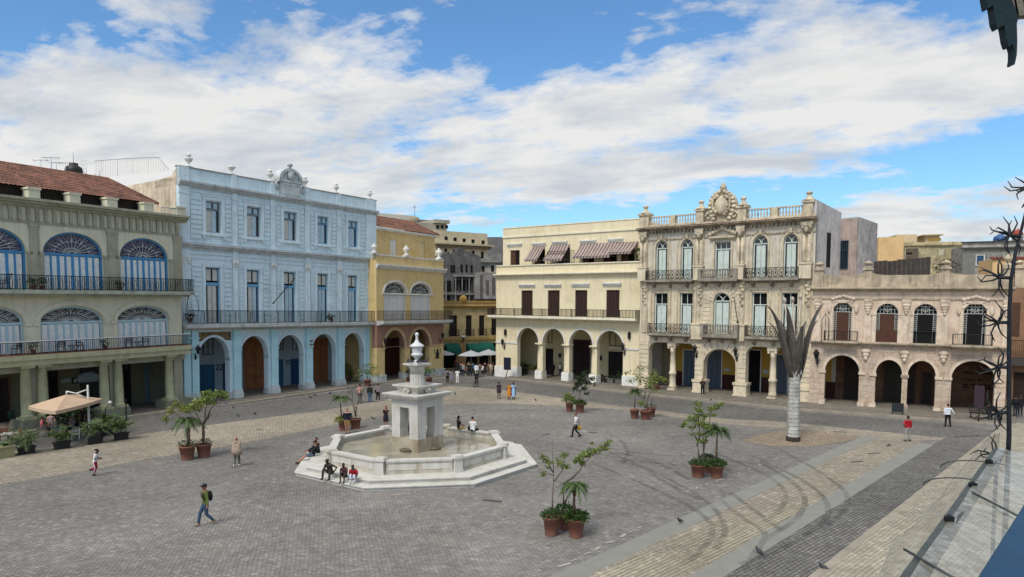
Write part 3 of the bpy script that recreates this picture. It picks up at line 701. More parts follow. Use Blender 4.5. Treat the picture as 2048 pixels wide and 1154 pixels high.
mb.box(UL,UR,-.06,.01,zk0-.5,zk0-.38); mb.box(UL,UR,-.07,.01,zm0-.55,zm0-.4); mb.box(UL,UR,-.05,.01,zm0-.95,zm0-.85)
parts(F,'pilaster',mb,B2)
mb=MB()
for a,b in PU:
    c=(a+b)/2; zz=zm0-1.3
    for s in (-1,1): mb.ell((c+s*(b-a)*.33,-.17,zz+.18),(.2,.12,.22),8,6); mb.box(c+s*(b-a)*.33-.14,c+s*(b-a)*.33+.14,-.2,0,zz-.15,zz+.0)
    mb.box(a-.08,b+.08,-.2,.01,zz+.35,zz+.5)
parts(F,'capital',mb,WHITE)
mb=MB(); cornice(mb,UL-.1,UR+.1,zk0-.15,zk1+.05,.42); cornice(mb,UL-.1,UR+.1,zm0-.15,zm1+.03,.45); F.part('cornice',mb,STN)
mb=MB(); mb.box(UL-.05,UR+.05,-.06,.5,zpar,zpar+.1); F.part('coping',mb,LEAD)
mb=MB()
for a,b in W1:
    mb.box(a-.35,a-.02,-.1,0,W1b-.1,W1t+.1); mb.box(b+.02,b+.35,-.1,0,W1b-.1,W1t+.1); mb.box(a-.35,b+.35,-.1,0,W1t+.1,W1t+.42); mb.box(a-.5,b+.5,-.2,0,W1b-.3,W1b-.1); mb.box(a-.45,b+.45,-.16,0,W1t+.42,W1t+.55)
    for e in (a-.25,b+.25): mb.box(e-.12,e+.12,-.17,0,W1b-.55,W1b-.3)
for a,b in W2: mb.box(a-.3,a-.02,-.08,0,zs0,W2t+.08); mb.box(b+.02,b+.3,-.08,0,zs0,W2t+.08); mb.box(a-.3,b+.3,-.08,0,W2t+.08,W2t+.35)
parts(F,'window_surround',mb,B2)
BJ=M('grey_blue_joinery','#86929a',.6,.1,4); BJ2=M('bright_blue_joinery','#5f93b3',.6,.1,4); CREAM=M('cream_leaf','#b9b7ad',.7,.15,3); SKYL=M('pale_leaf','#a5bac4',.7,.12,3)
for i,(a,b) in enumerate(W1):
    fmm=BJ if i<3 else BJ2; h=W1t-W1b; w_=b-a
    window(F,a,b,W1b,W1t,.25,.09,2,W1b+h*.74,fmm,PANE,shut=((a+.1,a+w_*.42,W1b+.1,W1b+h*.7,CREAM if i<3 else SKYL,.2),(a+w_*.45,a+w_*.74,W1b+.1,W1b+h*.7,SKYL,.22),(a+.1,a+w_*.42,W1b+h*.78,W1t-.12,SKYL,.21),(a+w_*.58,a+w_*.85,W1b+h*.78,W1t-.12,SKYL,.21)))
for i,(a,b) in enumerate(W2):
    h=W2t-zs0; w_=b-a
    o=window(F,a,b,zs0+.02,W2t,.25,.08,1,zs0+h*.73,BJ2,DARK,shut=((a+w_*.2,a+w_*.48,zs0+.1,zs0+h*.68,CREAM if i<2 else SKYL,.2),(a+w_*.52,a+w_*.8,zs0+.1,zs0+h*.68,CREAM if i==0 else SKYL,.2),(a+w_*.12,a+w_*.44,zs0+h*.77,W2t-.15,CREAM,.21),(a+w_*.56,a+w_*.88,zs0+h*.77,W2t-.15,CREAM,.21)))
    q=MB(); q.box(a+.08,b-.08,.12,.16,zs0+h*.68,zs0+h*.735); q.build('transom',BJ2,o)
# balcony
mb=MB(); cornice(mb,UL-.05,UR+.05,zsl-.25,zsl+.02,1.0,0,3); mb.box(UL-.1,UR+.1,-1.2,0,zsl+.02,zsl+.34); F.part('balcony_slab',mb,M('pale_slab','#b3b6b2',.85,.08,1.5,'#6d6c66',.5,1,.4))
mb=MB(); rail(mb,UL,UR,-1.12,zs0,zrl,.13,.028)
for k in range(9):
    u=UL+(UR-UL)*(k+.5)/9; mb.tube([(u,-1.12,zrl),(u,-1.35,zrl-.4),(u,-1.3,zs0),(u,-1.12,zs0-.3)],.02,4)
F.part('railing',mb,MATS['black_iron'])
mb=MB(); 
for k in range(14): mb.tube([(UL-.05+.0*k,-1.2+.14*k*0,zs0),(UL-.05,-1.0,zs0+2.2)],.015,3)
mb=MB(); pts=[(UL,-1.9+1.9*math.cos(a)*.5-.0,zs0+1.1+1.6*math.sin(a)) for a in [PI*k/12 for k in range(13)]]
mb.tube(pts,.03,4)
for k in range(8): y=-1.1+.16*k-1.0; mb.tube([(UL,-.95-.95*math.cos(PI*(k+.5)/8),zs0+.1),(UL,-.95-.95*math.cos(PI*(k+.5)/8),zs0+1.1+1.5*math.sin(PI*(k+.5)/8))],.018,3)
F.part('side_grille',mb,MATS['black_iron'])
# flagpole
mb=MB(); P0=F.W(*([F.u(547,606,-.9),-.9,F.z(547,606,-.9)])); a=Vector((F.u(547,606,-1.2),-1.2,F.z(547,606,-1.2))); b=Vector((F.u(590,556,-.1),-.1,F.z(590,556,-.1)))
mb.tube([a,b],.045,6); mb.ell(a,.1,8,5); mb.tube([a.lerp(b,.35),(a.x-.6,-.1,a.z+1.3)],.012,3); mb.tube([a.lerp(b,.6),(a.x-1.2,-.1,b.z-.6)],.012,3); F.part('flagpole',mb,MATS['lamp_iron'])
# ground floor piers
mb=MB(); bs=MB()
for (a,b) in ((95,150),(160,212),(482,538),(772,822),(1040,1088),(1284,1332),(1508,1548),(1552,1588)):
    ua,ub_=F.u(*q4(a,800)),F.u(*q4(b,800)); mb.box(ua,ub_,-.28,.02,.15,zsl-.25)
    for zz in (zas+.6,zas+.95,zsl-1.0): mb.box(ua-.06,ub_+.06,-.34,.02,zz,zz+.14)
    bs.box(ua-.12,ub_+.12,-.42,.05,.1,.75); bs.box(ua-.06,ub_+.06,-.36,.04,.75,1.05)
parts(F,'pier',mb,B3); 
mb=MB()
for a,b in AR:
    archivolt(mb,a,b,zas,zac,.2,-.06,.02)
    for e,s in ((a,-1),(b,1)):
        mb.box(min(e,e+s*.22),max(e,e+s*.22),-.09,.72,zas-.28,zas-.05); bs.box(min(e-s*.06,e+s*.2),max(e-s*.06,e+s*.2),-.1,.74,.1,.8); mb.box(min(e,e+s*.12),max(e,e+s*.12),-.03,.01,.8,zas-.28)
parts(F,'arch_moulding',mb,B2); parts(F,'pier_base',bs,M('stained_white_base','#b9c0bf',.85,.1,2,'#77756c',.55,1,.4))
mb=MB(); mb.box(UL+.3,UR-.3,AD-.04,AD,.15,zs0-.4); F.part('arcade_wall',mb,M('arcade_blue_grey','#87969c',.9,.06,1,'#6a7478',.3))
TEAL=M('teal_door','#10506e',.55,.15,3); NAVY=M('navy_door','#123a63',.55,.15,3); OAK=M('oak_door','#84532f',.6,.3,1.6,bump=.2)
U=lambda zx,zy=850:F.u(*q4(zx,zy),AD)
zd=lambda zx,zy:F.z(*q4(zx,zy),AD)
door(F,U(238),U(330),.15,zd(285,812),AD-.04,TEAL,(1,2)); door(F,U(412),U(450),.15,zd(420,800),AD-.04,NAVY,(1,2))
door(F,U(572),U(722),.15,zd(645,598),AD-.04,OAK,(2,5)); door(F,U(800),U(860),.15,zd(840,772),AD-.04,TEAL,(1,2)); door(F,U(934),U(1002),.15,zd(970,765),AD-.04,NAVY,(1,2))
door(F,U(1100),U(1205),.15,zd(1150,608),AD-.04,OAK,(2,5))
for a,b,c,d in ((252,332,605,728),(826,870,588,692),(940,1002,585,692)): window(F,U(a),U(b),zd((a+b)/2,d),zd((a+b)/2,c),AD-.06,.06,2,None,BRD,DARK,rows=2)
mb=MB(); mb.box(U(1345),U(1520),AD-.06,AD-.04,.15,zd(1400,770)); F.part('ochre_panel',mb,M('ochre_dado','#86733c',.85,.15,1))
mb=MB(); mb.box(U(1345),U(1520),AD-.06,AD-.04,zd(1400,768),zd(1400,690)); F.part('rust_panel',mb,M('rust_dado','#7d5530',.85,.2,1))
mb=MB(); mb.box(U(1395),U(1460),AD-.08,AD-.06,.15,zd(1430,735)); F.part('pale_panel',mb,M('pale_panel','#8d8a7c',.85,.1,1))
def textmesh(txt,size,ext=.02):
    cu=bpy.data.curves.new('lettering','FONT'); cu.body=txt; cu.size=size; cu.extrude=ext; cu.align_x='CENTER'
    o=bpy.data.objects.new('lettering',cu); COL.objects.link(o); bpy.context.view_layer.update()
    me=bpy.data.meshes.new_from_object(o.evaluated_get(bpy.context.evaluated_depsgraph_get())); bpy.data.objects.remove(o); return me
def text(F,txt,u,d,z,size,mat,name='house_number',boldness=.02):
    me=textmesh(txt,size); me.materials.clear(); me.materials.append(mat); o=bpy.data.objects.new(name,me); COL.objects.link(o); o.parent=F.root
    o.location=(u,d,z); o.rotation_euler=(PI/2,0,0); return o
NUM=M('number_green','#17251c',.7,.1,3)
for x0,y0,y1 in ((377,845,800),(906,803,768)):
    h=zd(x0,y1)-zd(x0,y0); text(F,'22',U(x0),AD-.08,zd(x0,y0),h*1.4,NUM)
fr=MB(); fr.wall(rect(F.u(*q4(217,590)),F.u(*q4(470,590)),zav(F,q4(217,628)),zav(F,q4(340,552))),[],-.012,-.004,False)
a,b=F.u(*q4(217,590)),F.u(*q4(470,590)); c_,h_=(AR[0][0]+AR[0][1])/2,(AR[0][1]-AR[0][0])/2+.21
zb0,zt0=F.z(*q4(217,628)),F.z(*q4(340,553)); L=[(a,zb0)]+[(a,zt0),(b,zt0),(b,zb0)]
for k in range(0,19):
    x=c_+h_*math.cos(PI*k/18); z=zas+(zac+.21-zas)*math.sin(PI*k/18)
    if z>zb0 and a<x<b: L.append((x,z))
fr=MB(); fr.prism(L,-.012,.0); F.part('fresco_remnant',fr,BR('fresco','#8a7453','#6d5536','#9a9177',.55,1.2,.03,plane='xz',big=.5))
mb=MB(); mb.box(F.u(*q4(1064,640)),F.u(*q4(1084,640)),-.3,-.28,F.z(*q4(1070,672)),F.z(*q4(1070,615))); F.part('fresco_remnant',mb,MATS['fresco'])
lantern(F,F.u(*q4(180,700)),-.3,F.z(*q4(180,715))); lantern(F,F.u(*q4(1570,630)),-.3,F.z(*q4(1575,645)))
# crest and urns
mb=MB(); a,b=F.u(*q3(935,380)),F.u(*q3(1115,380)); c=(a+b)/2; zc0=F.z(*q3(1020,322)); zt=F.z(*q3(1025,205))
mb.box(a,b,-.12,.9,zpar-1.3,zc0); mb.box(a-.15,b+.15,-.22,1.0,zc0,zc0+.2)
for x0,x1,y,z0,z1_ in ((a+.25,b-.25,-.17,zpar-.9,zpar-.75),(a+.25,a+.4,-.17,zpar-.75,zc0-.25),(b-.4,b-.25,-.17,zpar-.75,zc0-.25),(a+.25,b-.25,-.17,zc0-.3,zc0-.18)): mb.box(x0,x1,y,-.1,z0,z1_)
mb.prism(arch(a+.1,b-.1,zc0+.2,zc0+.25,zt-.2,16),-.05,.9); archivolt(mb,a+.15,b-.15,zc0+.22,zt-.25,.28,-.25,.95)
mb.ell((c,-.15,zc0+.7),(.42,.2,.5),10,8); mb.box(c-.3,c+.3,-.3,.2,zt-.5,zt-.1); mb.lathe([(.22,0),(.3,.1),(.14,.2),(.14,.35),(.28,.42),(.3,.6),(.22,.68)],(c,.0,zt-.15),12)
for s in (-1,1): mb.tube([(c+s*1.5,-.1,zc0-.9),(c+s*1.75,-.1,zc0-.2),(c+s*1.45,-.1,zc0)],.12,6)
F.part('crest',mb,M('crest_stone','#bfc6c4',.85,.12,2,'#5b5a55',.6,1.3,.4))
for x,yt,k in ((172,68,0),(537,170,1),(865,207,0),(1165,268,0),(1430,325,0),(1718,385,0)):
    o=MB(); u=F.u(*q3(x,300)); h=F.z(*q3(x,yt),.2)-zpar-.1; o.box(u-.3,u+.3,-.05,.5,zpar+.1,zpar+.16); urn(o,(u,.2,zpar+.16),h-.06,k); F.part('urn',o,WHITE)
FB=F; B_U=(UL,UR,zpar)
# ================================================================ yellow corner house (left of the street)
F=Fac('ochre_house','ochre yellow corner house with two arched white shuttered windows and a small tiled top floor',763,763,57,-.5)
Y1=M('ochre_stucco','#cab17c',.85,.06,.8,'#8f7a40',.35,.6,.35); Y1b=M('ochre_trim','#c9bb92',.8,.06,1.5,'#8a7d5c',.4,1,.35); PNK=M('rose_stucco','#94705f',.85,.1,1,'#6e5247',.4,.8,.3)
WTR=M('white_trim','#d2cfc6',.75,.06,2,'#8c8473',.4,1.2,.4)
q=Zm(730,400,3.036)
UL,UR=F.u(753,620),F.u(887,600)
zt=zav(F,q(75,335),q(470,362)); zcu=zav(F,q(75,392),q(485,420)); zcl=zav(F,q(75,412),q(480,436))
zsl=zav(F,q(100,760),q(500,745),d=-1); zr=zav(F,q(70,672),q(505,672),d=-1); zs0=zav(F,q(80,735),q(500,728),d=-1)
A=[(F.u(*q(115,600)),F.u(*q(250,600))),(F.u(*q(277,600)),F.u(*q(400,600)))]; asz=zav(F,q(180,565),q(340,570)); acz=zav(F,q(183,497),q(340,504))
GR=[(F.u(*q(120,980)),F.u(*q(240,980))),(F.u(*q(275,980)),F.u(*q(392,980)))]; gs=zav(F,q(110,895),q(395,880)); gc=zav(F,q(180,790),q(335,785))
AD=4.2
mb=MB(); mb.wall(rect(UL,UR,zs0,zt),[arch(a,b,zs0+.05,asz,acz) for a,b in A],0,.45); F.part('wall',mb,Y1)
mb=MB(); mb.wall(rect(UL,UR,gs,zs0-.003),[[(GR[0][0],gs+.02)]+[(GR[0][1],gs+.02)]+arch(*GR[0],gs,gs+.02,gc)[3:-1],[(GR[1][0],gs+.02),(GR[1][1],gs+.02)]+arch(*GR[1],gs,gs+.02,gc)[3:-1]],0,.7); F.part('rose_wall',mb,PNK)
mb=MB()
for a,b in ((UL,GR[0][0]),(GR[0][1],GR[1][0]),(GR[1][1],UR)): mb.box(a,b,0,.7,-.3,gs-.003)
parts(F,'pier',mb,Y1)
mb=MB()
for a,b in ((UL,GR[0][0]),(GR[0][1],GR[1][0]),(GR[1][1],UR)): mb.box(a-.15,b+.15,-.15,.85,-.2,.9)
parts(F,'pier_base',mb,MATS['stained_white_base'])
mb=MB(); mb.box(UL,UR,.47,14,zs0,zt-.4); mb.box(UL,UR,AD,14,-.3,zs0); mb.box(UL,UL+.2,.7,AD,-.3,zs0); mb.box(UR-.2,UR,.7,AD,-.3,zs0); F.part('rear_block',mb,Y1)
mb=MB()
for a,b in GR:
    archivolt(mb,a,b,gs,gc,.38,-.07,.02)
    for e,s in ((a,-1),(b,1)): mb.box(min(e-s*.05,e+s*.45),max(e-s*.05,e+s*.45),-.1,.75,gs-.2,gs-.005)
mb.box(GR[1][1]+.4,UR+.05,-.1,.3,gs-.2,gs-.005)
parts(F,'arch_moulding',mb,M('beige_moulding','#b59a76',.8,.08,1.5,'#7e6a4f',.4))
mb=MB()
for a,b in A: archivolt(mb,a,b,asz,acz,.22,-.09,.02)
mb.box(A[0][0]-.35,A[1][1]+.5,-.08,.01,asz-.18,asz-.01)
parts(F,'window_surround',mb,WTR)
mb=MB(); cornice(mb,UL-.05,UR+.3,zcl-.1,zcu+.05,.4); mb.box(UL,UR+.05,-.05,.5,zt-.1,zt+.06); F.part('cornice',mb,WTR)
FANW=M('fan_dark','#2a2a27',.4,.4,2)
for a,b in A: fanlight(F,a,b,asz,acz,.22,FANW,WTR,'w',9,4,M('white_shutter','#c8c7c3',.65,.1,4),zs0+.05,WTR)
mb=MB(); cornice(mb,UL,UR+.5,zsl-.1,zsl+.1,.85,0,2); mb.box(UL,UR+.6,-1.05,0,zsl+.1,zs0); F.part('balcony_slab',mb,MATS['pale_slab'])
mb=MB(); rail(mb,UL+.1,UR+.55,-1.0,zs0,zr,.13,.025,1.2)
for k in range(26):
    u=UL+.4+(UR-UL)*k/26
    for s in (0,1): mb.tube([(u,-1,zs0+.2+s*.4),(u+.16,-1,zs0+.4+s*.4),(u+.32,-1,zs0+.2+s*.4),(u+.16,-1,zs0+.02+s*.4),(u,-1,zs0+.2+s*.4)],.015,3,False,False)
F.part('railing',mb,M('rusty_iron','#3a3029',.7,.25,5))
# upper set-back floor
ub0,ub1=UL,F.u(*q(425,300),2.2); zu=zav(F,q(75,172),q(420,215),d=2.2)
mb=MB(); w2=[(F.u(*q(152,290),2.2),F.u(*q(193,290),2.2)),(F.u(*q(333,300),2.2),F.u(*q(362,300),2.2))]; wz=[(F.z(*q(172,342),2.2),F.z(*q(172,238),2.2)),(F.z(*q(347,352),2.2),F.z(*q(347,255),2.2))]
mb.wall(rect(ub0,ub1,zt-.4,zu),[rect(a,b,c,d) for (a,b),(c,d) in zip(w2,wz)],2.2,2.6); mb.box(ub0,ub1,2.62,9,zt-.4,zu-.02); F.part('upper_wall',mb,Y1)
for i,((a,b),(c,d)) in enumerate(zip(w2,wz)): window(F,a,b,c,d,2.35,.1,2,None,WTR if i==0 else Y1b,PANE,shut=((a+.1,(a+b)/2-.05,c+.1,d-.1,WTR if i==0 else Y1b,2.32),((a+b)/2+.05,b-.1,c+.1,d-.1,WTR if i==0 else Y1b,2.32)))
mb=MB(); cornice(mb,ub0-.1,ub1+.2,zu-.25,zu+.05,.3,2.2,2); F.part('eaves_moulding',mb,WTR)
rz=F.z(*q(180,118),5.5); r0=F.u(*q(285,140),5.5)
mb=tileroof(F,(((ub0-.2,1.9,zu+.1),(ub1+.5,1.9,zu+.1)),((ub0-.2,5.5,rz),(r0,5.5,rz))),'roof',TILE); h2=tileroof(F,(((ub1+.5,1.9,zu+.1),(ub1+.5,9,zu+.1)),((r0,5.5,rz),(r0,5.51,rz))),'r',TILE); mb.add(h2.v,h2.f)
mb.tube([(ub0,5.5,rz+.03),(r0,5.5,rz+.03),(ub1+.5,1.9,zu+.14)],.11,6); F.part('roof',mb,TILE)
for x,y0,y1 in ((63,262,328),(258,275,345),(456,292,362)):
    o=MB(); u=F.u(*q(x,320)); zz=zt+.06; o.box(u-.4,u+.4,-.15,.55,zz,zz+.12); h=F.z(*q(x,y0),.2)-zz-.12; o.lathe([(.3*h,0),(.3*h,.08*h),(.13*h,.16*h),(.12*h,.26*h),(.3*h,.5*h),(.3*h,.7*h),(.18*h,.78*h),(.12*h,.84*h),(.16*h,.9*h),(.02,h)],(u,.2,zz+.12),14); F.part('urn',o,WTR)
mb=MB(); mb.box(UL+.2,UR,AD-.04,AD,.15,zs0-.3); F.part('arcade_wall',mb,M('arcade_ochre','#9a8a52',.9,.1,1,'#6c6040',.4))
MAH=M('mahogany_door','#3d1d14',.55,.2,3); U=lambda zx:F.u(*q(zx,960),AD)
door(F,U(110),U(200),.15,F.z(*q(160,842),AD),AD-.05,MAH,(2,4)); 
mb=MB(); mb.box(U(325),U(390),AD-.06,AD-.04,gs-.3,gc+.3); F.part('painted_panel',mb,M('grey_green_panel','#6f7766',.8,.15,1))
lantern(F,F.u(*q(105,880)),0,F.z(*q(105,872))); lantern(F,F.u(*q(455,850)),0,F.z(*q(455,838)))
# dark wrought emblem on the corner pier
mb=MB(); c=F.P(*q(438,935)); mb.ell((c[0],-.08,c[1]-.1),(.3,.08,.5),10,8); mb.ell((c[0],-.1,c[1]+.45),(.17,.08,.2),8,6)
for s in (-1,1): mb.tube([(c[0]+s*.2,-.08,c[1]),(c[0]+s*.5,-.08,c[1]+.1),(c[0]+s*.62,-.08,c[1]+.6)],.035,5); mb.tube([(c[0]+s*.2,-.08,c[1]-.3),(c[0]+s*.55,-.08,c[1]-.5)],.03,5)
mb.box(c[0]-.05,c[0]+.05,-.06,0,c[1]-.6,c[1]+.3); F.part('iron_emblem',mb,MATS['lamp_iron'])
FY1=F
# ================================================================ pale yellow house with striped awnings
F=Fac('pale_yellow_house','pale yellow house with striped terrace awnings and a four arched white based arcade',992,750,-38,-.4)
Y2=M('pale_yellow_stucco','#d9ccaa',.85,.04,.6,'#a8966a',.3,.5,.4); Y2b=M('cream_trim','#dcd5bd',.8,.05,1.2,'#9c937c',.4,1,.3)
q=Zm(970,420,3.206)
UL,UR=F.u(992.5,600),F.u(1280,600)
ztop=zav(F,q(72,113),q(990,52)); zl2=zav(F,q(75,172),q(990,113)); zpt=zav(F,q(75,362),q(995,335)); zc0=zav(F,q(70,425),q(990,398)); 
zr=zav(F,q(22,630),q(990,640),d=-1); zs1=zav(F,q(25,672),q(990,697),d=-1); zs0_=zav(F,q(25,688),q(990,712),d=-1)
TB=1.3
D2=[(F.u(*q(a,600)),F.u(*q(b,600))) for a,b in ((233,305),(402,478),(577,655),(777,862))]; d2t=zav(F,q(268,517),q(440,515),q(616,513),q(820,511))
GA_=[(F.u(*q(a,930)),F.u(*q(b,930))) for a,b in ((207,343),(370,508),(540,690),(718,885))]; gs=zav(F,q(205,850),q(357,853),q(528,862),q(705,872)); gc=zav(F,q(275,757),q(438,762),q(612,767),q(800,772))
AD=4.5
mb=MB(); mb.wall(rect(UL,UR,zs1,zpt),[rect(a,b,zs1+.05,d2t) for a,b in D2],0,.45)
mb.wall(rect(UL,UR,-.3,zs1-.003),[arch(a,b,.15,gs,gc,18) for a,b in (GA_[0],GA_[3])]+[arch(a,b,.15,gs,gc,18) for a,b in GA_[1:3]],0,.6)
F.part('wall',mb,Y2)
tw=[(162,222,258,355),(318,385,235,345),(470,545,232,345),(625,700,225,342),(757,845,220,337),(870,960,215,335)]
T=[(F.u(*q(a,300),TB),F.u(*q(b,300),TB)) for a,b,_,_ in tw]; tt=F.z(*q(190,258),TB)
mb=MB(); mb.wall(rect(UL,UR,zpt-1.2,ztop),[rect(a,b,zpt-1.0,tt) for a,b in T],TB,TB+.4); mb.box(UL,UR,TB+.42,14,zpt-1.2,ztop-.3); mb.box(UL,UR,.47,14,zs1,zpt-1.2); mb.box(UL,UR,AD,14,-.3,zs1); mb.box(UL,UL+.3,.6,AD,-.3,zs1); mb.box(UR-.3,UR,.6,AD,-.3,zs1); mb.box(UL,UL+.25,0.47,TB,zpt-1.2,zpt-.05)
F.part('upper_wall',mb,Y2)
mb=MB(); mb.box(UL-.03,UR+.02,TB-.06,TB+.5,ztop,ztop+.12); mb.box(UL-.04,UR,TB-.12,TB,zl2-.08,zl2+.1); mb.box(UL-.04,UR,-.12,.5,zpt,zpt+.12); cornice(mb,UL-.15,UR,zc0-.08,zc0+.18,.5,0,2)
F.part('cornice',mb,Y2b)
mb=MB()
for a,b,y0,y1 in ((145,240,235,215),(303,393,230,210),(432,530,220,200),(610,715,213,193),(790,888,205,182)):
    m=q((a+b)/2,(y0+y1)/2); cornice(mb,F.u(*q(a,y0),TB),F.u(*q(b,y0),TB),F.z(*q((a+b)/2,y0),TB),F.z(*q((a+b)/2,y1),TB),.22,TB,3)
for a,b,y0,y1 in ((220,323,497,475),(383,492,496,474),(558,672,494,470),(757,877,490,466)):
    cornice(mb,F.u(*q(a,y0)),F.u(*q(b,y0)),F.z(*q((a+b)/2,y0)),F.z(*q((a+b)/2,y1)),.25,0,3)
parts(F,'lintel',mb,WTR,.02,1.0)
UMB=M('umber_door','#33211c',.6,.2,4); BRW=M('brown_window','#4c3324',.6,.2,4)
for a,b in D2:
    o=door(F,a,b,zs1+.05,d2t,.22,UMB,(4,1),False)
for a,b in T: window(F,a,b,zpt-1.0,tt,TB+.2,.08,2,None,BRW,DARK,rows=3,shut=((a+.1,(a+b)/2-.04,zpt-.9,tt-.1,BRW,TB+.17),))
# striped awnings
def STRIPE(name,c1,c2,w):
    m,t,b=newmat(name); tc=t.new('ShaderNodeTexCoord').outputs['Object']; sp=t.new('ShaderNodeSeparateXYZ'); t.link(tc,sp.inputs[0])
    f=t.math('GREATER_THAN',t.math('FRACT',t.math('DIVIDE',sp.outputs[0],w)),.5); c=t.mix(f,lin(c1),lin(c2)); n=t.ramp(t.noise(tc,1.2,5,.6),[(.3,.8),(.7,1.05)])
    t.link(t.mix(1.0,c,n,'MULTIPLY'),b.inputs['Base Color']); b.inputs['Roughness'].default_value=.9; return m
AWN=STRIPE('striped_canvas','#a09288','#6b5450',.42)
for (a,b,x0,x1,yt,yb) in ((305,385,232,345,232,318),(425,545,330,480,222,315),(612,848,540,812,212,295),(838,985,822,975,205,268)):
    ua,ub_=F.u(*q(a,yt),TB),F.u(*q(b,yt),TB); va,vb=F.u(*q(x0,yb),-.35),F.u(*q(x1,yb),-.35); zt_=F.z(*q((a+b)/2,yt),TB); zb_=F.z(*q((x0+x1)/2,yb),-.35)
    n=max(6,int((ub_-ua)/.21)); K=5; vs=[]; mb=MB()
    for k in range(K+1):
        for i in range(n+1):
            f=k/K; u0=ua+(ub_-ua)*i/n; u=u0+(min(va,ua)-ua if False else 0)
            vs.append((u+((va+vb)/2-(ua+ub_)/2)*0*f,TB-.05-(TB+.3)*f,zt_+(zb_-zt_)*f-.12*math.sin(PI*f)*(1+.25*math.sin(i*1.3))))
    mb.add(vs,[(k*(n+1)+i,k*(n+1)+i+1,(k+1)*(n+1)+i+1,(k+1)*(n+1)+i) for k in range(K) for i in range(n)])
    vl=[]
    for i in range(n+1):
        u=ua+(ub_-ua)*i/n; vl+=[(u,-.35,zb_),(u,-.36,zb_-.2-.06*(i%2))]
    mb.add(vl,[(2*i,2*i+2,2*i+3,2*i+1) for i in range(n)])
    o=F.part('awning',mb,AWN)
    p=MB(); p.tube([(ua,-.35,zb_),(ub_,-.35,zb_)],.03,5)
    for u in (ua+.1,ub_-.1): p.tube([(u,TB,zb_-.1),(u,-.35,zb_)],.025,4)
    p.build('awning_frame',MATS['grey_coping'],o)
mb=MB(); rail(mb,F.u(*q(400,300),.2),F.u(*q(575,300),.2),.2,zpt+.1,F.z(*q(480,262),.2),.2,.03); F.part('terrace_railing',mb,MATS['rusty_iron'])
mb=MB(); c=UR-.5; 
for i in range(60): p=Vector((c+random.uniform(-.4,.4),.4+random.uniform(-.3,.3),zpt+random.uniform(.1,1.5))); d=Vector((random.gauss(0,1),random.gauss(0,1),random.gauss(0,1))).normalized(); e=d.orthogonal().normalized()*.08; mb.quad(p-e,p+d*.15,p+e,p-d*.15)
F.part('terrace_plant',mb,LEAF('terrace_leaf',['#2f3a1c','#46512a']))
# balcony
mb=MB(); cornice(mb,UL-.3,UR,zs0_-.18,zs0_+.02,.85,0,2); mb.box(UL-.55,UR,-1.05,0,zs0_+.02,zs1); F.part('balcony_slab',mb,Y2b)
mb=MB(); rail(mb,UL-.5,UR,-1.0,zs1,zr,.17,.05,1.3); F.part('railing',mb,M('dark_brown_rail','#2c2320',.65,.2,5))
# arcade: round columns on white blocks
wb=MB(); cl=MB()
for x,x0,x1 in ((357,318,380),(528,485,555),(705,665,735)):
    u=F.u(*q(x,950),.3); w=.5; wb.box(u-w,u+w,-.2,.8,-.2,1.1); wb.box(u-w+.06,u+w-.06,-.14,.74,1.1,1.22)
    cl.lathe([(.42,1.2),(.4,1.4),(.37,3),(.31,gs-.35),(.38,gs-.3),(.35,gs-.22),(.43,gs-.12)],(u,.3,0),18); cl.box(u-.5,u+.5,-.2,.8,gs-.12,gs+.02)
wb.box(UL-.12,GA_[0][0]+.05,-.12,.8,-.2,1.35); wb.box(GA_[3][1]-.05,UR+.05,-.12,.8,-.2,1.35)
parts(F,'column',cl,Y2); parts(F,'column_base',wb,M('white_base','#dcdad2',.8,.05,2,'#a29d90',.35,1,.3))
mb=MB()
for a,b in GA_: archivolt(mb,a,b,gs,gc,.2,-.07,.02,22)
mb.box(UL-.03,GA_[0][0],-.08,.02,gs-.22,gs); mb.box(GA_[3][1],UR,-.08,.02,gs-.22,gs); parts(F,'arch_moulding',mb,WTR)
mb=MB(); mb.box(UL+.3,UR-.3,AD-.04,AD,.15,zs1-.4); F.part('arcade_wall',mb,M('arcade_cream','#c0b48f',.9,.05,1))
U=lambda zx:F.u(*q(zx,960),AD); ZZ=lambda zx,zy:F.z(*q(zx,zy),AD)
DBR=M('near_black_door','#1c1313',.6,.3,3)
door(F,U(375),U(435),.15,ZZ(405,893),AD-.05,DBR,(2,3)); door(F,U(570),U(676),.15,ZZ(622,833),AD-.05,M('oxblood_door','#24100f',.6,.3,3),(2,4),fm=M('grey_jamb','#8c897f',.8,.1,2)); door(F,U(800),U(880),.15,ZZ(840,913),AD-.05,DBR,(2,3))
for a,b,c,d in ((385,432,852,770),(798,880,872,782)): window(F,U(a),U(b),ZZ((a+b)/2,c),ZZ((a+b)/2,d),AD-.06,.07,2,None,BRD,DARK)
mb=MB(); mb.box(U(795),U(885),AD-.12,AD-.04,ZZ(840,890),ZZ(840,878)); F.part('ledge',mb,Y2b)
for x,y in ((126,862),(897,896)): lantern(F,F.u(*q(x,y)),0,F.z(*q(x,y)))
for x,y in ((134,785),(928,805)):
    mb=MB(); c=F.P(*q(x,y)); mb.box(c[0]-.14,c[0]+.14,-.22,0,c[1]-.35,c[1]+.15); mb.lathe([(.2,0),(.14,.2),(.03,.3)],(c[0],-.12,c[1]+.15),6,False); F.part('wall_light',mb,MATS['lamp_iron'])
for x,y in ((485,930),(745,945)):
    mb=MB(); c=F.P(*q(x,y),AD); mb.box(c[0]-.14,c[0]+.14,AD-.26,AD-.04,c[1]-.3,c[1]+.2); F.part('wall_light',mb,MATS['lamp_iron'])
FY2=F
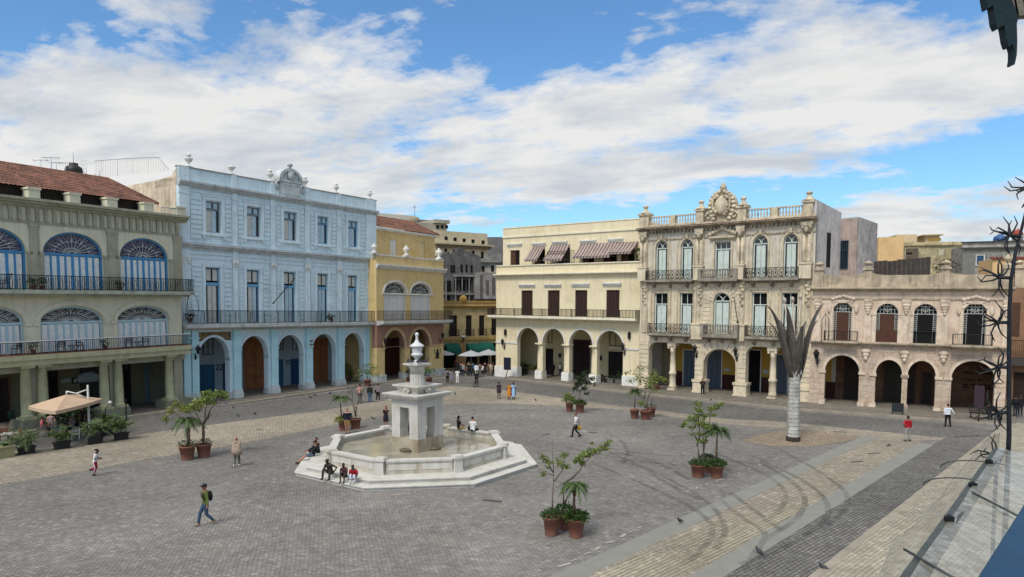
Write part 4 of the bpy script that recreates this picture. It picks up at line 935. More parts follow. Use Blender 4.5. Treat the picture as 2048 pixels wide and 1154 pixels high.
# ================================================================ grey ornate house with a carved crest
F=Fac('grey_ornate_house','weathered grey ornate house with carved coat of arms crest and stone balustrades',1295,776,-39.5,-.3)
S1=M('grey_stucco','#c6bead',.88,.1,.9,'#7d7465',.45,.7,.45); S2=M('grey_carved_stone','#c8ba9f',.88,.14,1.6,'#5c554a',.55,1.1,.7,bump=.3); S3=M('pale_pier_stone','#d1c3a8',.88,.1,1.2,'#7a7060',.45,.9,.5)
S4=M('blackened_stone','#b0a28b',.9,.18,1.8,'#403b34',.7,1.3,.8,bump=.3)
q=Zm(1260,360,4.8075); p8=Zm(1260,560,4.275)
UL,UR=F.u(1280,620),F.u(1627,620)
zc1=zav(F,q(80,470),q(1785,365)); zc0=zav(F,q(80,495),q(1785,395)); zpl=zav(F,q(200,440),q(1660,340)); zbt=zav(F,q(195,350),q(1670,245),d=.1)
zb2t=zav(F,q(180,868),q(1600,838),d=-.7); zb2b=zav(F,q(175,960),q(1640,938),d=-.7)
zb1t=zav(F,p8(155,372),p8(1250,392),d=-.7); zb1b=zav(F,p8(155,460),p8(1250,482),d=-.7)
f2=zb2b+.02; f1=zb1b+.02
W3=[(248,360,583,655),(490,608,568,645),(1180,1325,527,615),(1475,1615,510,600)]
w3=[(F.u(*q(a,750)),F.u(*q(b,750))) for a,b,_,_ in W3]; w3c=sum(F.z(*q((a+b)/2,c)) for a,b,c,_ in W3)/4; w3s=sum(F.z(*q((a+b)/2,d)) for a,b,_,d in W3)/4
c3=(F.u(*q(815,720)),F.u(*q(970,720))); c3t=F.z(*q(890,592))
W2_=[(F.u(*p8(a,250)),F.u(*p8(b,250))) for a,b in ((208,322),(428,536),(1042,1170),(1298,1432))]; w2t=zav(F,p8(265,110),p8(482,110),p8(1106,106),p8(1365,106))
c2=(F.u(*p8(715,280)),F.u(*p8(855,280))); c2s=F.z(*p8(785,180)); c2c=F.z(*p8(785,108))
gl=(F.u(*p8(160,750)),F.u(*p8(556,750))); gr=(F.u(*p8(990,750)),F.u(*p8(1452,750))); gm=(F.u(*p8(632,800)),F.u(*p8(905,800)))
gt=zav(F,p8(360,540),p8(1150,570)); gms=F.z(*p8(770,725)); gmc=F.z(*p8(768,590))
def basket(u0,u1,z0,zt,r): return [(u0,z0),(u1,z0)]+[(u1-r+r*math.cos(PI/2*i/6),zt-r+r*math.sin(PI/2*i/6)) for i in range(7)]+[(u0+r-r*math.sin(PI/2*i/6),zt-r+r*math.cos(PI/2*i/6)) for i in range(7)]
AD=4.6
mb=MB(); mb.wall(rect(UL,UR,f2,zc0),[arch(a,b,f2+.05,w3s,w3c) for a,b in w3]+[rect(*c3,f2+.05,c3t)],0,.5); F.part('wall',mb,S1)
mb=MB(); mb.wall(rect(UL,UR,f1,f2-.003),[rect(a,b,f1+.05,w2t) for a,b in W2_]+[arch(*c2,f1+.05,c2s,c2c)],0,.5); F.part('wall',mb,M('pale_grey_stucco','#d0c2a6',.88,.08,.9,'#857c6c',.45,.7,.4))
mb=MB(); mb.wall(rect(UL,UR,-.3,f1-.003),[basket(*gl,.15,gt,.8),basket(*gr,.15,gt,.8),arch(*gm,.15,gms,gmc,18)],0,.7); F.part('arcade_front',mb,S3)
SDW=M('white_side_wall','#c3bfba',.9,.06,.8,'#6a6560',.5,.8,.45)
def side_uz(x,y):   # point on the plane x=UR of this facade
    r=F.R.transposed()@ray(x,y); o=F.R.transposed()@(CAM-F.A); k=(UR-o.x)/r.x; pnt=o+r*k; return pnt.y,pnt.z
SDD=side_uz(1681,500)[0]
mb=MB(); mb.box(UL,UR-.02,.52,SDD,f1,zpl-.2); mb.box(UL,UR,AD,SDD,-.3,f1); mb.box(UL,UL+.3,.7,AD,-.3,f1); F.part('rear_block',mb,SDW)
mb=MB(); mb.prism([(.02,f2),(SDD,f2),(SDD,zpl+.9),(.02,zpl+1.3)],UR-.3,UR); mb.v=[(y,x,z) for x,y,z in mb.v]; F.part('side_wall',mb,SDW)
s0=side_uz(1653,500); s1=side_uz(1661,500); st=side_uz(1657,465)[1]; sb=side_uz(1657,535)[1]
mb=MB(); mb.box(UR-.01,UR+.015,min(s0[0],s1[0]),max(s0[0],s1[0]),sb,st); F.part('side_window',mb,DARK)
# columns and pilasters on the upper floors
mb=MB(); pe=MB()
cols=[(105,175),(640,715),(1035,1110),(1655,1758)]
CU=[(F.u(*q(a,650)),F.u(*q(b,650))) for a,b in cols]
for a,b in CU:
    w=(b-a)
    for c in (a+w*.25,b-w*.25): mb.lathe([(w*.2,0),(w*.22,.1),(w*.17,.25),(w*.17,1.0),(w*.2,1.1),(w*.17,1.2),(w*.15,zc0-f2-2.6)],(c,-.28,f2+1.35),10)
    mb.box(a,b,-.2,.02,f2+1.35,zc0-.3)
    pe.box(a-.06,b+.06,-.55,.02,f2-.1,f2+1.2); pe.box(a-.12,b+.12,-.62,.02,f2+1.2,f2+1.35)
    mb.box(a-.05,b+.05,-.5,.02,zc0-.35,zc0-.05); mb.lathe([(w*.35,0),(w*.5,.6),(w*.55,.7)],((a+b)/2,-.2,zc0-1.05),10)
    for s in (-1,1): mb.ell(((a+b)/2+s*w*.33,-.42,zc0-.55),(.18,.16,.22),8,6)
    mb.ell(((a+b)/2,-.5,zc0-.75),(.2,.15,.35),8,6)
parts(F,'column',mb,S2); parts(F,'pedestal',pe,S3)
# carved pendants and rusticated piers lower down
mb=MB()
PU=[(F.u(*p8(a,300)),F.u(*p8(b,300))) for a,b in ((100,152),(572,628),(930,978),(1490,1540))]
for a,b in PU:
    w=b-a; mb.box(a,b,-.1,.02,f1,f2-.1); c=(a+b)/2
    for k in range(7): mb.ell((c+.07*(-1)**k,-.14,f2-.45-k*.34),(.28-.022*k,.12,.2),8,5)
    mb.box(a-.05,b+.05,-.2,.02,f2-.2,f2+.0)
parts(F,'carved_pendant',mb,S2)
mb=MB()
def rust(mb,a,b,z0,z1,h=.46,out=.09,y=0):
    k=max(1,round((z1-z0)/h)); h=(z1-z0)/k
    for j in range(k): mb.box(a,b,y-out,y+.02,z0+h*j+.025,z0+h*(j+1)-.025)
GPU=[(UL,gl[0]),(gl[1],gm[0]),(gm[1],gr[0]),(gr[1],UR)]
for a,b in GPU: rust(mb,a,b,1.5,gt+.1)
for a,b in ((PU[1][1],c2[0]-.35),(c2[1]+.35,PU[2][0])): rust(mb,a,b,f1+1,f2-.3,.42,.07)
for (a,b,zs_,zc_,w) in ((gm[0],gm[1],gms,gmc,.9),(c2[0],c2[1],c2s,c2c,.75)):
    c,h,r=(a+b)/2,(b-a)/2,zc_-zs_
    for i in range(11):
        a0,a1=PI*(i+.08)/11,PI*(i+.92)/11; L=[(c+(h+e)*math.cos(t_),zs_+(r+e)*math.sin(t_)) for e,t_ in ((.1,a0),(w,a0),(w,a1),(.1,a1))]; mb.prism(L,-.1,.01)
parts(F,'rustication',mb,S3,.05,.8)
mb=MB()
for a,b in GPU: mb.box(a-.14,b+.14,-.22,.85,-.2,1.25); mb.box(a-.22,b+.22,-.3,.9,1.25,1.5); mb.box(a-.2,b+.2,-.28,.88,-.2,.35)
parts(F,'pier_base',mb,S3)
mb=MB()
for g0 in (gl,gr):
    u=(g0[0]+g0[1])/2 if g0 is gl else F.u(*p8(1222,800),.35)
    if g0 is gl: u=F.u(*p8(365,800),.35)
    mb.box(u-.42,u+.42,-.07,.77,.1,.35); mb.lathe([(.42,.35),(.4,.6),(.34,.75),(.34,1.75),(.4,1.8),(.4,2.0),(.3,2.1),(.29,3),(.25,gt-1.0),(.3,gt-.95),(.27,gt-.85),(.38,gt-.35)],(u,.35,0),14); mb.box(u-.45,u+.45,-.1,.8,gt-.35,gt-.02)
    for s in (-1,1): mb.ell((u+s*.33,.0,gt-.5),(.14,.14,.16),7,5)
parts(F,'arcade_column',mb,S3)
mb=MB(); archivolt(mb,*gm,gms,gmc,.14,-.13,.02,20,.3); archivolt(mb,*c2,c2s,c2c,.14,-.13,.02,18,f1)
for a,b in w3:
    archivolt(mb,a,b,w3s,w3c,.16,-.1,.02,16,f2); archivolt(mb,a-.35,b+.35,w3s,w3c+.35,.1,-.07,.01,16,f2); mb.box((a+b)/2-.13,(a+b)/2+.13,-.2,0,w3c+.05,w3c+.5)
for a,b in W2_:
    mb.box(a-.4,a-.25,-.09,.01,f1,w2t+.25); mb.box(b+.25,b+.4,-.09,.01,f1,w2t+.25); mb.box(a-.4,b+.4,-.1,.01,w2t+.25,w2t+.42); mb.box(a-.12,a,-.05,.01,f1,w2t+.1); mb.box(b,b+.12,-.05,.01,f1,w2t+.1); mb.box(a-.12,b+.12,-.05,.01,w2t,w2t+.1)
a,b=c3; mb.box(a-.2,a,-.1,.01,f2,c3t+.15); mb.box(b,b+.2,-.1,.01,f2,c3t+.15); cornice(mb,a-.5,b+.5,c3t+.2,c3t+.5,.35,0,2)
for i in range(9): s=(i-4)/4; mb.ell(((a+b)/2+s*1.3,-.2,c3t+.75+.55*(1-abs(s))),(.24,.14,.2),8,5)
mb.ell(((a+b)/2,-.25,c3t+1.35),(.3,.2,.32),8,6)
parts(F,'window_surround',mb,S2)
LBL=M('pale_green_joinery','#c3ccc4',.6,.06,4); ICE=M('pale_aqua_leaf','#bcc6bd',.65,.12,2)
for a,b in w3:
    w=b-a; window(F,a,b,f2+.05,w3s,.25,.09,1,None,LBL,PANEB,w3c,shut=((a+w*.2,a+w*.49,f2+.1,w3s-.15,ICE,.2),(a+w*.51,a+w*.8,f2+.1,w3s-.15,ICE,.2)))
    m=MB(); c=(a+b)/2
    for s in (-1,1): m.tube([(c,.2,w3s),(c+s*w*.07,.2,w3s+(w3c-w3s)*.4),(c+s*w*.32,.2,w3s+(w3c-w3s)*.78)],.05,4,False)
    F.part('tracery',m,LBL)
a,b=c3; w=b-a; window(F,a,b,f2+.05,c3t,.25,.09,3,f2+(c3t-f2)*.8,LBL,PANEB,shut=((a+w*.16,a+w*.49,f2+.1,f2+(c3t-f2)*.76,ICE,.2),(a+w*.51,a+w*.84,f2+.1,f2+(c3t-f2)*.76,ICE,.2)))
for a,b in W2_:
    w=b-a; h=w2t-f1; window(F,a,b,f1+.05,w2t,.25,.09,2,f1+h*.72,LBL,DARK,shut=((a+w*.17,a+w*.48,f1+.1,f1+h*.69,ICE,.2),(a+w*.52,a+w*.83,f1+.1,f1+h*.69,ICE,.2)))
a,b=c2; w=b-a; window(F,a,b,f1+.05,c2s,.25,.1,1,None,LBL,DARK,c2c,shut=((a+w*.12,a+w*.48,f1+.1,c2s-.15,ICE,.2),(a+w*.52,a+w*.88,f1+.1,c2s-.15,ICE,.2)))
m=MB(); c=(a+b)/2
for s in (-1,1): m.tube([(c,.2,c2s),(c+s*w*.07,.2,c2s+(c2c-c2s)*.4),(c+s*w*.32,.2,c2s+(c2c-c2s)*.78)],.055,4,False)
F.part('tracery',m,LBL)
mb=MB(); cornice(mb,UL-.25,UR+.2,zc0-.05,zc1,.75,0,4); n=44
for i in range(n): u=UL+(UR-UL)*(i+.5)/n; mb.box(u-.09,u+.09,-.3,0,zc0-.3,zc0-.06)
mb.box(UL,UR,-.1,.01,zc0-1.0,zc0-.88)
F.part('cornice',mb,S4)
mb=MB(); mb.box(UL-.2,UR+.15,-.78,-.3,zc1+.01,zc1+.05); F.part('cornice_top',mb,M('rust_tile_strip','#7a5346',.85,.15,3))
# roof balustrade with four pedestals and ball finials
mb=MB(); mb.box(UL,UR,-.2,.35,zc1,zpl)
PP=[]
for x0,x1 in ((105,195),(650,718),(1045,1130),(1672,1768)): PP.append((F.u(*q(x0,300),.1),F.u(*q(x1,300),.1)))
for i in (0,2):
    a,b=PP[i][1],PP[i+1][0]; m=(a+b)/2; mb.box(m-.3,m+.3,-.12,.3,zpl,zbt-.02); balusters(mb,a,m-.3,.1,zpl,zbt,.3,.085); balusters(mb,m+.3,b,.1,zpl,zbt,.3,.085)
F.part('roof_balustrade',mb,S2)
for (a,b),x,yt in zip(PP,(155,690,1083,1718),(245,195,160,108)):
    o=MB(); zz=zbt+.15; o.box(a,b,-.25,.55,zc1,zz); o.box(a-.12,b+.12,-.37,.67,zz,zz+.2); c=(a+b)/2; H_=F.z(*q(x,yt),.15)-zz-.2
    o.lathe([(.62,0),(.45,H_*.18),(.28,H_*.34),(.2,H_*.44),(.2,H_*.56),(.14,H_*.6),(.25,H_*.7),(.3,H_*.82),(.22,H_*.95),(.03,H_)],(c,.15,zz+.2),12); F.part('pedestal_finial',o,S2)
# crest
cx_=(F.u(*q(735,350))+F.u(*q(1040,350)))/2; hw=(F.u(*q(1040,350))-F.u(*q(735,350)))/2; zb=zc1+.1; zt_=F.z(*q(880,100)); H_=zt_-zb
prof=[(-1,.12),(-1.0,.3),(-.92,.45),(-.85,.62),(-.72,.8),(-.45,.93),(-.2,.98),(-.12,1.06),(0,1.12),(.12,1.06),(.2,.98),(.45,.93),(.72,.8),(.85,.62),(.92,.45),(1.0,.3),(1,.12),(1,0),(-1,0)]
mb=MB(); mb.prism([(cx_+hw*x*.97,zb+H_*z) for x,z in prof],-.1,.6)
mb.ell((cx_,-.2,zb+H_*.52),(hw*.42,.28,H_*.3),14,10); mb.ell((cx_,-.42,zb+H_*.46),(hw*.24,.12,H_*.2),12,8)
R=random.Random(5)
for s in (-1,1):
    for k in range(9):
        a=PI*.5+s*(.25+k*.26); rr=.88 if k<6 else .8; mb.ell((cx_+hw*rr*math.cos(a)*.86,-.2,zb+H_*(.46+.5*math.sin(a))),(.26,.2,.2),8,5)
    mb.tube([(cx_+s*hw*(.82+.2*math.cos(a)*(1-a/9)),-.2,zb+H_*(.2+.13*math.sin(a)*(1-a/9))) for a in [k*.5 for k in range(14)]],.1,6)
    mb.tube([(cx_+s*hw*.15,-.3,zb+H_*.82),(cx_+s*hw*.5,-.3,zb+H_*.75),(cx_+s*hw*.55,-.3,zb+H_*.5),(cx_+s*hw*.3,-.3,zb+H_*.2)],.11,6)
for k in range(22): mb.ell((cx_+R.uniform(-.6,.6)*hw,-.22,zb+H_*R.uniform(.2,.85)),(R.uniform(.12,.25),.2,R.uniform(.1,.22)),7,5)
mb.lathe([(.35,0),(.25,.25),(.38,.4),(.2,.55),(.25,.7),(.05,.8)],(cx_,.1,zt_-H_*.02),10)
F.part('crest',mb,S2)
# balconies
BSL=M('balcony_stone','#9b9384',.9,.15,1.5,'#4b463e',.7,1.1,.6,bump=.3)
def balc(u0,u1,zt,zb,iron,out=.8):
    mb=MB(); mb.box(u0,u1,-out,0,zb-.22,zb); cornice(mb,u0+.1,u1-.1,zb-.42,zb-.22,out*.7,0,2)
    for f in (.15,.5,.85): u=u0+(u1-u0)*f; mb.prism([(0,zb-.22),(-out*.75,zb-.25),(-out*.5,zb-.5),(0,zb-.85)],u-.14,u+.14); k=len(mb.v)-8; mb.v[k:]=[(y,x,z) for x,y,z in mb.v[k:]]
    o=F.part('balcony_slab',mb,BSL)
    r=MB()
    if iron:
        rail(r,u0+.1,u1-.1,-out+.06,zb,zt,.12,.02,out-.1)
        n=int((u1-u0)/.55)
        for i in range(n):
            c=u0+.2+(u1-u0-.4)*(i+.5)/n; h=zt-zb; r.tube([(c+.2*math.cos(a),-out+.05,zb+h*.5+h*.38*math.sin(a)) for a in [PI*k/5 for k in range(11)]],.025,4,False,False); r.ell((c,-out+.05,zb+h*.5),(.07,.05,.12),6,4)
        r.build('railing',MATS['black_iron'],o)
    else:
        balusters(r,u0+.35,u1-.35,-out+.15,zb,zt,.26,.09)
        for e in (u0,u1-.35): r.box(e,e+.35,-out,-.02,zb,zt+.03)
        r.build('balustrade',BSL,o)
balc(CU[0][1]+.02,CU[1][0]-.1,zb2t,zb2b,True); balc(CU[2][1]+.1,CU[3][0]-.05,zb2t,zb2b,True); balc(CU[1][1]-.3,CU[2][0]+.3,zb2t,zb2b,False)
balc(F.u(*p8(158,450),-.4),F.u(*p8(525,450),-.4),zb1t,zb1b,True); balc(F.u(*p8(985,480),-.4),F.u(*p8(1460,480),-.4),zb1t,zb1b,True); balc(F.u(*p8(612,450),-.6),F.u(*p8(930,450),-.6),zb1t+.05,zb1b,False,1.0)
mb=MB(); 
for a,b in ((F.u(*p8(525,430),-.2),gm[0]-.1),(gm[1]+.1,F.u(*p8(985,430),-.2))): mb.box(a,b,-.45,.01,f1-.5,f1+.95); mb.box(a-.08,b+.08,-.52,.01,f1+.95,f1+1.1)
parts(F,'pedestal',mb,S3)
# flag poles, arcade wall and doors, lanterns
mb=MB(); a=Vector((F.u(*p8(920,360),-.9),-.9,F.z(*p8(920,360),-.9))); mb.tube([a,(a.x-.75,-.1,a.z+2.4)],.04,5); mb.ell(a,.12,8,5); F.part('flagpole',mb,MATS['rusty_iron'])
mb=MB(); mb.box(UL+.3,UR,AD-.04,AD,1.7,f1-.3); F.part('arcade_wall',mb,M('arcade_mustard','#a98a3c',.9,.08,1)); mb=MB(); mb.box(UL+.3,UR,AD-.05,AD,.15,1.7); F.part('dado',mb,M('maroon_dado','#3f1f1a',.8,.1,1))
U=lambda zx:F.u(*p8(zx,750),AD); ZZ=lambda zx,zy:F.z(*p8(zx,zy),AD)
mb=MB(); mb.box(U(215),U(345),AD-.08,AD-.05,.15,f1-.4); F.part('grey_panel',mb,M('arcade_taupe','#8a7f68',.9,.08,1))
SLT=M('slate_door','#4d5a66',.6,.15,3)
for a,b in ((462,560),(665,785),(1255,1350)): door(F,U(a),U(b),.15,ZZ((a+b)/2,600 if a!=1255 else 640),AD-.06,SLT,(3,3),fm=WTR)
for a,b in ((178,214),(985,1118)): door(F,U(a),U(b),.15,ZZ((a+b)/2,600),AD-.06,DARK,(1,2),False,fm=WTR)
mb=MB(); mb.box(U(1140),U(1185),AD-.07,AD-.04,ZZ(1160,800),ZZ(1160,765)); F.part('notice_board',mb,MATS['paper_grey']); mb=MB(); mb.box(U(808),U(855),AD-.07,AD-.04,ZZ(830,780),ZZ(830,755)); F.part('notice_board',mb,MATS['paper_grey'])
for x,y in ((575,615),(920,640),(1605,660)): lantern(F,F.u(*p8(x,y)),-.1,F.z(*p8(x,y)))
FGY=F
# block behind the grey house (roof rooms with a barred blue window)
FG0=FGY; U1=UR
BK=Fac('rooftop_house','pale mauve roof house with a tall barred window beside the grey house',1681,500,-39.5,-.3,point=FG0.W(U1,SDD,0))
MAUV=M('mauve_plaster','#bab4ae',.9,.1,.7,'#5c534d',.6,.9,.5); PKW=M('pink_old_plaster','#ac9c93',.9,.12,.9,'#5e4f47',.6,.9,.6)
ua=BK.u(1713,500); zt=BK.z(1700,437); zb_=BK.z(1700,549)
mb=MB(); mb.box(0,ua,0,.3,5,zt); BK.part('wall',mb,PKW)
r_=BK.R.transposed()@ray(1753,500); o_=BK.R.transposed()@(CAM-BK.A); k_=(ua-o_.x)/r_.x; dd=(o_+r_*k_).y
mb=MB(); mb.box(0,ua+.02,.32,dd,5,zt+.15); BK.part('side_wall',mb,MAUV)
window(BK,BK.u(1681.5,500),BK.u(1697,500),BK.z(1690,538),BK.z(1690,481),-.05,.06,4,BK.z(1690,500),M('iron_blue','#24404f',.6,.2,4),DARK)
# ================================================================ pink stone arcade
F=Fac('pink_arcade_house','pink stone arcade house with iron balconies and urn posts along its parapet',1625,806,-29,-.6)
K1_=M('pink_stucco','#d0bba5',.88,.08,.9,'#86705c',.5,.8,.4); K2_=M('pink_trim','#d0bea8',.88,.1,1.3,'#7a6a57',.55,1,.5); K3_=M('grey_parapet','#b6a68e',.9,.15,1.2,'#524c42',.6,.9,.7); K4=BR('pink_ashlar','#cbb7a2','#bfa992','#9c8975',1.1,.5,.012,plane='xz',big=.25,stain='#8f735e')
q=Zm(1600,380,4.4375); p=Zm(1600,580,3.607)
UL,UR=F.u(1624,640),F.u(2019,640)
zc1=zav(F,q(110,868),q(1880,868)); zc0=zav(F,q(110,895),q(1880,895)); zpar=zav(F,q(300,762),q(1000,755),q(1500,745)); zpost=zav(F,q(600,712),q(1290,700))
fl=zav(F,p(90,368),p(1400,405)); flb=zav(F,p(90,392),p(1400,432))
dz=zav(F,p(305,98),p(1258,102)); dc=zav(F,p(626,98),p(903,100)); ds=zav(F,p(626,170),p(903,175))
DR=[(F.u(*p(a,250)),F.u(*p(b,250))) for a,b in ((240,370),(548,706),(818,986),(1178,1342))]
AR=[(F.u(*p(a,720)),F.u(*p(b,720))) for a,b in ((175,422),(541,732),(772,974),(1088,1402))]
gs=[F.z(*p(x,y)) for x,y in ((300,585),(636,608),(872,620),(1245,640))]; gc=[F.z(*p(x,y)) for x,y in ((295,470),(636,503),(872,510),(1243,512))]
AD=4.5
mb=MB(); mb.wall(rect(UL,UR,fl,zc0),[[(a,fl+.05),(b,fl+.05),(b,dz-.45),(b-.35,dz),(a+.35,dz),(a,dz-.45)] for a,b in (DR[0],DR[3])]+[arch(a,b,fl+.05,ds,dc) for a,b in DR[1:3]],0,.5); F.part('wall',mb,K1_)
mb=MB(); mb.wall(rect(UL,UR,-.3,fl-.003),[arch(a,b,.15,s,c,18) for (a,b),s,c in zip(AR,gs,gc)],0,.8); F.part('arcade_front',mb,K4)
mb=MB(); mb.box(UL,UR,.52,11,fl,zc1); mb.box(UL,UR,AD,11,-.3,fl); mb.box(UR-.4,UR,.8,AD,-.3,fl); F.part('rear_block',mb,K1_)
mb=MB(); cornice(mb,UL-.2,UR+.25,zc0-.05,zc1+.02,.55,0,3); mb.box(UL,UR,-.08,.01,zc0-.75,zc0-.62); F.part('cornice',mb,K3_)
# parapet with swept tops between posts
px_=[(130,210),(565,640),(1255,1330),(1805,1890),(1905,1985)]; PU=[(F.u(*q(a,780)),F.u(*q(b,780))) for a,b in px_]
L=[(UL,zc1)]
L=[(UL,zc1),(UL,zpost-.2)]
for i in range(3):
    a,b=PU[i][1],PU[i+1][0]; L+=[(a,zpost-.25)]+[(a+.5+.45*math.cos(PI-t_),zpar+.35-.3*math.sin(t_)) for t_ in (0,.5,1.0)]+[(a+1.0,zpar),(b-1.0,zpar)]+[(b-.5+.45*math.cos(t_),zpar+.35-.3*math.sin(t_)) for t_ in (1.0,.5,0)]+[(b,zpost-.25)]
L+=[(UR,zpost-.25),(UR,zc1)]
mb=MB(); mb.prism(L,-.05,.35); mb.box(UL,UR,-.12,.4,zc1+.02,zc1+.3); F.part('parapet',mb,K3_)
for (a,b),x,yt in zip(PU,(165,600,1292,1845,1945),(635,625,620,560,620)):
    o=MB(); o.box(a,b,-.15,.5,zc1,zpost); o.box(a-.1,b+.1,-.25,.6,zpost,zpost+.18); c=(a+b)/2; H_=F.z(*q(x,yt),.2)-zpost-.18
    o.lathe([(.38,0),(.3,H_*.15),(.16,H_*.25),(.15,H_*.35),(.36,H_*.5),(.4,H_*.62),(.28,H_*.78),(.12,H_*.9),(.02,H_)],(c,.18,zpost+.18),12); F.part('parapet_post',o,K3_)
mb=MB()
for a,b in ((105,146),(463,512),(735,790),(1014,1066),(1463,1502)):
    ua_,ub_=F.u(*p(a,250)),F.u(*p(b,250)); pilaster(mb,ua_,ub_,fl,zc0-.75,.14,cap=.3); c=(ua_+ub_)/2
    for k in range(4): mb.ell((c,-.18,zc0-1.25-k*.22),(.34-.07*k,.1,.16),8,5)
parts(F,'pilaster',mb,K2_)
mb=MB()
for a,b in DR[1:3]:
    archivolt(mb,a,b,ds,dc,.22,-.1,.02,16); 
    for e,s in ((a,-1),(b,1)): mb.box(min(e,e+s*.3),max(e,e+s*.3),-.1,.02,fl,ds); mb.box(min(e,e+s*.4)-.03,max(e,e+s*.4)+.03,-.15,.02,ds-.12,ds+.08)
for a,b in (DR[0],DR[3]):
    mb.box(a-.3,a-.04,-.1,.01,fl,dz-.3); mb.box(b+.04,b+.3,-.1,.01,fl,dz-.3); mb.box(a-.1,b+.1,-.1,.01,dz+.04,dz+.3); mb.obox((a+.05,-.05,dz-.12),(.7,0,.7),(0,1,0),(-.7,0,.7),.7,.1,.24); mb.obox((b-.05,-.05,dz-.12),(.7,0,-.7),(0,1,0),(.7,0,.7),.7,.1,.24)
    for i in range(7): s=(i-3)/3; mb.ell(((a+b)/2+s*.8,-.12,dz+.4+.25*(1-abs(s))),(.2,.1,.16),7,5)
    for e in (a-.35,b+.35): mb.ell((e,-.1,dz-.5),(.18,.1,.4),7,5)
parts(F,'window_surround',mb,K2_)
mb=MB(); cornice(mb,UL-.05,UR+.2,flb,fl+.03,.45,0,3); F.part('string_course',mb,K3_)
BRN2=M('chestnut_door','#4a2d1f',.6,.25,3); GRI=M('fanlight_lattice','#a3a69f',.6,.1,5)
for i,(a,b) in enumerate(DR):
    t0=ds if i in (1,2) else dz-.75; w=b-a
    f=MB()
    if i in (1,2): L=arch(a,b,t0,t0,dc,12)[2:]
    else: L=[(a,t0),(b,t0),(b,dz-.45),(b-.35,dz),(a+.35,dz),(a,dz-.45)]
    f.add([(x,.28,z) for x,z in L],[tuple(range(len(L)))]); o=F.part('fanlight',f,DARK)
    g=MB(); top=dc if i in (1,2) else dz
    for k in range(1,6):
        u=a+w*k/6; h=top if not i in (1,2) else ds+(dc-ds)*math.sqrt(max(0,1-((u-(a+b)/2)/(w/2))**2)); g.box(u-.025,u+.025,.22,.27,t0,h-.02)
    for k in (0,.4,.75): z=t0+(top-t0)*k; hw=w/2 if i in (0,3) else w/2*math.sqrt(max(0,1-k*k)); g.box((a+b)/2-hw+.04,(a+b)/2+hw-.04,.22,.27,z-.03,z+.03)
    g.tube([((a+b)/2+.2*math.cos(x),.22,t0+.45*(top-t0)+.22*math.sin(x)) for x in [PI*k/6 for k in range(13)]],.03,4,False,False)
    for s,x0 in ((0,a),(1,b-w*.16)):
        for k in range(9): z=fl+1.1+(t0-fl-1.15)*k/8; g.box(x0,x0+w*.16,.22,.27,z-.025,z+.025)
        g.box(x0,x0+.04,.22,.27,fl,t0); g.box(x0+w*.16-.04,x0+w*.16,.22,.27,fl,t0)
    g.build('lattice',GRI,o)
    dk=BRN2 if i in (0,1) else DARK
    d=MB(); d.box(a+.02,b-.02,.3,.34,fl+.02,t0); d.box(a+w*.17,b-w*.17,.24,.3,fl+.02,t0-.03); d.box((a+b)/2-.02,(a+b)/2+.02,.22,.3,fl,t0)
    if i==1: d.box(a+.03,b-.03,.16,.2,fl+.05,fl+1.1)
    F.part('door',d,dk)
    if i in (2,): r=MB(); rail(r,a,b,.1,fl+.05,fl+1.1,.12,.02); F.part('railing',r,MATS['black_iron'])
for (x0,x1,i) in ((175,410,0),(1105,1388,3)):
    a,b=F.u(*p(x0,330),-.6),F.u(*p(x1,350),-.6); s=MB(); s.box(a-.1,b+.1,-.95,0,fl-.08,fl+.08); cornice(s,a,b,fl-.3,fl-.08,.75,0,2); o=F.part('balcony_slab',s,K3_)
    r=MB(); rail(r,a,b,-.88,fl+.08,F.z(*p((x0+x1)/2,296 if i==0 else 320),-.88),.14,.02,.85); r.build('railing',MATS['black_iron'],o)
c=F.P(*p(185,240),-.3); mb=MB(); mb.tube([(c[0]-.28,-.5,fl),(c[0]-.28,-.5,fl+1.9),(c[0],-.5,fl+2.5),(c[0]+.28,-.5,fl+1.9),(c[0]+.28,-.5,fl)],.03,4,False); mb.tube([(c[0],-.5,fl),(c[0],-.5,fl+2.4)],.02,4); F.part('side_grille',mb,MATS['black_iron'])
mb=MB()
for (a,b),s,c in zip(AR,gs,gc):
    archivolt(mb,a,b,s,c,.22,-.07,.02,20)
    for e,sg in ((a,-1),(b,1)): mb.box(min(e-sg*.06,e+sg*.5),max(e-sg*.06,e+sg*.5),-.1,.85,s-.22,s); mb.box(min(e-sg*.08,e+sg*.45),max(e-sg*.08,e+sg*.45),-.13,.88,.1,.5)
cb_=MB()
for x,y in ((475,462),(753,475),(1035,480)):
    u,z=F.P(*p(x,y)); 
    for k in range(3): cb_.ell((u,-.12,z+.25-k*.3),(.38-.1*k,.14,.22),8,6)
parts(F,'corbel',cb_,K2_); parts(F,'arch_moulding',mb,K2_)
mb=MB(); mb.box(UL,UR-.4,AD-.04,AD,.15,fl-.4); F.part('arcade_wall',mb,BR('brown_ashlar','#7d604b','#6b503e','#4d3a2e',1.2,.55,.012,plane='xz',big=.3))
U=lambda zx:F.u(*p(zx,750),AD); ZZ=lambda zx,zy:F.z(*p(zx,zy),AD)
mb=MB(); mb.box(U(150),U(222),AD-.07,AD-.04,1.7,fl-.4); F.part('painted_panel',mb,MATS['arcade_mustard']); mb=MB(); mb.box(U(150),U(250),AD-.075,AD-.04,.15,1.7); F.part('dado',mb,MATS['maroon_dado']); mb=MB(); mb.box(U(222),U(252),AD-.08,AD-.04,1.7,fl-.4); F.part('white_panel',mb,M('cream_panel','#b5afa0',.9,.06,1))
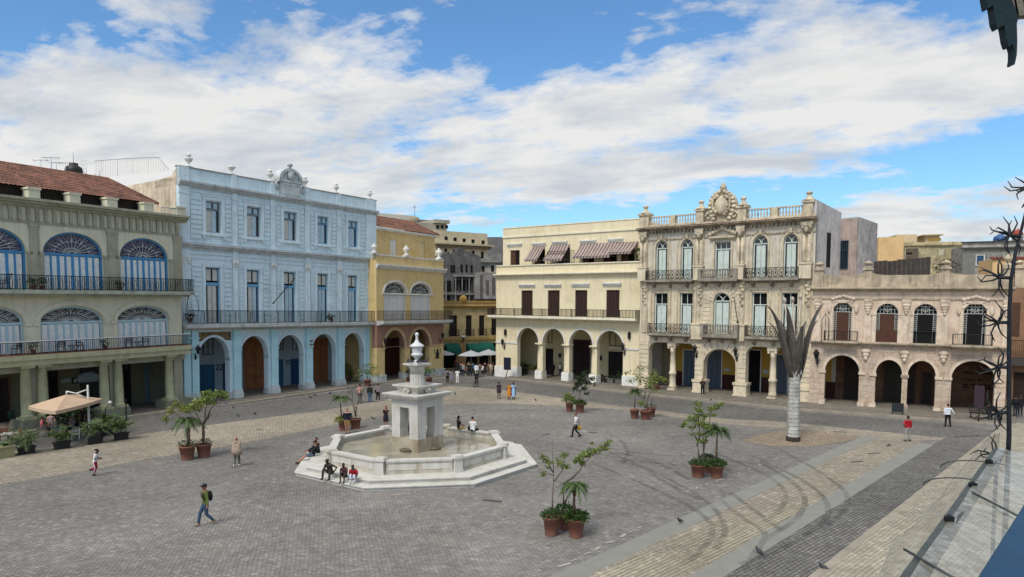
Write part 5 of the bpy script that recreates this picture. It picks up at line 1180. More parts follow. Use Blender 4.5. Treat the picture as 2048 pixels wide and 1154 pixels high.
for a,b,t_ in ((318,420,490),(608,735,520),(775,822,540),(880,945,595)): door(F,U(a),U(b),.15,ZZ((a+b)/2,t_),AD-.05,BRD if a!=608 else M('dark_olive_door','#2b2a20',.6,.2,3),(2,3),fm=BRN2)
# painted lettering on the back wall of the last arch: too small to read in the photo, four short dark lines
LET=M('dark_lettering','#1c1210',.8,.1,3)
for i,(y,w_) in enumerate(((601,.95),(650,1.0),(688,1.05),(708,.8))):
    mb=MB(); u=U(1172); z=ZZ(1240,y); x=0; R=random.Random(i)
    while x<3.1*w_:
        l=R.uniform(.09,.2); mb.box(u+x,u+x+l,AD-.06,AD-.04,z-.05,z+R.choice((.07,.1,.16))); x+=l+R.choice((.04,.05,.2))
    F.part('painted_lettering',mb,LET)
lantern(F,F.u(*p(128,470)),-.1,F.z(*p(128,490)))
FP=F; PKU=(UL,UR,zc1,zpar)
# ---------------------------------------------------------------- rooftop and background buildings
def bg(name,label,x0,x1,yt,depth,ang,mat,thick=8,cat='building',back=0):
    a=D(x0,605,depth); f=Fac(name,label,0,0,ang,0,cat,point=a); u1=f.u(x1,500); z=f.z((x0+x1)/2,yt)
    mb=MB(); mb.box(0,u1,0,thick,-.3 if not back else back,z); f.part('wall',mb,mat); f.u1=u1; f.zt=z; return f
def bgwin(f,lst,mat=DARK,d=-.0,fr=None,name='window'):
    for x0,x1,y0,y1 in lst:
        m=MB(); a,b=f.u(x0,(y0+y1)/2),f.u(x1,(y0+y1)/2); zt,zb=f.z((x0+x1)/2,y0),f.z((x0+x1)/2,y1); m.box(a,b,-.05,.02,zb,zt)
        if fr: k=.12; m2=MB(); [m2.box(*q_) for q_ in ((a-k,a,-.12,.0,zb-k,zt+k),(b,b+k,-.12,0,zb-k,zt+k),(a,b,-.12,0,zt,zt+k),(a,b,-.16,0,zb-k,zb))]; o=f.part(name,m2,fr); m.build('pane',mat,o)
        else: f.part(name,m,mat)
def bgband(f,name,x0,x1,y0,y1,out,mat,d=0):
    m=MB(); a,b=f.u(x0,y0),f.u(x1,y0); m.box(a,b,-out,.01,f.z((x0+x1)/2,y1),f.z((x0+x1)/2,y0)); return f.part(name,m,mat)
OCH=M('apricot_plaster','#d0ad7c',.9,.06,.7,'#9b7d55',.35,.5,.3); CRM=M('stained_cream','#bfb08a',.9,.12,.7,'#5e5844',.75,1.1,.6); CNC=M('mouldy_concrete','#a09d92',.9,.15,.6,'#4f4f49',.75,.8,.5)
f=bg('apricot_house','plain apricot rendered house beyond the roof fence',1753,1807,474,96,-20,OCH,8)
f2_=bg('cream_block','stained cream block of flats with a roof terrace behind the pink arcade',1806,1925,484,112,-12,CRM,14)
m=MB(); a=f2_.u(1797,470); b=f2_.u(1839,470); m.box(a,b,1,8,f2_.zt-.5,f2_.z(1815,469,1)); a2=f2_.u(1856,475); b2=f2_.u(1884,475); m.box(a2,b2,1,7,f2_.zt-.5,f2_.z(1870,471,1)); m.box(a2-.5,b2+.4,.4,7.5,f2_.z(1870,471,1),f2_.z(1870,469,1)); f2_.part('roof_room',m,M('cream_render','#c9b48f',.9,.1,1,'#7a6c52',.5))
bgwin(f2_,[(1857,1882,476,482)],M('ochre_shade','#8f7434',.9,.1,1)); bgband(f2_,'cornice',1806,1925,489,491,.3,CRM); bgwin(f2_,[(1811,1836,497,522)],M('veranda_shade','#5f5647',.9,.2,1),fr=CRM); bgwin(f2_,[(1812,1824,505,509)],DARK); bgwin(f2_,[(1877,1887,500,511)],M('pale_shutter','#b8b19a',.8,.1,2))
f3=bg('concrete_block','mouldy grey concrete block with a blue window and a long roof parapet',1925,2075,490,104,-18,CNC,12)
bgband(f3,'parapet',1925,2075,484,494,.02,M('pale_parapet','#b5b1a6',.9,.12,.8,'#55524b',.7,1)); bgband(f3,'coping',1922,2075,482,484,.3,M('dark_coping','#4a4642',.9,.2,1)); bgband(f3,'cornice',1922,2075,494,497,.4,M('dark_coping','#4a4642',.9,.2,1)); bgwin(f3,[(1953,1967,511,530)],M('blue_window','#274a68',.6,.2,2),fr=WTR); bgband(f3,'stain_panel',1926,1951,505,548,.03,M('dark_stain','#77766f',.9,.15,1))
f4=bg('small_yellow_house','small yellow roof house with a red coping',1982,2075,517,92,-18,OCH,6); bgband(f4,'coping',1980,2075,514,518,.25,M('red_coping','#7b3a2e',.85,.15,1)); bgwin(f4,[(2022,2044,520,537)],DARK)
dm=thing('red_dome','small red cupola on a white drum above the roofs','dome',D(2035,480,150)); mb=MB(); mb.lathe([(1.0,0),(1.0,1.3),(1.15,1.35),(1.15,1.5)],(0,0,-.6),16); mb.build('drum',WTR,dm); mb=MB(); mb.lathe([(1.05,0),(.98,.45),(.75,.9),(.4,1.2),(.08,1.35),(.05,1.7)],(0,0,.9),16); mb.build('cupola',M('red_cupola','#8e3a2e',.7,.1,2),dm)
tk=thing('blue_water_tank','blue plastic water tank on the concrete roof','water tank',D(2000,484,112)); mb=MB(); mb.lathe([(.9,-.2),(.95,.5),(.8,.9),(.35,1.05),(.35,1.2),(.1,1.22)],(0,0,0),14); mb.build('tank_body',M('blue_plastic','#2a4f7c',.4,.1,2),tk)
# dark board fence standing on the pink roof
fp=F.W(F.u(1750,548,5),5,0); fc=thing('board_fence','dark weathered board fence standing on the flat roof of the pink arcade','fence',fp,(0,0,F.ang))
u0=F.u(1751,535,5); 
mb=MB(); ue=F.u(1865,535,5)-u0; n=int(ue/.35); R=random.Random(3)
zb=F.z(1800,550,5)
for i in range(n):
    x=ue*i/n; yt=521 if x<ue*.33 else 521-(x/ue-.33)*8; z=F.z(1800,yt,5)+R.uniform(-.05,.05); mb.box(x,x+ue/n-.008,R.uniform(-.02,.02),.06,zb-.3,z)
mb.build('boards',M('weathered_boards','#3e3b38',.9,.3,1.5,'#2a2826',.6,1,.6),fc)
mb=MB(); mb.box(0,ue,.06,.12,zb+.2,zb+.3); mb.build('rail',MATS['weathered_boards'],fc)
# bush behind the parapet
def leafclump(mb,c,r,n,size,R,flat=.7):
    for i in range(n):
        d=Vector((R.gauss(0,1),R.gauss(0,1),R.gauss(0,1)*flat)).normalized()*R.random()**.45; p=Vector(c)+Vector((d.x*r[0],d.y*r[1],d.z*r[2]))
        a=Vector((R.gauss(0,1),R.gauss(0,1),R.gauss(0,.6))).normalized(); b=a.orthogonal().normalized(); b.rotate(Matrix.Rotation(R.random()*6.28,3,a)); s=size*R.uniform(.6,1.3)
        mb.quad(p,p+a*s*.5+b*s*.28,p+a*s,p+a*s*.5-b*s*.28)
RB=random.Random(11)
b_=thing('roof_bush','dark green bush growing behind the urn posts of the pink parapet','bush',D(1893,545,80)); mb=MB(); leafclump(mb,(0,0,.6),(1.5,1,1.0),260,.28,RB); mb.build('foliage',LEAF('dull_leaf',['#262c1a','#3a4026','#4a4c30']),b_); mb=MB(); mb.tube([(0,0,-1.5),(.1,0,.2)],.06,5); mb.tube([(0,0,-.5),(.5,0,.5)],.04,5); mb.build('stem',BRD,b_)
# house down the side street on the right
f=bg('brown_street_house','brown house down the side street beyond the pink arcade with an iron balcony',2005,2120,575,64,-34,M('brown_plaster','#8a6a52',.9,.12,.8,'#5a4434',.5,.7,.4),10); f.root['label']='brown house with an iron balcony standing behind the far corner of the pink arcade'
m=MB(); a,b=f.u(2018,720),f.u(2110,720); m.box(a,b,-1,0,f.z(2060,731),f.z(2060,717)); o=f.part('balcony_slab',m,M('dark_coping','#4a4642')); r=MB(); rail(r,a,b,-.95,f.z(2060,717),f.z(2060,680),.14,.025); r.build('railing',MATS['black_iron'],o)
bgwin(f,[(2024,2040,605,672)],M('dark_shutter','#4c3628',.7,.2,3)); bgwin(f,[(2026,2075,745,835)],M('shop_shade','#2a2018',.8,.2,2))
# ---------------------------------------------------------------- the street between the two yellow houses
q=Zm(730,400,3.036)
CAFE=M('cafe_cream','#b5a379',.9,.08,.8,'#6f6248',.55,.7,.4)
f=Fac('cafe_house','cream cafe house with tall dark windows at the end of the street',0,0,30,0,point=D(872,605,97)); 
u1=f.u(1030,600); zt=f.z(*q(620,612)); 
mb=MB(); wl=[(512,560,700,828),(613,650,700,826),(693,727,700,823),(768,800,715,820)]; gl_=[(470,560,872,1055),(612,690,872,1055),(692,762,868,1050),(766,800,868,1045)]
WN=[(f.u(*q(a,760)),f.u(*q(b,760)),f.z(*q((a+b)/2,d)),f.z(*q((a+b)/2,c))) for a,b,c,d in wl]; GN=[(f.u(*q(a,950)),f.u(*q(b,950)),.1,f.z(*q((a+b)/2,c))) for a,b,c,d in gl_]
mb.wall(rect(-3,u1,-.3,zt),[rect(*w) for w in WN]+[rect(a+.05,b-.05,c,d) for a,b,c,d in GN],0,.4); f.part('wall',mb,CAFE)
mb=MB(); mb.box(-3,u1,3.5,10,-.3,zt); mb.box(-3,u1,.4,3.5,zt-.4,zt-.1); f.part('rear_block',mb,DARK)
mb=MB(); cornice(mb,-3,u1,f.z(*q(620,655)),f.z(*q(620,640)),.4,0,3); mb.box(-3,u1,-.12,0,zt-.25,zt); mb.box(-3,u1,-.2,0,f.z(*q(620,850)),f.z(*q(620,838))); mb.ell((f.u(*q(597,600)),0,zt+.2),(.6,.3,.6),10,6); f.part('cornice',mb,M('cafe_ochre','#a8884a',.9,.1,1,'#6a5630',.5))
for a,b,c,d in WN:
    window(f,a,b,c,d,.25,.08,2,None,BRD,PANE,rows=3)
    r=MB(); rail(r,a-.15,b+.15,-.35,c,c+.95,.14,.025,.35); f.part('railing',r,MATS['black_iron'])
for a,b,c,d in GN: m=MB(); m.box(a,b,.38,.42,0,d); f.part('door',m,DARK)
m=MB(); mm=[f.u(*q(a,950)) for a in (566,606)]; m.box(mm[0],mm[1],-.05,0,0,f.z(*q(590,860))); f.part('painted_pier',m,M('tan_pier','#9a7a4c',.85,.15,1))
GAW=M('green_canvas','#0d4f42',.8,.15,1.2)
for a,b,yt,yb in ((478,562,872,928),(612,690,872,926),(690,762,866,922)):
    u0,u1_=f.u(*q(a,yt)),f.u(*q(b,yt)); z0,z1_=f.z(*q(a,yb),-1.2),f.z(*q(a,yt)); mb=MB(); n=10; vs=[]
    for k in range(7):
        a_=PI/2*k/6
        for i in range(n+1): vs.append((u0+(u1_-u0)*i/n,-1.3*math.sin(a_),z0+(z1_-z0)*math.cos(a_)+.02*(i%2)))
    mb.add(vs,[(k*(n+1)+i,k*(n+1)+i+1,(k+1)*(n+1)+i+1,(k+1)*(n+1)+i) for k in range(6) for i in range(n)]); mb.box(u0,u1_,-1.32,-1.28,z0-.3,z0)
    for e in (u0,u1_): mb.add([(e,0,z0)]+[(e,-1.3*math.sin(PI/2*k/6),z0+(z1_-z0)*math.cos(PI/2*k/6)) for k in range(7)],[tuple(range(8))])
    f.part('awning',mb,GAW)
FC=f
lantern(f,f.u(*q(590,850)),0,f.z(*q(590,845)))
mb=MB(); x=f.u(*q(590,770)); mb.lathe([(.3,0),(.3,.3),(.1,.35)],(x,-.4,f.z(*q(590,835))),8); f.part('wall_light',mb,WTR)
# ruined grey house and far cream block above the street
GRY=M('ruined_grey','#6e6b66',.95,.2,.5,'#353330',.8,.7,.6,bump=.3); GRL=M('ruined_grey_light','#8f8b84',.95,.2,.7,'#4a4743',.7,.9,.5)
f=bg('ruined_house','roofless ruined dark grey house with broken balconies above the street',880,962,512,122,26,GRY,3); 
bgwin(f,[(901,905,530,545),(906,910,530,545),(921,925,529,545),(931,935,529,545),(941,945,530,545),(890,902,561,583),(908,916,560,581),(919,930,560,581),(934,941,560,581),(890,900,592,602),(920,932,590,600)],DARK)
R=random.Random(4); mb=MB(); a,b=f.u(886),f.u(962)
for i in range(14): x=a+(b-a)*i/14; mb.box(x,x+(b-a)/14-.05,.5,2.5,f.zt-.1,f.zt+R.uniform(.1,1.6))
f.part('broken_parapet',mb,GRY)
mb=MB()
for y in (550,586): mb.box(f.u(907,y),f.u(962,y),-1.0,0,f.z(935,y+4),f.z(935,y))
mb.box(f.u(886,580),f.u(905,580),-.4,0,f.z(895,589),f.z(895,585)); parts(f,'balcony_slab',mb,GRL,.02,.8)
mb=MB()
for x in (888,907,920,934,944,952): mb.box(f.u(x,575),f.u(x+1.6,575),-.9,-.75,f.z(x,603),f.z(x,556))
f.part('post',mb,GRL)
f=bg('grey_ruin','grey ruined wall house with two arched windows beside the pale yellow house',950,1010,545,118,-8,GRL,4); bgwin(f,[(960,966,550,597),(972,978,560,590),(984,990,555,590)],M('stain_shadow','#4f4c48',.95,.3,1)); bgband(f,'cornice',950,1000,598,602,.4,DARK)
f=bg('white_ruin','pale crumbling house with two dark windows under a stepped parapet',953,1010,520,130,10,M('pale_ruin','#b5ae9f',.95,.15,.8,'#57534b',.7,.9,.6),4); bgwin(f,[(963,969,532,543),(982,988,531,543)],DARK); mb=MB(); a=f.u(970); 
for i in range(8): x=f.u(965+i*4.5,520); mb.box(x,x+.5,0,2,f.zt-.3,f.z(980,517-i*1.4))
mb.box(f.u(953,522),f.u(1005,522),-.6,0,f.z(980,525),f.z(980,521)); f.part('stepped_parapet',mb,GRL)
f=bg('far_cream_block','long far cream block with small square windows and a bracketed gallery',872,975,464,165,35,M('far_cream','#c2b292',.9,.06,.6,'#8a7d62',.4,.5,.3),14)
bgwin(f,[(x,x+6,473+i*2,480+i*2) for i,x in enumerate((889,907,925,943,963))]+[(x,x+5,497+i*1.5,512+i*1.5) for i,x in enumerate((889,906,921,944,962))],DARK); bgband(f,'gallery',868,985,488,491,1.0,M('far_cream2','#a89a7c',.9,.1,1)); 
mb=MB()
for i in range(30): x=f.u(870+i*3.7,494); mb.box(x,x+.25,-.9,0,f.z(925,497),f.z(925,491))
f.part('bracket',mb,M('bracket_brown','#6a5a44',.9,.2,1)); mb=MB(); a=f.u(846,446); b=f.u(906,446); mb.box(a,b,3,12,f.zt-1,f.z(880,448,3)); mb.box(f.u(880),f.u(910),2.2,12,f.z(895,448,3),f.z(895,441,3)); f.part('roof_room',mb,M('far_grey','#a39d8c',.9,.15,1,'#5a564c',.5)); 
for x in (873,882,891): mb=MB(); a=f.u(x,453,2.9); mb.box(a,a+.7,2.9,3.02,f.z(x,457,2.9),f.z(x,450,2.9)); f.part('window',mb,DARK)
f=bg('far_grey_block','dark grey concrete block between the far cream block and the pale yellow house',975,1010,474,200,0,M('far_dark_grey','#6a6866',.9,.15,.4,'#4a4846',.5),10)
f=bg('far_white_block','far pale block with a green roof edge behind the tiled roof of the yellow house',757,830,429,190,35,M('far_white','#c7c0ae',.9,.06,.5,'#8f8674',.4),10); m=MB(); 
m.box(f.u(830,445),f.u(868,445),0,9,20,f.z(850,440)); m.box(f.u(836,440),f.u(868,440),-.3,0,f.z(850,445),f.z(850,440)); f.part('wing',m,M('far_brown','#8a8069',.9,.15,.6,'#4d4840',.5))
mb=MB(); mb.tube([(0,0,0),(0,0,4.2)],.07,5); mb.box(-.5,.5,-.05,.05,3.3,3.42); mb.ell((0,0,-.3),(1.5,1.3,1.3),9,6); o=mb.build('roof_cross',M('far_brown','#8a8069'),None,D(829.5,440,195)); tag(o,'mossy stone dome with a thin cross above the yellow house roof','dome')
# ---------------------------------------------------------------- things on the west roofs
AL=M('aluminium','#9a9c9d',.4,.1,4,metal=.7,bump=0)
tk=thing('black_water_tank','black plastic water tank behind the tiled ridge','water tank',D(148,352,80)); mb=MB(); mb.lathe([(.85,-.6),(.9,.6),(.8,.95),(.45,1.15),(.45,1.4),(.15,1.42)],(0,0,0),16); mb.build('tank_body',M('black_plastic','#26251f',.5,.15,2),tk)
mb=MB(); mb.box(.7,1.2,-.3,.3,-.6,.2); mb.build('outlet_box',M('black_plastic','#26251f'),tk); mb=MB(); mb.tube([(0,0,1.4),(0,0,2.6)],.03,5); mb.build('vent_pipe',AL,tk)
for i,(x,y0,y1,w_,n) in enumerate(((82,337,319,.7,3),(103,341,314,.8,5),(131,342,324,.6,4),(113,342,324,.5,3))):
    a=D(x,y0,78); h=(y0-y1)*78/1420; t_=thing('tv_antenna',['short TV aerial with one crossbar, first along the ridge','tall TV aerial with long rods above the tiled ridge','thin TV aerial close to the black tank','small TV aerial between the tall aerial and the black tank'][i],'antenna',a); mb=MB(); mb.tube([(0,0,-1),(0,0,h)],.03,5); mb.build('mast',AL,t_); mb=MB()
    mb.tube([(-w_*1.3,0,h-.1),(w_*1.3,0,h-.15)],.02,4)
    for k in range(n): x_=-w_+2*w_*k/max(1,n-1); mb.tube([(x_,-.35,h-.1),(x_,.35,h-.1)],.015,4); mb.tube([(x_,0,h-.12),(x_,0,h-.35)],.012,4)
    mb.build('rods',AL,t_)
a=D(168,352,84); t_=thing('lattice_mast','short white lattice mast beside the black tank','mast',a); mb=MB()
for x in (-.3,0,.3): mb.tube([(x,0,-1),(x,0,2.0)],.035,4)
for k in range(6): mb.box(-.3,.3,-.03,.03,-.5+k*.45,-.45+k*.45)
mb.build('frame',WTR,t_); mb=MB(); mb.tube([(.2,0,.3),(1.0,0,-1.0)],.05,5); mb.tube([(1.6,0,-1),(1.9,0,.7)],.05,5); mb.tube([(1.3,0,.3),(1.7,0,-1)],.04,5); mb.build('pipe',AL,t_)
t_=thing('roof_screen','curved white post screen along the flat roof of the blue house','railing',D(190,352,82)); mb=MB(); T=[]
for i in range(44):
    x=190+148*i/43; f_=i/43; dep=82-10*f_; yb=352-14*f_; yt=322-7*math.sin(min(1,f_*1.1)*PI/2) if f_<.86 else 315+(f_-.86)/.14*24
    a,b=D(x,yb+4,dep)-t_.location,D(x,yt,dep)-t_.location; T.append(b)
    mb.tube([a,b],.035 if i%9==4 else .016,4,False)
mb.build('post_slats',WTR,t_); mb=MB(); mb.tube(T,.03,5); mb.build('top_rail',AL,t_)
# ================================================================ fountain
MAR=M('fountain_marble','#bbb8af',.55,.08,1.5,'#8f8674',.45,.9,.45,bump=.1,spec=.4); MAR2=M('stained_marble','#b6b1a4',.6,.1,1.2,'#7a6a4c',.55,.7,.6,bump=.1)
FC_=Vector((-5.5,41.0,0)); ft=thing('marble_fountain','white marble octagonal fountain with a square pedestal and a lidded urn on a fluted drum','fountain',FC_)
def octo(r,a0=-14): return [(r*math.cos(math.radians(a0+45*k)),r*math.sin(math.radians(a0+45*k))) for k in range(8)]
mb=MB(); mb.vprism(octo(7.05),-.1,.13); mb.vprism(octo(7.12),.13,.2); mb.vprism(octo(6.45),.2,.34); mb.vprism(octo(6.52),.34,.41); o=mb.build('steps',MAR,ft)
bv=o.modifiers.new('b','BEVEL'); bv.width=.02; bv.segments=2; bv.limit_method='ANGLE'
V=octo(5.12); 
mb=MB(); rm=MB(); pn=MB()
for k in range(8):
    a=Vector((*V[k],0)); b=Vector((*V[(k+1)%8],0)); d=(b-a).normalized(); n=Vector((d.y,-d.x,0)); m=(a+b)/2; L=(b-a).length-.5
    mb.obox(m+Vector((0,0,.72)),d,n,(0,0,1),L,.3,.62); rm.obox(m+Vector((0,0,1.08)),d,n,(0,0,1),L,.44,.1); rm.obox(m+Vector((0,0,1.0)),d,n,(0,0,1),L,.36,.07)
    mb.obox(m+Vector((0,0,.47)),d,n,(0,0,1),L,.38,.12)
    for s in (-1,1): pn=MB(); pn.obox(m+n*.155+d*s*L*.25+Vector((0,0,.75)),d,n,(0,0,1),L*.42,.03,.3); pn.build('panel',MAR,ft)
mb.build('basin_wall',MAR2,ft); rm.build('rim',MAR,ft)
for k in range(8):
    p=Vector((*V[k],0)); d=p.normalized(); n=Vector((-d.y,d.x,0)); q_=MB(); q_.obox(p+Vector((0,0,.75)),d,n,(0,0,1),.46,.46,.72); q_.obox(p+Vector((0,0,1.16)),d,n,(0,0,1),.6,.6,.1); q_.obox(p+Vector((0,0,1.23)),d,n,(0,0,1),.5,.5,.06); q_.obox(p+Vector((0,0,.45)),d,n,(0,0,1),.56,.56,.1); q_.build('corner_post',MAR2 if k%3==2 else MAR,ft)
m,t,b=newmat('basin_water'); b.inputs['Base Color'].default_value=(*lin('#8a8268'),1); b.inputs['Roughness'].default_value=.06; b.inputs['Specular IOR Level'].default_value=.6
tc=t.new('ShaderNodeTexCoord').outputs['Object']; bn=t.new('ShaderNodeBump'); bn.inputs['Strength'].default_value=.25; bn.inputs['Distance'].default_value=.03; t.link(t.noise(tc,3.5,3,.5,.5),bn.inputs['Height']); t.link(bn.outputs[0],b.inputs['Normal'])
t.link(t.ramp(t.noise(tc,.8,5,.6,.3),[(.35,lin('#7f7a68')),(.65,lin('#a09a88'))]),b.inputs['Base Color'])
mb=MB(); mb.add([(x,y,.74) for x,y in octo(5.0)],[tuple(range(8))]); mb.build('water',MATS['basin_water'],ft)
pd=MB(); ang0=math.radians(-82+45); hs=1.04   # square pedestal, one corner towards the viewer
def sq(mb,h,z0,z1):
    P=[(h*math.sqrt(2)*math.cos(ang0-PI/4+PI/2*k),h*math.sqrt(2)*math.sin(ang0-PI/4+PI/2*k)) for k in range(4)]; mb.vprism(P,z0,z1)
AX=Vector((math.cos(ang0),math.sin(ang0),0)); AY=Vector((-AX.y,AX.x,0)); AZ=Vector((0,0,1))
# four faces with openings: corner piers, base and head
for s in (-1,1):
    for r in (-1,1): pd.obox(AX*s*.71+AY*r*.71+AZ*2.35,AX,AY,AZ,.66,.66,1.75)
sq(pd,hs,3.225,3.72); pb_=MB(); sq(pb_,hs+.004,.4,1.475); sq(pb_,hs+.05,.4,.86); pb_.build('pedestal_base',M('water_stained_marble','#a9a08c',.6,.12,1.5,'#6b5a3c',.7,.8,.8,bump=.1),ft)
pd.obox(AX*.0+AZ*2.35,AX,AY,AZ,.05,.05,1.75) if False else None
pd.build('pedestal',MAR,ft)
def zremap(o,f):
    for v in o.data.vertices: v.co.z=f(v.co.z)
mb=MB(); sq(mb,hs+.12,3.95,4.05); sq(mb,hs+.32,4.05,4.17); sq(mb,hs+.4,4.17,4.25); zremap(mb.build('pedestal_cornice',MAR,ft),lambda z:z-.24)
mb=MB(); P=[(.72,4.25),(.74,4.4),(.8,4.55),(.92,4.72),(1.02,4.8),(1.02,4.9),(.86,4.9),(.8,4.72),(.5,4.7)]
vs=[];
for h,z in P:
    for k in range(4): a=ang0-PI/4+PI/2*k; vs.append((h*math.sqrt(2)*math.cos(a),h*math.sqrt(2)*math.sin(a),z))
mb.add(vs,[(i*4+j,i*4+(j+1)%4,(i+1)*4+(j+1)%4,(i+1)*4+j) for i in range(len(P)-1) for j in range(4)]+[(len(P)*4-4,len(P)*4-3,len(P)*4-2,len(P)*4-1)]); zremap(mb.build('upper_basin',MAR,ft),lambda z:4.0+(z-4.25)*.74)
for d,e in ((AX,AY),(-AX,AY),(AY,AX),(-AY,AX)):
    mb=MB(); c=d*.84+AZ*4.55; R3=Matrix([e,AZ,d]).transposed(); mb.ell(c,(.26,.3,.12),14,8,R3); mb.ell(c+d*.1+AZ*.05,(.13,.15,.1),10,6,R3); mb.ell(c+d*.2-AZ*.02,(.04,.06,.05),6,5,R3)
    mb.tube([c+e*.24*math.cos(a)+AZ*.27*math.sin(a)+d*.06 for a in [PI*k/9 for k in range(19)]],.05,6)
    for s in (-1,1): mb.ell(c+d*.17+e*s*.07+AZ*.07,.03,6,4)
    zremap(mb.build('lion_mask',MAR2,ft),lambda z:4.0+(z-4.25)*.74)
mb=MB(); n=64; vs=[]
for z,r0 in ((4.7,.47),(4.78,.42),(5.6,.41)):
    for k in range(n): a=2*PI*k/n; r=r0-(.045 if z>4.75 else 0)*max(0,math.cos(a*16))**.5 if math.cos(a*16)>0 else r0; vs.append((r*math.cos(a),r*math.sin(a),z))
mb.add(vs,[(i*n+j,i*n+(j+1)%n,(i+1)*n+(j+1)%n,(i+1)*n+j) for i in range(2) for j in range(n)]); mb.lathe([(.43,5.6),(.43,5.98),(.5,6.05),(.52,6.1)],(0,0,0),32); zremap(mb.build('fluted_drum',MAR,ft),lambda z:4.34+(z-4.7)*.86)
mb=MB(); sq(mb,.5,6.08,6.16); sq(mb,.58,6.16,6.26); zremap(mb.build('drum_cap',MAR,ft),lambda z:5.53+(z-6.08)*.9)
URM=M('urn_marble','#bfc0bd',.45,.05,2,'#8c8a82',.35,1.5,.35,bump=.05,spec=.45)
mb=MB(); sq(mb,.22,6.26,6.36); mb.lathe([(.2,6.36),(.2,6.42),(.12,6.5),(.12,6.56),(.2,6.66),(.3,6.74),(.34,6.82),(.34,6.9),(.27,6.94),(.27,7.0),(.32,7.3),(.34,7.36)],(0,0,0),24); zremap(mb.build('urn_body',URM,ft),lambda z:5.69+(z-6.26)*.86)
mb=MB(); mb.lathe([(.4,7.36),(.42,7.42),(.4,7.47),(.3,7.55),(.16,7.66),(.09,7.82),(.07,7.95),(.09,8.02),(.06,8.06),(.1,8.12),(.12,8.22),(.08,8.3),(.02,8.34)],(0,0,0),24); zremap(mb.build('urn_lid',URM,ft),lambda z:5.69+(z-6.26)*.86)
mb=MB(); 
for s in (1,-1): mb.ell(AX*1.0*(1 if s>0 else .2)+AY*(-1.0 if s<0 else .2)+AZ*.8,(.5,.4,.12),10,6)
mb.build('rubble_outlet',M('mossy_rock','#5a5240',.9,.3,3),ft)
# ================================================================ plants
POT=M('terracotta','#855646',.85,.12,2.5,'#6d5a50',.55,1.6,.45,bump=.15); SOIL=M('potting_soil','#2a2119',.95,.3,6)
LF=LEAF('tree_leaf',['#455322','#64752e','#80903e','#54642a']); LF2=LEAF('dark_leaf',['#1c2a16','#2a3c1c','#3c4e24']); LFY=LEAF('yellow_leaf',['#66702a','#84883a','#4c5a24']); PLM=LEAF('palm_leaf',['#2f4220','#44582a','#5f743c']); GRC=LEAF('ground_cover',['#263a14','#35501c','#45602a']); BRK=M('bark','#6a5d4e',.9,.2,4,'#3d342b',.4)
def pot(parent,r,h,off=(0,0,0)):
    mb=MB(); k=r; mb.lathe([(k*.68,0),(k*.70,.03),(k*.9,h*.78),(k*.93,h*.78),(k*.93,h*.84),(k*.96,h*.84),(k*.97,h*.9),(k*1.0,h*.9),(k*1.0,h),(k*.88,h),(k*.86,h*.9)],off,22); o=mb.build('pot',POT,parent)
    s=MB(); s.lathe([(k*.86,h*.9),(0.02,h*.93)],off,16); s.build('soil',SOIL,o)
def cover(parent,r,h,n,R,mat=None,hang=.15,size=.13):
    mb=MB()
    for i in range(n):
        a=R.uniform(0,6.28); q_=r*math.sqrt(R.random())*1.08; z=h+.1*(1-(q_/r)**2)+R.uniform(-.02,.16); p=Vector((q_*math.cos(a),q_*math.sin(a),z))
        out=Vector((math.cos(a),math.sin(a),0)); d=(out*R.uniform(.1,.9)+Vector((R.gauss(0,.4),R.gauss(0,.4),R.uniform(-.5 if q_>r*.8 else .1,.9)))).normalized(); s=size*R.uniform(.7,1.5); e=d.orthogonal().normalized(); e.rotate(Matrix.Rotation(R.random()*6,3,d)); 
        mb.quad(p,p+d*s*.5+e*s*.16,p+d*s,p+d*s*.5-e*s*.16)
    mb.build('ground_cover',mat or GRC,parent)
def stems(parent,base,lines,depth,R,r0,mat=BRK):
    """branches drawn where they stand: each a polyline of photo points at the pot's own distance, bent a little in depth"""
    mb=MB(); ends=[]
    for ln in lines:
        k=len(ln); off=0; pts=[]
        for i,(x,y) in enumerate(ln): off+=R.uniform(-.12,.12) if i else 0; p=D(x,y,depth+off)-base; pts.append(p)
        rr=[r0*(1-.75*i/max(1,k-1)) if len(ln[0])==2 else r0 for i in range(k)]
        mb.tube(pts,rr,6); ends.append(pts[-1])
    mb.build('trunk',mat,parent)
def crown(parent,base,clumps,depth,R,mat,size,name='foliage'):
    mb=MB(); tw=MB()
    size*=.74
    for (x,y,rx,ry,n) in clumps:
        n=int(n*1.9)
        s=depth/1420; c=D(x,y,depth+R.uniform(-.15,.15))-base; leafclump(mb,c,(rx*s,rx*s*.9,ry*s),n,size,R)
        for k in range(3): d=Vector((R.gauss(0,1)*rx*s*.5,R.gauss(0,1)*rx*s*.5,R.gauss(0,1)*ry*s*.5)); tw.tube([c-d*.4-Vector((0,0,ry*s*.5)),c+d],.008,3)
    o=mb.build(name,mat,parent); tw.build('twig',BRK,o)
def frond(mb,c,az,L,rise,droop,R,w=.16,n=22):
    d=Vector((math.cos(az),math.sin(az),0)); s=Vector((-d.y,d.x,0)); P=[]
    for i in range(n+1):
        f=i/n; P.append(c+d*L*(f*.85+.1*f*f*0)+Vector((0,0,L*(rise*f-droop*f*f))))
    mb.tube(P[::2],[.012]*len(P[::2]),3,False,False)
    for i in range(2,n+1):
        f=i/n; l=w*L*math.sin(PI*min(1,f*.9+.08))**.6*1.4; t_=(P[i]-P[i-1]).normalized()
        for e in (-1,1):
            tip=P[i]+s*e*l*.8+t_*l*.55-Vector((0,0,l*R.uniform(.15,.5))); k=t_*.028; mb.add([P[i]-k,P[i]+k,tip],[(0,1,2)])
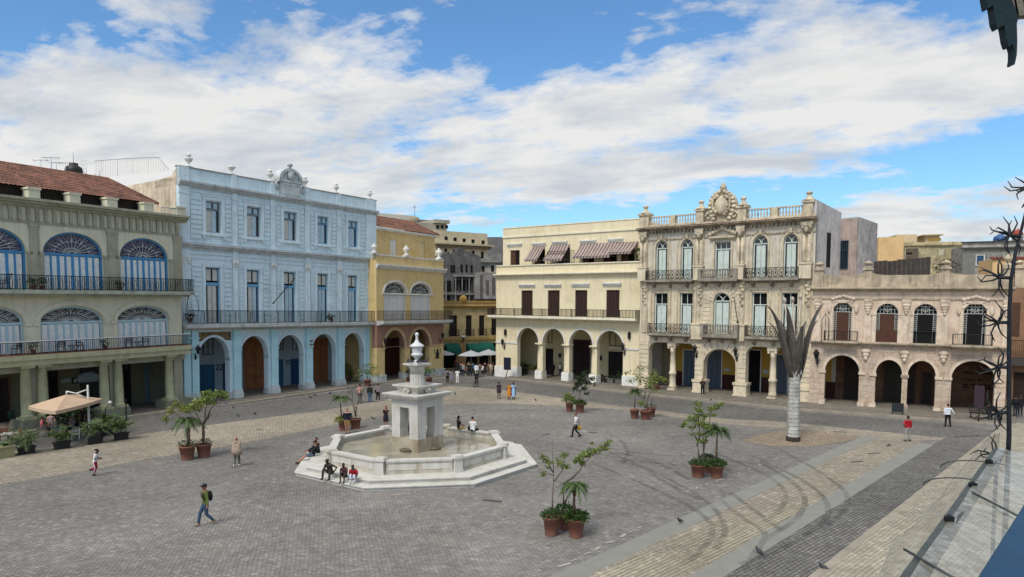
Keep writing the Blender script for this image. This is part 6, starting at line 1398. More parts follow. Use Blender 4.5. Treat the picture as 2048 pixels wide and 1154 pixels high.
def palm(parent,c,nf,L,R,mat,rise=(.3,.9),droop=(.7,1.2),name='frond_crown',w=.16):
    mb=MB()
    for i in range(nf): frond(mb,Vector(c),6.28*i/nf+R.uniform(-.2,.2),L*R.uniform(.75,1.1),R.uniform(*rise),R.uniform(*droop),R,w)
    mb.build(name,mat,parent)
def potted(name,label,x,y,r,h,seed,group='terracotta pots with plants standing about the square',cat='potted plant'):
    g_=G(x,y); R=random.Random(seed); t_=thing(name,label,cat,g_,(0,0,0),group); pot(t_,r,h); return t_,g_,g_.y,R
# cluster in front of the blue house
t_,b,dp,R=potted('potted_tree','terracotta pot with a feathery palm and leafy stems, before the blue house',375,919,.47,.82,21)
cover(t_,.45,.82,160,R); stems(t_,b,[[(377,892),(374,870),(371,850),(373,835)],[(378,890),(378,865),(379,848),(384,832)],[(376,892),(376,872),(375,855),(366,838),(345,822),(338,812)]],dp,R,.075)
palm(t_,D(375,842,dp)-b,26,1.15,R,PLM); crown(t_,b,[(376,818,18,10,130),(395,808,16,9,110),(368,815,12,8,60),(340,822,9,12,45),(333,838,5,9,25),(328,838,5,5,14),(352,806,8,6,30)],dp,R,LFY,.2)
t_,b,dp,R=potted('potted_tree','terracotta pot with a forked thin tree spreading towards the blue house',408,914,.45,.8,22)
cover(t_,.42,.8,90,R); stems(t_,b,[[(407,888),(406,865),(406,850),(398,838),(392,826),(388,815)],[(407,888),(408,868),(407,850),(415,838),(424,827)],[(406,850),(411,838),(410,825),(415,805)],[(415,838),(420,820),(435,800)]],dp,R,.07)
crown(t_,b,[(402,802,14,8,90),(415,795,16,9,110),(432,788,14,8,90),(445,786,10,7,60),(423,806,12,6,50),(395,818,9,7,40),(452,793,6,6,25),(411,784,10,5,30)],dp,R,LF,.2)
# cluster nearest the viewer
NB=(28.1,)
t_,b,dp,R=potted('potted_tree','terracotta pot with a thin straight stem and leafy side twigs',1103,1070,.36,.76,31)
cover(t_,.36,.76,420,R,None,.2,.12); stems(t_,b,[[(1105,1025),(1105,995),(1107,965),(1107,935),(1105,910),(1104,878)],[(1108,963),(1118,950),(1128,935),(1131,920)],[(1106,945),(1098,930),(1090,916),(1082,912)],[(1107,950),(1095,948),(1086,942)]],dp,R,.035)
crown(t_,b,[(1083,913,8,6,40),(1092,921,9,6,40),(1100,926,9,5,34),(1087,946,6,5,22),(1085,950,5,4,16),(1128,910,8,9,55),(1122,929,9,8,50),(1133,934,10,6,50),(1117,922,6,6,24),(1095,935,6,4,16)],dp,R,LF,.12)
t_,b,dp,R=potted('potted_tree','terracotta pot with a leaning tree, half hidden behind a small grassy palm',1129,1058,.34,.7,32)
cover(t_,.36,.74,320,R,None,.2,.13); stems(t_,b,[[(1128,1015),(1127,990),(1126,978)],[(1126,978),(1130,965),(1146,955),(1160,940),(1165,930),(1180,915),(1195,903),(1212,890)],[(1165,932),(1158,920),(1154,908)],[(1180,915),(1176,900),(1182,888)],[(1129,1010),(1135,992),(1142,985)]],dp,R,.05)
crown(t_,b,[(1158,918,11,9,75),(1168,910,12,9,85),(1180,905,12,8,85),(1192,902,10,8,70),(1205,895,9,8,65),(1215,887,8,6,50),(1183,886,4,4,12),(1152,922,7,6,30),(1221,880,4,3,14),(1165,926,8,6,40),(1212,898,6,4,20)],dp,R,LF,.13)
t_,b,dp,R=potted('potted_palm','small palm in a terracotta pot overgrown with grassy ground cover',1152,1074,.36,.74,33,cat='potted palm')
cover(t_,.42,.74,620,R,None,.3,.15); stems(t_,b,[[(1148,1025),(1148,1000),(1149,985),(1149,975)]],dp,R,.075,M('palm_trunk','#5d4c3c',.9,.25,8)); palm(t_,D(1149,972,dp)-b,30,.72,R,PLM,(.5,1.15),(.8,1.5))
mb=MB(); c=D(1149,982,dp)-b; mb.lathe([(.05,-.2),(.1,-.02),(.07,.12)],c,9); mb.build('crown_shaft',M('palm_shaft','#4a3024',.9,.2,6),t_)
# cluster by the steel flower
t_,b,dp,R=potted('potted_tree','terracotta pot with a twin stemmed leafy tree, before the flower sculpture',1396,954,.4,.68,41)
cover(t_,.4,.68,360,R); stems(t_,b,[[(1398,915),(1396,897),(1394,880)],[(1394,892),(1400,870),(1398,850),(1396,830),(1392,815)],[(1394,880),(1388,868),(1380,858)],[(1409,917),(1407,900),(1411,880),(1415,860),(1420,838),(1421,815)],[(1408,900),(1406,885),(1405,872)]],dp,R,.05)
crown(t_,b,[(1395,808,9,5,45),(1398,820,10,7,55),(1385,838,11,8,65),(1370,846,8,7,45),(1365,852,5,4,20),(1400,846,12,10,90),(1412,852,10,10,65),(1385,855,9,6,40),(1402,868,9,6,40),(1403,882,10,5,45),(1425,818,11,7,65),(1437,812,9,6,45),(1444,808,4,3,12),(1410,832,10,8,50),(1427,830,8,4,25),(1382,868,6,4,14),(1395,832,8,6,40)],dp,R,LF,.17)
t_,b,dp,R=potted('potted_palm','palm in a terracotta pot with trailing grass, beside the twin stemmed tree',1433,956,.38,.66,42,cat='potted palm')
cover(t_,.43,.68,420,R,None,.3,.17); stems(t_,b,[[(1433,918),(1433,900),(1434,880),(1434,868)]],dp,R,.075,MATS['palm_trunk']); palm(t_,D(1434,862,dp)-b,28,.95,R,PLM,(.5,1.1),(.8,1.4)); crown(t_,b,[(1423,866,9,8,60),(1428,853,9,8,50)],dp,R,LF2,.16)
t_,b,dp,R=potted('potted_shrub','terracotta pot of low ground cover, hidden behind the twin stemmed tree and the palm',1415,944,.36,.66,43); cover(t_,.42,.68,320,R)
# pair near the far edge of the grey paving
t_,b,dp,R=potted('potted_shrub','small terracotta pot with a low bushy plant, beside the dark leafed tree',1139,823,.34,.72,51); crown(t_,b,[(1139,797,12,9,120),(1133,792,7,6,40),(1147,800,8,6,50),(1129,800,5,4,18),(1136,787,6,4,18)],dp,R,LF,.24)
t_,b,dp,R=potted('potted_tree','terracotta pot with a dark leafed tree standing before the white based arcade',1160,825,.4,.72,52); cover(t_,.46,.7,260,R,None,.3,.22); stems(t_,b,[[(1159,803),(1159,792),(1161,782),(1165,772)],[(1161,785),(1154,778),(1150,768)],[(1161,782),(1172,770),(1180,762)]],dp,R,.06)
crown(t_,b,[(1155,768,9,8,80),(1163,760,11,8,90),(1175,764,9,7,65),(1184,757,6,5,35),(1150,777,6,5,30),(1170,776,6,5,36),(1168,750,8,6,45),(1188,768,4,4,15),(1157,757,6,5,30),(1173,787,5,4,18)],dp,R,LF2,.26)
# three pots before the corner of the grey house
t_,b,dp,R=potted('potted_palm','thin stemmed palm in a terracotta pot standing before the grey ornate house',1269,837,.38,.74,61,cat='potted palm'); stems(t_,b,[[(1269,815),(1270,800),(1271,788)]],dp,R,.06,MATS['palm_trunk']); palm(t_,D(1271,784,dp)-b,16,.85,R,PLM,(.5,1.0),(.9,1.4)); crown(t_,b,[(1271,782,10,8,60)],dp,R,LF2,.24)
t_,b,dp,R=potted('potted_shrub','terracotta pot with a sparse airy shrub standing before the grey ornate house',1291,839,.46,.74,62); stems(t_,b,[[(1294,815),(1296,795),(1298,778)],[(1294,815),(1288,798),(1280,785)],[(1296,795),(1305,780),(1312,765)],[(1288,798),(1292,780),(1293,760)],[(1291,815),(1284,808),(1279,800)]],dp,R,.045)
crown(t_,b,[(1290,762,20,14,60),(1275,748,16,12,34),(1305,765,14,10,40),(1268,760,14,8,36),(1285,735,14,6,22),(1312,748,12,10,24),(1318,784,10,4,10),(1283,806,8,7,40),(1252,745,6,6,12),(1298,775,10,6,40)],dp,R,LF,.22)
t_,b,dp,R=potted('potted_shrub','terracotta pot tucked behind the pot with the sparse airy shrub',1302,833,.4,.72,63); cover(t_,.38,.7,80,R); stems(t_,b,[[(1302,812),(1304,798),(1307,785)]],dp,R,.04); crown(t_,b,[(1307,780,8,8,30)],dp,R,LF,.2)
# two pots behind the fountain on the west side
t_,b,dp,R=potted('potted_palm','palm in a pale terracotta pot behind the man in the navy sweatshirt',686,861,.34,.72,71,cat='potted palm'); cover(t_,.42,.72,200,R,LFY,.2,.2); stems(t_,b,[[(684,838),(682,822),(681,808),(680,800)]],dp,R,.07,MATS['palm_trunk']); palm(t_,D(680,797,dp)-b,28,.85,R,PLM,(.5,1.1),(.8,1.3))
t_,b,dp,R=potted('potted_tree','large terracotta pot with a nearly bare forked tree behind the fountain',711,857,.42,.75,72); cover(t_,.4,.72,40,R); stems(t_,b,[[(711,832),(713,815),(717,800),(721,780),(723,765)],[(711,832),(708,815),(704,800),(705,785),(700,775)],[(713,818),(708,810)],[(705,800),(698,795)],[(721,785),(728,775)]],dp,R,.05); crown(t_,b,[(705,775,9,6,14),(722,765,9,6,14),(698,783,6,6,8)],dp,R,LF2,.18)
# potted trees by the arcades: airy leaves in front of the blue house and palm before the yellow house
t_,b,dp,R=potted('potted_tree','airy small leaved tree in a pot at the kerb before the last blue arch',735,772,.4,.7,81); stems(t_,b,[[(735,758),(734,745),(728,735)],[(734,748),(742,738),(745,728)]],dp,R,.05); crown(t_,b,[(728,742,14,9,50),(742,745,12,9,46),(735,730,14,8,36),(720,752,8,6,18),(752,750,8,8,20),(748,735,8,6,20)],dp,R,LF,.26)
t_,b,dp,R=potted('potted_tree','slender yellowish tree in a pot inside the last blue arch',697,764,.35,.6,82); crown(t_,b,[(697,742,9,13,90),(692,730,7,9,40),(702,752,7,7,40)],dp+.5,R,LFY,.3); stems(t_,b,[[(697,758),(697,742)]],dp,R,.04)
t_,b,dp,R=potted('potted_palm','bushy palm in a pot behind the fountain drum before the ochre house',858,768,.4,.7,83,cat='potted palm'); stems(t_,b,[[(857,755),(857,745)]],dp,R,.08,MATS['palm_trunk']); palm(t_,D(857,742,dp)-b,18,1.3,R,PLM,(.4,1.0),(.8,1.3))
t_,b,dp,R=potted('potted_shrub','tall leafy shrub in a pot between the two arches of the ochre house',818,765,.35,.6,84); stems(t_,b,[[(818,755),(818,738)]],dp,R,.04); crown(t_,b,[(818,742,8,16,110),(822,728,6,8,30)],dp,R,LF2,.28)
t_,b,dp,R=potted('potted_shrub','green shrub in a pot under the first wide opening of the grey house',1312,782,.4,.6,85); stems(t_,b,[[(1312,768),(1312,755)]],dp,R,.05); crown(t_,b,[(1308,757,12,9,100),(1322,758,12,8,70),(1303,748,7,7,36),(1332,762,7,5,20)],dp,R,LFY,.28)
# small planters along the white based arcade
R0=random.Random(9)
PLB=M('grey_planter','#5d5a55',.9,.15,3)
sp=[(1040,752,'spiky plant'),(1050,753,'leafy plant'),(1062,755,'spiky plant'),(1071,756,'leafy plant'),(1146,763,'leafy plant'),(1172,766,'leafy plant'),(1203,770,'low plant'),(1222,772,'low plant'),(1238,774,'leafy plant'),(1250,775,'leafy plant')]
nth=['beside the sign board','second from the sign board','third from the sign board','against the first round column','just past the second round column','before the large dark door','just past the third round column','before the table in the last arch','under the last pale yellow arch','against the last white base']
for i,(x,y,kd) in enumerate(sp):
    c=G(x,y-6,.15); t_=thing('planter','grey planter with a %s, %s'%(kd,nth[i]),'planter',c,(0,0,math.radians(-38)),'planters along the pale yellow arcade'); mb=MB(); mb.box(-.38,.38,-.22,.22,0,.5); mb.box(-.41,.41,-.25,.25,.5,.56); mb.build('trough',PLB,t_)
    mb=MB(); leafclump(mb,(0,0,.9 if kd!='low plant' else .7),(.38,.3,.5 if kd!='low plant' else .2),60,.28,R0); mb.build('foliage',LFY if kd=='spiky plant' else LF2,t_)
# blue bundle lying at the kerb
t_=thing('blue_bundle','small bright blue cloth bundle lying at the kerb before the blue house','bundle',G(446,811)); mb=MB()
for i in range(5): mb.ell((R0.uniform(-.3,.3),R0.uniform(-.12,.12),.08),(.22,.16,.12),9,6)
mb.build('cloth',M('royal_blue_cloth','#1a2768',.9,.2,3),t_)
# ================================================================ steel flower sculpture
STL=M('weathered_steel','#615b53',.6,.18,3,'#2f2d2a',.5,1.2,.5,metal=.4,bump=.15); TRK=M('plated_trunk','#c4c1b8',.55,.15,2.5,'#5c5952',.6,1.5,.5,metal=.25,bump=.2)
sc=thing('steel_flower_sculpture','tall steel flower sculpture with pointed petals on a pale riveted trunk','sculpture',G(1586,882)); dpt=sc.location.y; s_=dpt/1420
hz=lambda y:(D(1586,y,dpt)-sc.location).z
H0=hz(745); mb=MB(); n=8; Rr=random.Random(2); prev=0
k=18
for i in range(k):
    z0,z1_=H0*i/k,H0*(i+1)/k-.01; r=.40-.05*i/k; mb.lathe([(r+.012*(i%2),z0),(r+.012*(i%2)-.003,z1_)],(0,0,0),8,False); mb.tube([((r+.02)*math.cos(PI/4*j+.39),(r+.02)*math.sin(PI/4*j+.39),z0+.05) for j in range(9)],.012,4)
for j in range(4):
    a=PI/2*j+.4; e=Vector((math.cos(a),math.sin(a),0)); f_=Vector((-e.y,e.x,0)); mb.add([e*.34-f_*.3+AZ*(H0-.1),e*.34+f_*.3+AZ*(H0-.1),e*.42+AZ*(H0+1.2)],[(0,1,2)])
mb.build('trunk',TRK,sc); mb=MB(); mb.lathe([(.45,0),(.45,.3),(.42,.32)],(0,0,0),8,False); mb.build('base_ring',MATS['rusty_iron'],sc)
def petal(tip,az_sway,bw,zb,bend,nm='petal',r0=.3,mat=STL):
    """one long concave blade from the trunk head to its tip (a point in the sculpture's own space)"""
    tip=Vector(tip); hd=Vector((tip.x,tip.y,0)); L=hd.length; d=hd.normalized() if L>1e-3 else Vector((0,-1,0)); s=Vector((-d.y,d.x,0)); N=16; vs=[]
    for i in range(N+1):
        f=i/N; out=r0*(1-f)+L*(f**1.0)*(1) ; o_=r0+(L-r0)*(.70*f**.8+.30*f**4); z=zb+(tip.z-zb)*(1-(1-f)**1.25); w=bw*min(1,(f+.1)/.34)**.8*(1-f)**.85*.98+.01
        if i==N: w=.01
        p=d*o_+AZ*z; c=.35*w
        vs+=[p+s*w+d*(-c),p+d*.02,p-s*w+d*(-c)]
    mb=MB(); mb.add(vs,[(3*i+j,3*i+j+1,3*i+j+4,3*i+j+3) for i in range(N) for j in (0,1)],True); o=mb.build(nm,mat,sc,fix=False); so_=o.modifiers.new('s','SOLIDIFY'); so_.thickness=.03; return o
zbp=H0-.15
T_=lambda x,y,off=0:D(x,y,dpt+off)-sc.location
petal(T_(1533,610,-.6),0,.5,zbp-.2,2.0); petal(T_(1648,606,.3),0,.54,zbp-.5,2.1); petal(T_(1573,613,-1.2),0,.46,zbp,2.2); petal(T_(1536,643,.9),0,.45,zbp,1.9); petal(T_(1613,642,1.1),0,.4,zbp+.5,2.0); petal(T_(1558,640,1.4),0,.4,zbp+.4,2.0); petal(T_(1636,640,1.5),0,.4,zbp,1.9); petal(T_(1606,650,-.9),0,.45,zbp-.1,2.0)
mb=MB(); R=random.Random(6)
for x,y in ((1601,596),(1585,602),(1569,604)):
    a=Vector((0,0,zbp)); b_=T_(x,y,R.uniform(-.2,.6)); mb.tube([a,a.lerp(b_,.5)+Vector((.05,0,.1)),b_],[.1,.09,.07],7)
    mb.ell(b_+AZ*.08,(.14,.14,.22),8,6)
mb.build('stamen',M('pale_steel','#a39b8c',.55,.15,3,metal=.3),sc)
# ================================================================ people
def remesh(mb,vox,name,mat,parent):
    me=mb.mesh('tmp'); o=bpy.data.objects.new('tmp',me); COL.objects.link(o)
    m=o.modifiers.new('r','REMESH'); m.mode='VOXEL'; m.voxel_size=vox; m2=o.modifiers.new('s','SMOOTH'); m2.iterations=2; m2.factor=.4
    bpy.context.view_layer.update(); ev=o.evaluated_get(bpy.context.evaluated_depsgraph_get()); nm=bpy.data.meshes.new_from_object(ev); nm.name=name
    bpy.data.objects.remove(o); bpy.data.meshes.remove(me)
    nm.materials.clear(); nm.materials.append(mat); nm.polygons.foreach_set('use_smooth',[True]*len(nm.polygons))
    q_=bpy.data.objects.new(name,nm); COL.objects.link(q_); q_.parent=parent; return q_
LEGS={'stand':[((.09,0,.92),(.1,.02,.5),(.1,-.02,.08)),((-.09,0,.92),(-.1,.02,.5),(-.1,-.02,.08))],
 'apart':[((.09,0,.92),(.14,.02,.5),(.2,0,.08)),((-.09,0,.92),(-.12,.02,.5),(-.16,-.02,.08))],
 'walk':[((.09,0,.91),(.09,.2,.52),(.09,.27,.09)),((-.09,0,.91),(-.09,.0,.5),(-.09,-.3,.17))],
 'stroll':[((.09,0,.92),(.09,.1,.5),(.09,.12,.08)),((-.09,0,.92),(-.09,.0,.5),(-.09,-.18,.12))],
 'run':[((.09,0,.86),(.09,.1,.46),(.08,-.05,.08)),((-.09,0,.86),(-.09,.08,.48),(-.09,-.3,.36))]}
ARMS={'down':((.05,-.02,-.29),(.06,.05,-.54)),'swingf':((.05,.1,-.26),(.03,.28,-.43)),'swingb':((.07,-.14,-.25),(.1,-.2,-.5)),'hip':((.22,-.1,-.2),(.02,.0,-.42)),'hold':((.06,.06,-.27),(-.08,.28,-.2)),'phone':((.05,.05,-.28),(-.05,.22,.0)),'lap':((.07,.1,-.26),(-.04,.34,-.33)),'out':((.14,.0,-.25),(.3,.06,-.46)),'back':((.08,-.12,-.26),(-.08,-.16,-.4)),'knee':((.07,.16,-.24),(-.02,.42,-.28)),'prop':((.1,-.12,-.28),(.1,-.2,-.56)),'hug':((-.12,.12,-.12),(-.3,.2,-.05))}
CM={}
def cm(col,rough=.85):
    k='cloth_'+col.lstrip('#')
    return M(k,col,rough,.18,9,bump=.1)
def person(label,loc,head,pose='stand',h=1.72,skin='#6b4630',hair='#14100e',top='#ffffff',sleeve='short',bottom='#222222',leg='long',shoes='#141414',armL='down',armR='down',vox=.016,lean=0,seat=None,feet=0,knee=.42,slim=1.0,hairlen=.0,cap=None,bag=None,group=None,cape=None,dress=None,bun=False,stripe=None,turn=0,spread=.1):
    k=h/1.75; t_=thing('person',label,'person',loc,(0,0,-math.radians(head)),group); t_.scale=(k,k,k)
    if seat is not None:
        s=seat/k+.08; f0=feet/k; L=[((.09,0,s),(spread+.02,knee,s+(.0 if s-f0>.4 else .22)),(spread,knee+(.04 if s-f0>.4 else .1),f0+.08)),((-.09,0,s),(-spread-.02,knee,s+(.0 if s-f0>.4 else .22)),(-spread,knee-(.02 if s-f0>.4 else -.06),f0+.08))]
        if feet==-9: L=[((.09,0,s),(.15,.4,s-.02),(.17,.78,.12-0)),((-.09,0,s),(-.06,.42,s-.0),(-.04,.85,.12))]
        dz=s-.92
    else: L=LEGS[pose]; dz=L[0][0][2]-.92
    ca,sa=math.cos(math.radians(lean)),math.sin(math.radians(lean))
    def up(p):   # upper body leans forward about the hips
        x,y,z=p; z-=.92; return Vector((x,y*ca+z*sa,.92+dz+z*ca-y*sa))
    def tor(mb,g,z0=.86,z1=1.5,w=1.0):
        P=[(.155,.86),(.17,.95),(.15,1.08),(.165,1.25),(.195,1.38),(.17,1.45),(.085,1.5)]
        prof=[(r*slim*w+g,z) for r,z in P if z0-.01<=z<=z1+.01]; vs=[]; n=14
        for r,z in prof:
            for j in range(n): a=2*PI*j/n; vs.append(up((r*math.cos(a),r*math.sin(a)*.62,z)))
        m=len(prof); mb.add(vs,[(i*n+j,i*n+(j+1)%n,(i+1)*n+(j+1)%n,(i+1)*n+j) for i in range(m-1) for j in range(n)]+[tuple(range(n)),tuple((m-1)*n+j for j in range(n))],True)
    sh=[(.185*slim,0,1.41),(-.185*slim,0,1.41)]; arms=[]
    for sgn,s0,a in ((1,sh[0],armR),(-1,sh[1],armL)):
        e,w=ARMS[a]; pe=(s0[0]+sgn*e[0],s0[1]+e[1],s0[2]+e[2]); pw=(s0[0]+sgn*w[0],s0[1]+w[1],s0[2]+w[2]); arms.append((up(s0),up(pe),up(pw)))
    b=MB(); tor(b,0)
    hc=up((0,.02,1.635)); b.ell(hc,(.075,.092,.115),12,8); b.ell(hc+Vector((0,.035,-.05)),(.055,.06,.07),10,6); b.tube([up((0,-.005,1.46)),up((0,.01,1.56))],[.06,.052],8)
    b.ell(hc+Vector((0,.1,-.01)),(.014,.022,.03),6,4)
    for s in (-1,1): b.ell(hc+Vector((s*.076,0,0)),(.012,.022,.032),6,4)
    for (p0,p1,p2) in L: b.tube([p0,Vector(p0).lerp(Vector(p1),.5),p1,Vector(p1).lerp(Vector(p2),.35),p2],[.09*slim,.078*slim,.055,.056,.036],8)
    for p0,p1,p2 in arms:
        b.tube([p0,p0.lerp(p1,.5),p1,p1.lerp(p2,.4),p2],[.052,.046,.037,.036,.026],8)
        d=(p2-p1).normalized(); sd=d.cross(Vector((0,1,0))); sd=sd.normalized() if sd.length>.1 else Vector((1,0,0)); nn=d.cross(sd)
        b.tube([p2,p2+d*.085],[.028,.034],7)
        for i,(o_,ln) in enumerate(((-.027,.062),(-.009,.075),(.009,.07),(.027,.055))): q0=p2+d*.08+sd*o_; b.tube([q0,q0+d*ln*.6,q0+d*ln*.95+nn*.02],[.0095,.009,.008],5)
        b.tube([p2+d*.03+sd*.03,p2+d*.06+sd*.05,p2+d*.095+sd*.055],[.012,.011,.009],5)
    remesh(b,vox,'body',M('skin_'+skin.lstrip('#'),skin,.6,.08,8,bump=.05,spec=.4),t_)
    ey=MB()
    for s in (-1,1): ey.ell(hc+Vector((s*.032,.083,.012)),(.011,.008,.008),6,4)
    ey.build('eyes',DARK,t_)
    if cap is None or hairlen>0:
        hm=MB(); hm.ell(hc+Vector((0,-.018,.035)),(.086,.092,.098),12,8)
        if hairlen>0: hm.ell(hc+Vector((0,-.06,-hairlen*.5)),(.09,.055,.08+hairlen*.55),10,8)
        if bun: hm.ell(hc+Vector((0,-.13,.06)),(.055,.06,.055),8,6)
        remesh(hm,vox*.8,'hair',M('hair_'+hair.lstrip('#'),hair,.7,.25,20,bump=.3),t_)
    if cap:
        c_=MB(); c_.ell(hc+Vector((0,-.005,.045)),(.092,.1,.085),14,8); c_.obox(hc+Vector((0,.12,.04)),(1,0,0),(0,1,-.12),(0,.12,1),.15,.12,.02); remesh(c_,vox*.7,'cap',cm(cap),t_)
    if dress:
        d_=MB(); tor(d_,.02,.86,1.45); z0=dress; vs=[]; n=16
        for r,z in ((.17,1.0),(.2,.86),(.22,z0)):
            for j in range(n): a=2*PI*j/n; v=Vector((r*math.cos(a),r*.75*math.sin(a),z+dz)); vs.append(v)
        d_.add(vs,[(i*n+j,i*n+(j+1)%n,(i+1)*n+(j+1)%n,(i+1)*n+j) for i in range(2) for j in range(n)]+[tuple(range(n)),tuple(2*n+j for j in range(n))],True)
        if sleeve!='none':
            for p0,p1,p2 in arms: d_.tube([p0,p0.lerp(p1,.6)],[.066,.06],8)
        remesh(d_,vox,'dress',cm(top),t_)
    else:
        s_=MB(); tor(s_,.017,.86,1.45)
        for p0,p1,p2 in arms:
            if sleeve=='long': s_.tube([p0,p1,p1.lerp(p2,.92)],[.066,.054,.042],8)
            elif sleeve=='short': s_.tube([p0,p0.lerp(p1,.7)],[.068,.06],8)
        remesh(s_,vox,'jacket' if sleeve=='long' else 'shirt',cm(top),t_)
        p_=MB(); vs=[]; n=12
        p_.ell((0,0,.92+dz),(.175*slim,.125*slim,.12),12,8)
        for (a,m_,c) in L:
            a,m_,c=Vector(a),Vector(m_),Vector(c)
            if leg=='long': p_.tube([a,a.lerp(m_,.5),m_,m_.lerp(c,.9)],[.105*slim,.09*slim,.07,.06],9)
            elif leg=='shorts': p_.tube([a,a.lerp(m_,.5),a.lerp(m_,.95)],[.108*slim,.1*slim,.092],9)
            else: p_.tube([a,a.lerp(m_,.5)],[.108*slim,.1],9)
        o=remesh(p_,vox,'trousers' if leg=='long' else 'shorts',cm(bottom),t_)
        if stripe:
            st_=MB()
            for i,(a,m_,c) in enumerate(L):
                sx=Vector((.075 if i==0 else -.075,0,0)); st_.tube([Vector(a)+sx*1.3,Vector(m_)+sx,Vector(m_).lerp(Vector(c),.9)+sx*.85],.022,5)
            st_.build('stripe',cm(stripe),o)
    if cape:
        c_=MB(); n=18; vs=[]
        for r,z in ((.1,1.5),(.22,1.42),(.26,1.25),(.30,1.0),(.33,.72)):
            for j in range(n): a=2*PI*j/n; rr=r*(1+.06*math.cos(6*a)*(z<1.3)); vs.append(up((rr*math.cos(a),rr*.7*math.sin(a),z)))
        c_.add(vs,[(i*n+j,i*n+(j+1)%n,(i+1)*n+(j+1)%n,(i+1)*n+j) for i in range(4) for j in range(n)],True); o=c_.build('cape_coat',cm(cape),t_); o.modifiers.new('s','SOLIDIFY').thickness=.02
        c_=MB(); c_.ell(up((0,-.13,1.47)),(.11,.07,.09),10,6); c_.build('hood',cm(cape),o)
    for sgn,(a,m_,c) in zip((1,-1),L):
        c=Vector(c); d=Vector((0,1,0)); m_=Vector(m_); bk=(m_-c); tilt=.0
        s_=MB(); s_.ell(c+Vector((0,.05,-.035)),(.047,.135,.045),10,6); s_.ell(c+Vector((0,-.03,-.0)),(.045,.06,.06),8,6); remesh(s_,vox*.9,'shoe',cm(shoes,.6),t_)
    if bag:
        kind,col=bag
        bm_=MB()
        if kind=='backpack':
            c=up((0,-.2,1.22)); bm_.ell(c,(.15,.09,.22),12,8)
            for s in (-1,1): bm_.tube([up((s*.1,-.14,1.42)),up((s*.13,.02,1.47)),up((s*.14,.13,1.32)),up((s*.14,.08,1.1)),up((s*.14,-.1,1.02))],.022,6)
        elif kind in ('handbag','carrier'):
            w=arms[0][2] if kind=='handbag' else arms[1][2]; c=w+Vector((0,0,-.28)); bm_.ell(c,(.09,.17,.14),12,8); bm_.tube([c+Vector((0,-.1,.1)),w+Vector((0,-.02,-.04)),w+Vector((0,.03,-.04)),c+Vector((0,.1,.1))],.014,5)
        elif kind=='shoulder':
            c=up((-.2,-.1,1.0)); bm_.ell(c,(.08,.13,.15),10,7); bm_.tube([c+Vector((.0,0,.12)),up((-.14,-.02,1.49)),up((-.1,.12,1.35))],.014,5)
        tag(remesh(bm_,vox,'rucksack' if kind=='backpack' else 'bag',cm(col),t_))
    return t_
def gz(x,y,z=0): return G(x,y,z)
D1_,D2_,D3_='#4a2e20','#7a4f38','#b08468'
person('man in olive green jacket, black cap and jeans with a black backpack, walking',gz(412,1051),232,'walk',1.76,D2_,top='#4c5626',sleeve='long',bottom='#33455c',shoes='#8a7258',armL='out',armR='down',vox=.011,cap='#15161a',bag=('backpack','#17181a'))
person('bald person in a beige hooded cape coat and grey trousers seen from behind',gz(474,933),4,'stroll',1.66,'#a4776a',hair='#8e6a60',top='#8d7866',sleeve='long',bottom='#55534f',shoes='#c9c6c0',vox=.014,cape='#9a8574')
person('girl running in white shirt and crimson trousers with white side stripes',gz(190,951),84,'run',1.5,'#4f3024',top='#d5d6d2',sleeve='short',bottom='#8a1638',shoes='#1a1516',armL='hold',armR='hold',vox=.014,lean=14,bun=True,stripe='#d9cfd4',slim=.9)
fd=lambda x,y,z:Vector((gz(x,y,z).x,gz(x,y,z).y,0))
person('man in black lying back on the fountain steps with bare legs stretched out',fd(626,912,.41)*1,243,h=1.75,skin='#93624c',top='#151518',sleeve='long',bottom='#4b5a66',leg='shorts',shoes='#3a1c1c',seat=.41,feet=-9,armL='lap',armR='lap',cap='#17171a',vox=.014,lean=-14)
person('man in dark jacket sitting behind the man with outstretched legs on the steps',fd(636,905,.41),222,h=1.75,skin='#93624c',top='#1c2022',sleeve='long',bottom='#23282c',seat=.41,feet=.1,armL='lap',armR='knee',vox=.014,lean=8)
person('man in olive drab sitting with one elbow out on the fountain steps',fd(662,948,.41),205,h=1.72,skin='#2f2019',top='#2f2f22',sleeve='long',bottom='#33312a',shoes='#14120f',seat=.41,feet=.2,armL='hip',armR='knee',vox=.014,lean=22,cap='#2a2a20',knee=.34,spread=.2)
person('boy in a dark red and grey plaid shirt sitting on the fountain steps',fd(690,954,.41),190,h=1.5,skin='#2c1d17',top='#4f3038',sleeve='short',bottom='#1d1a1c',leg='shorts',shoes='#2a211d',seat=.41,feet=.2,armL='knee',armR='lap',vox=.014,lean=16,knee=.34,slim=.9)
person('child in a red shirt and white trousers sitting on the fountain steps',fd(709,957,.41),188,h=1.5,skin='#2c1d17',top='#9c1420',sleeve='short',bottom='#c6c8d2',shoes='#c8c4b8',seat=.41,feet=.2,armL='lap',armR='lap',vox=.014,lean=20,knee=.34)
person('stout man in a navy sweatshirt and khaki shorts standing by the terracotta pots',gz(695,867),176,'stand',1.78,'#a87660',hair='#4a3a32',top='#12182a',sleeve='long',bottom='#8a6a44',leg='shorts',shoes='#5a4634',armL='back',armR='back',vox=.014,slim=1.2)
person('woman in a short dark dress with long hair behind the fountain rim',gz(772,857),190,'stand',1.68,'#a0705a',hair='#3a2418',top='#1c1620',dress=.56,sleeve='short',shoes='#b09880',armL='phone',armR='down',hairlen=.18,vox=.014,slim=.9)
person('person in a dark green jacket and blue jeans walking away near the blue house',gz(740,805),8,'stand',1.72,D2_,top='#1a2419',sleeve='long',bottom='#355068',shoes='#2a3b4d',vox=.018,hairlen=.1)
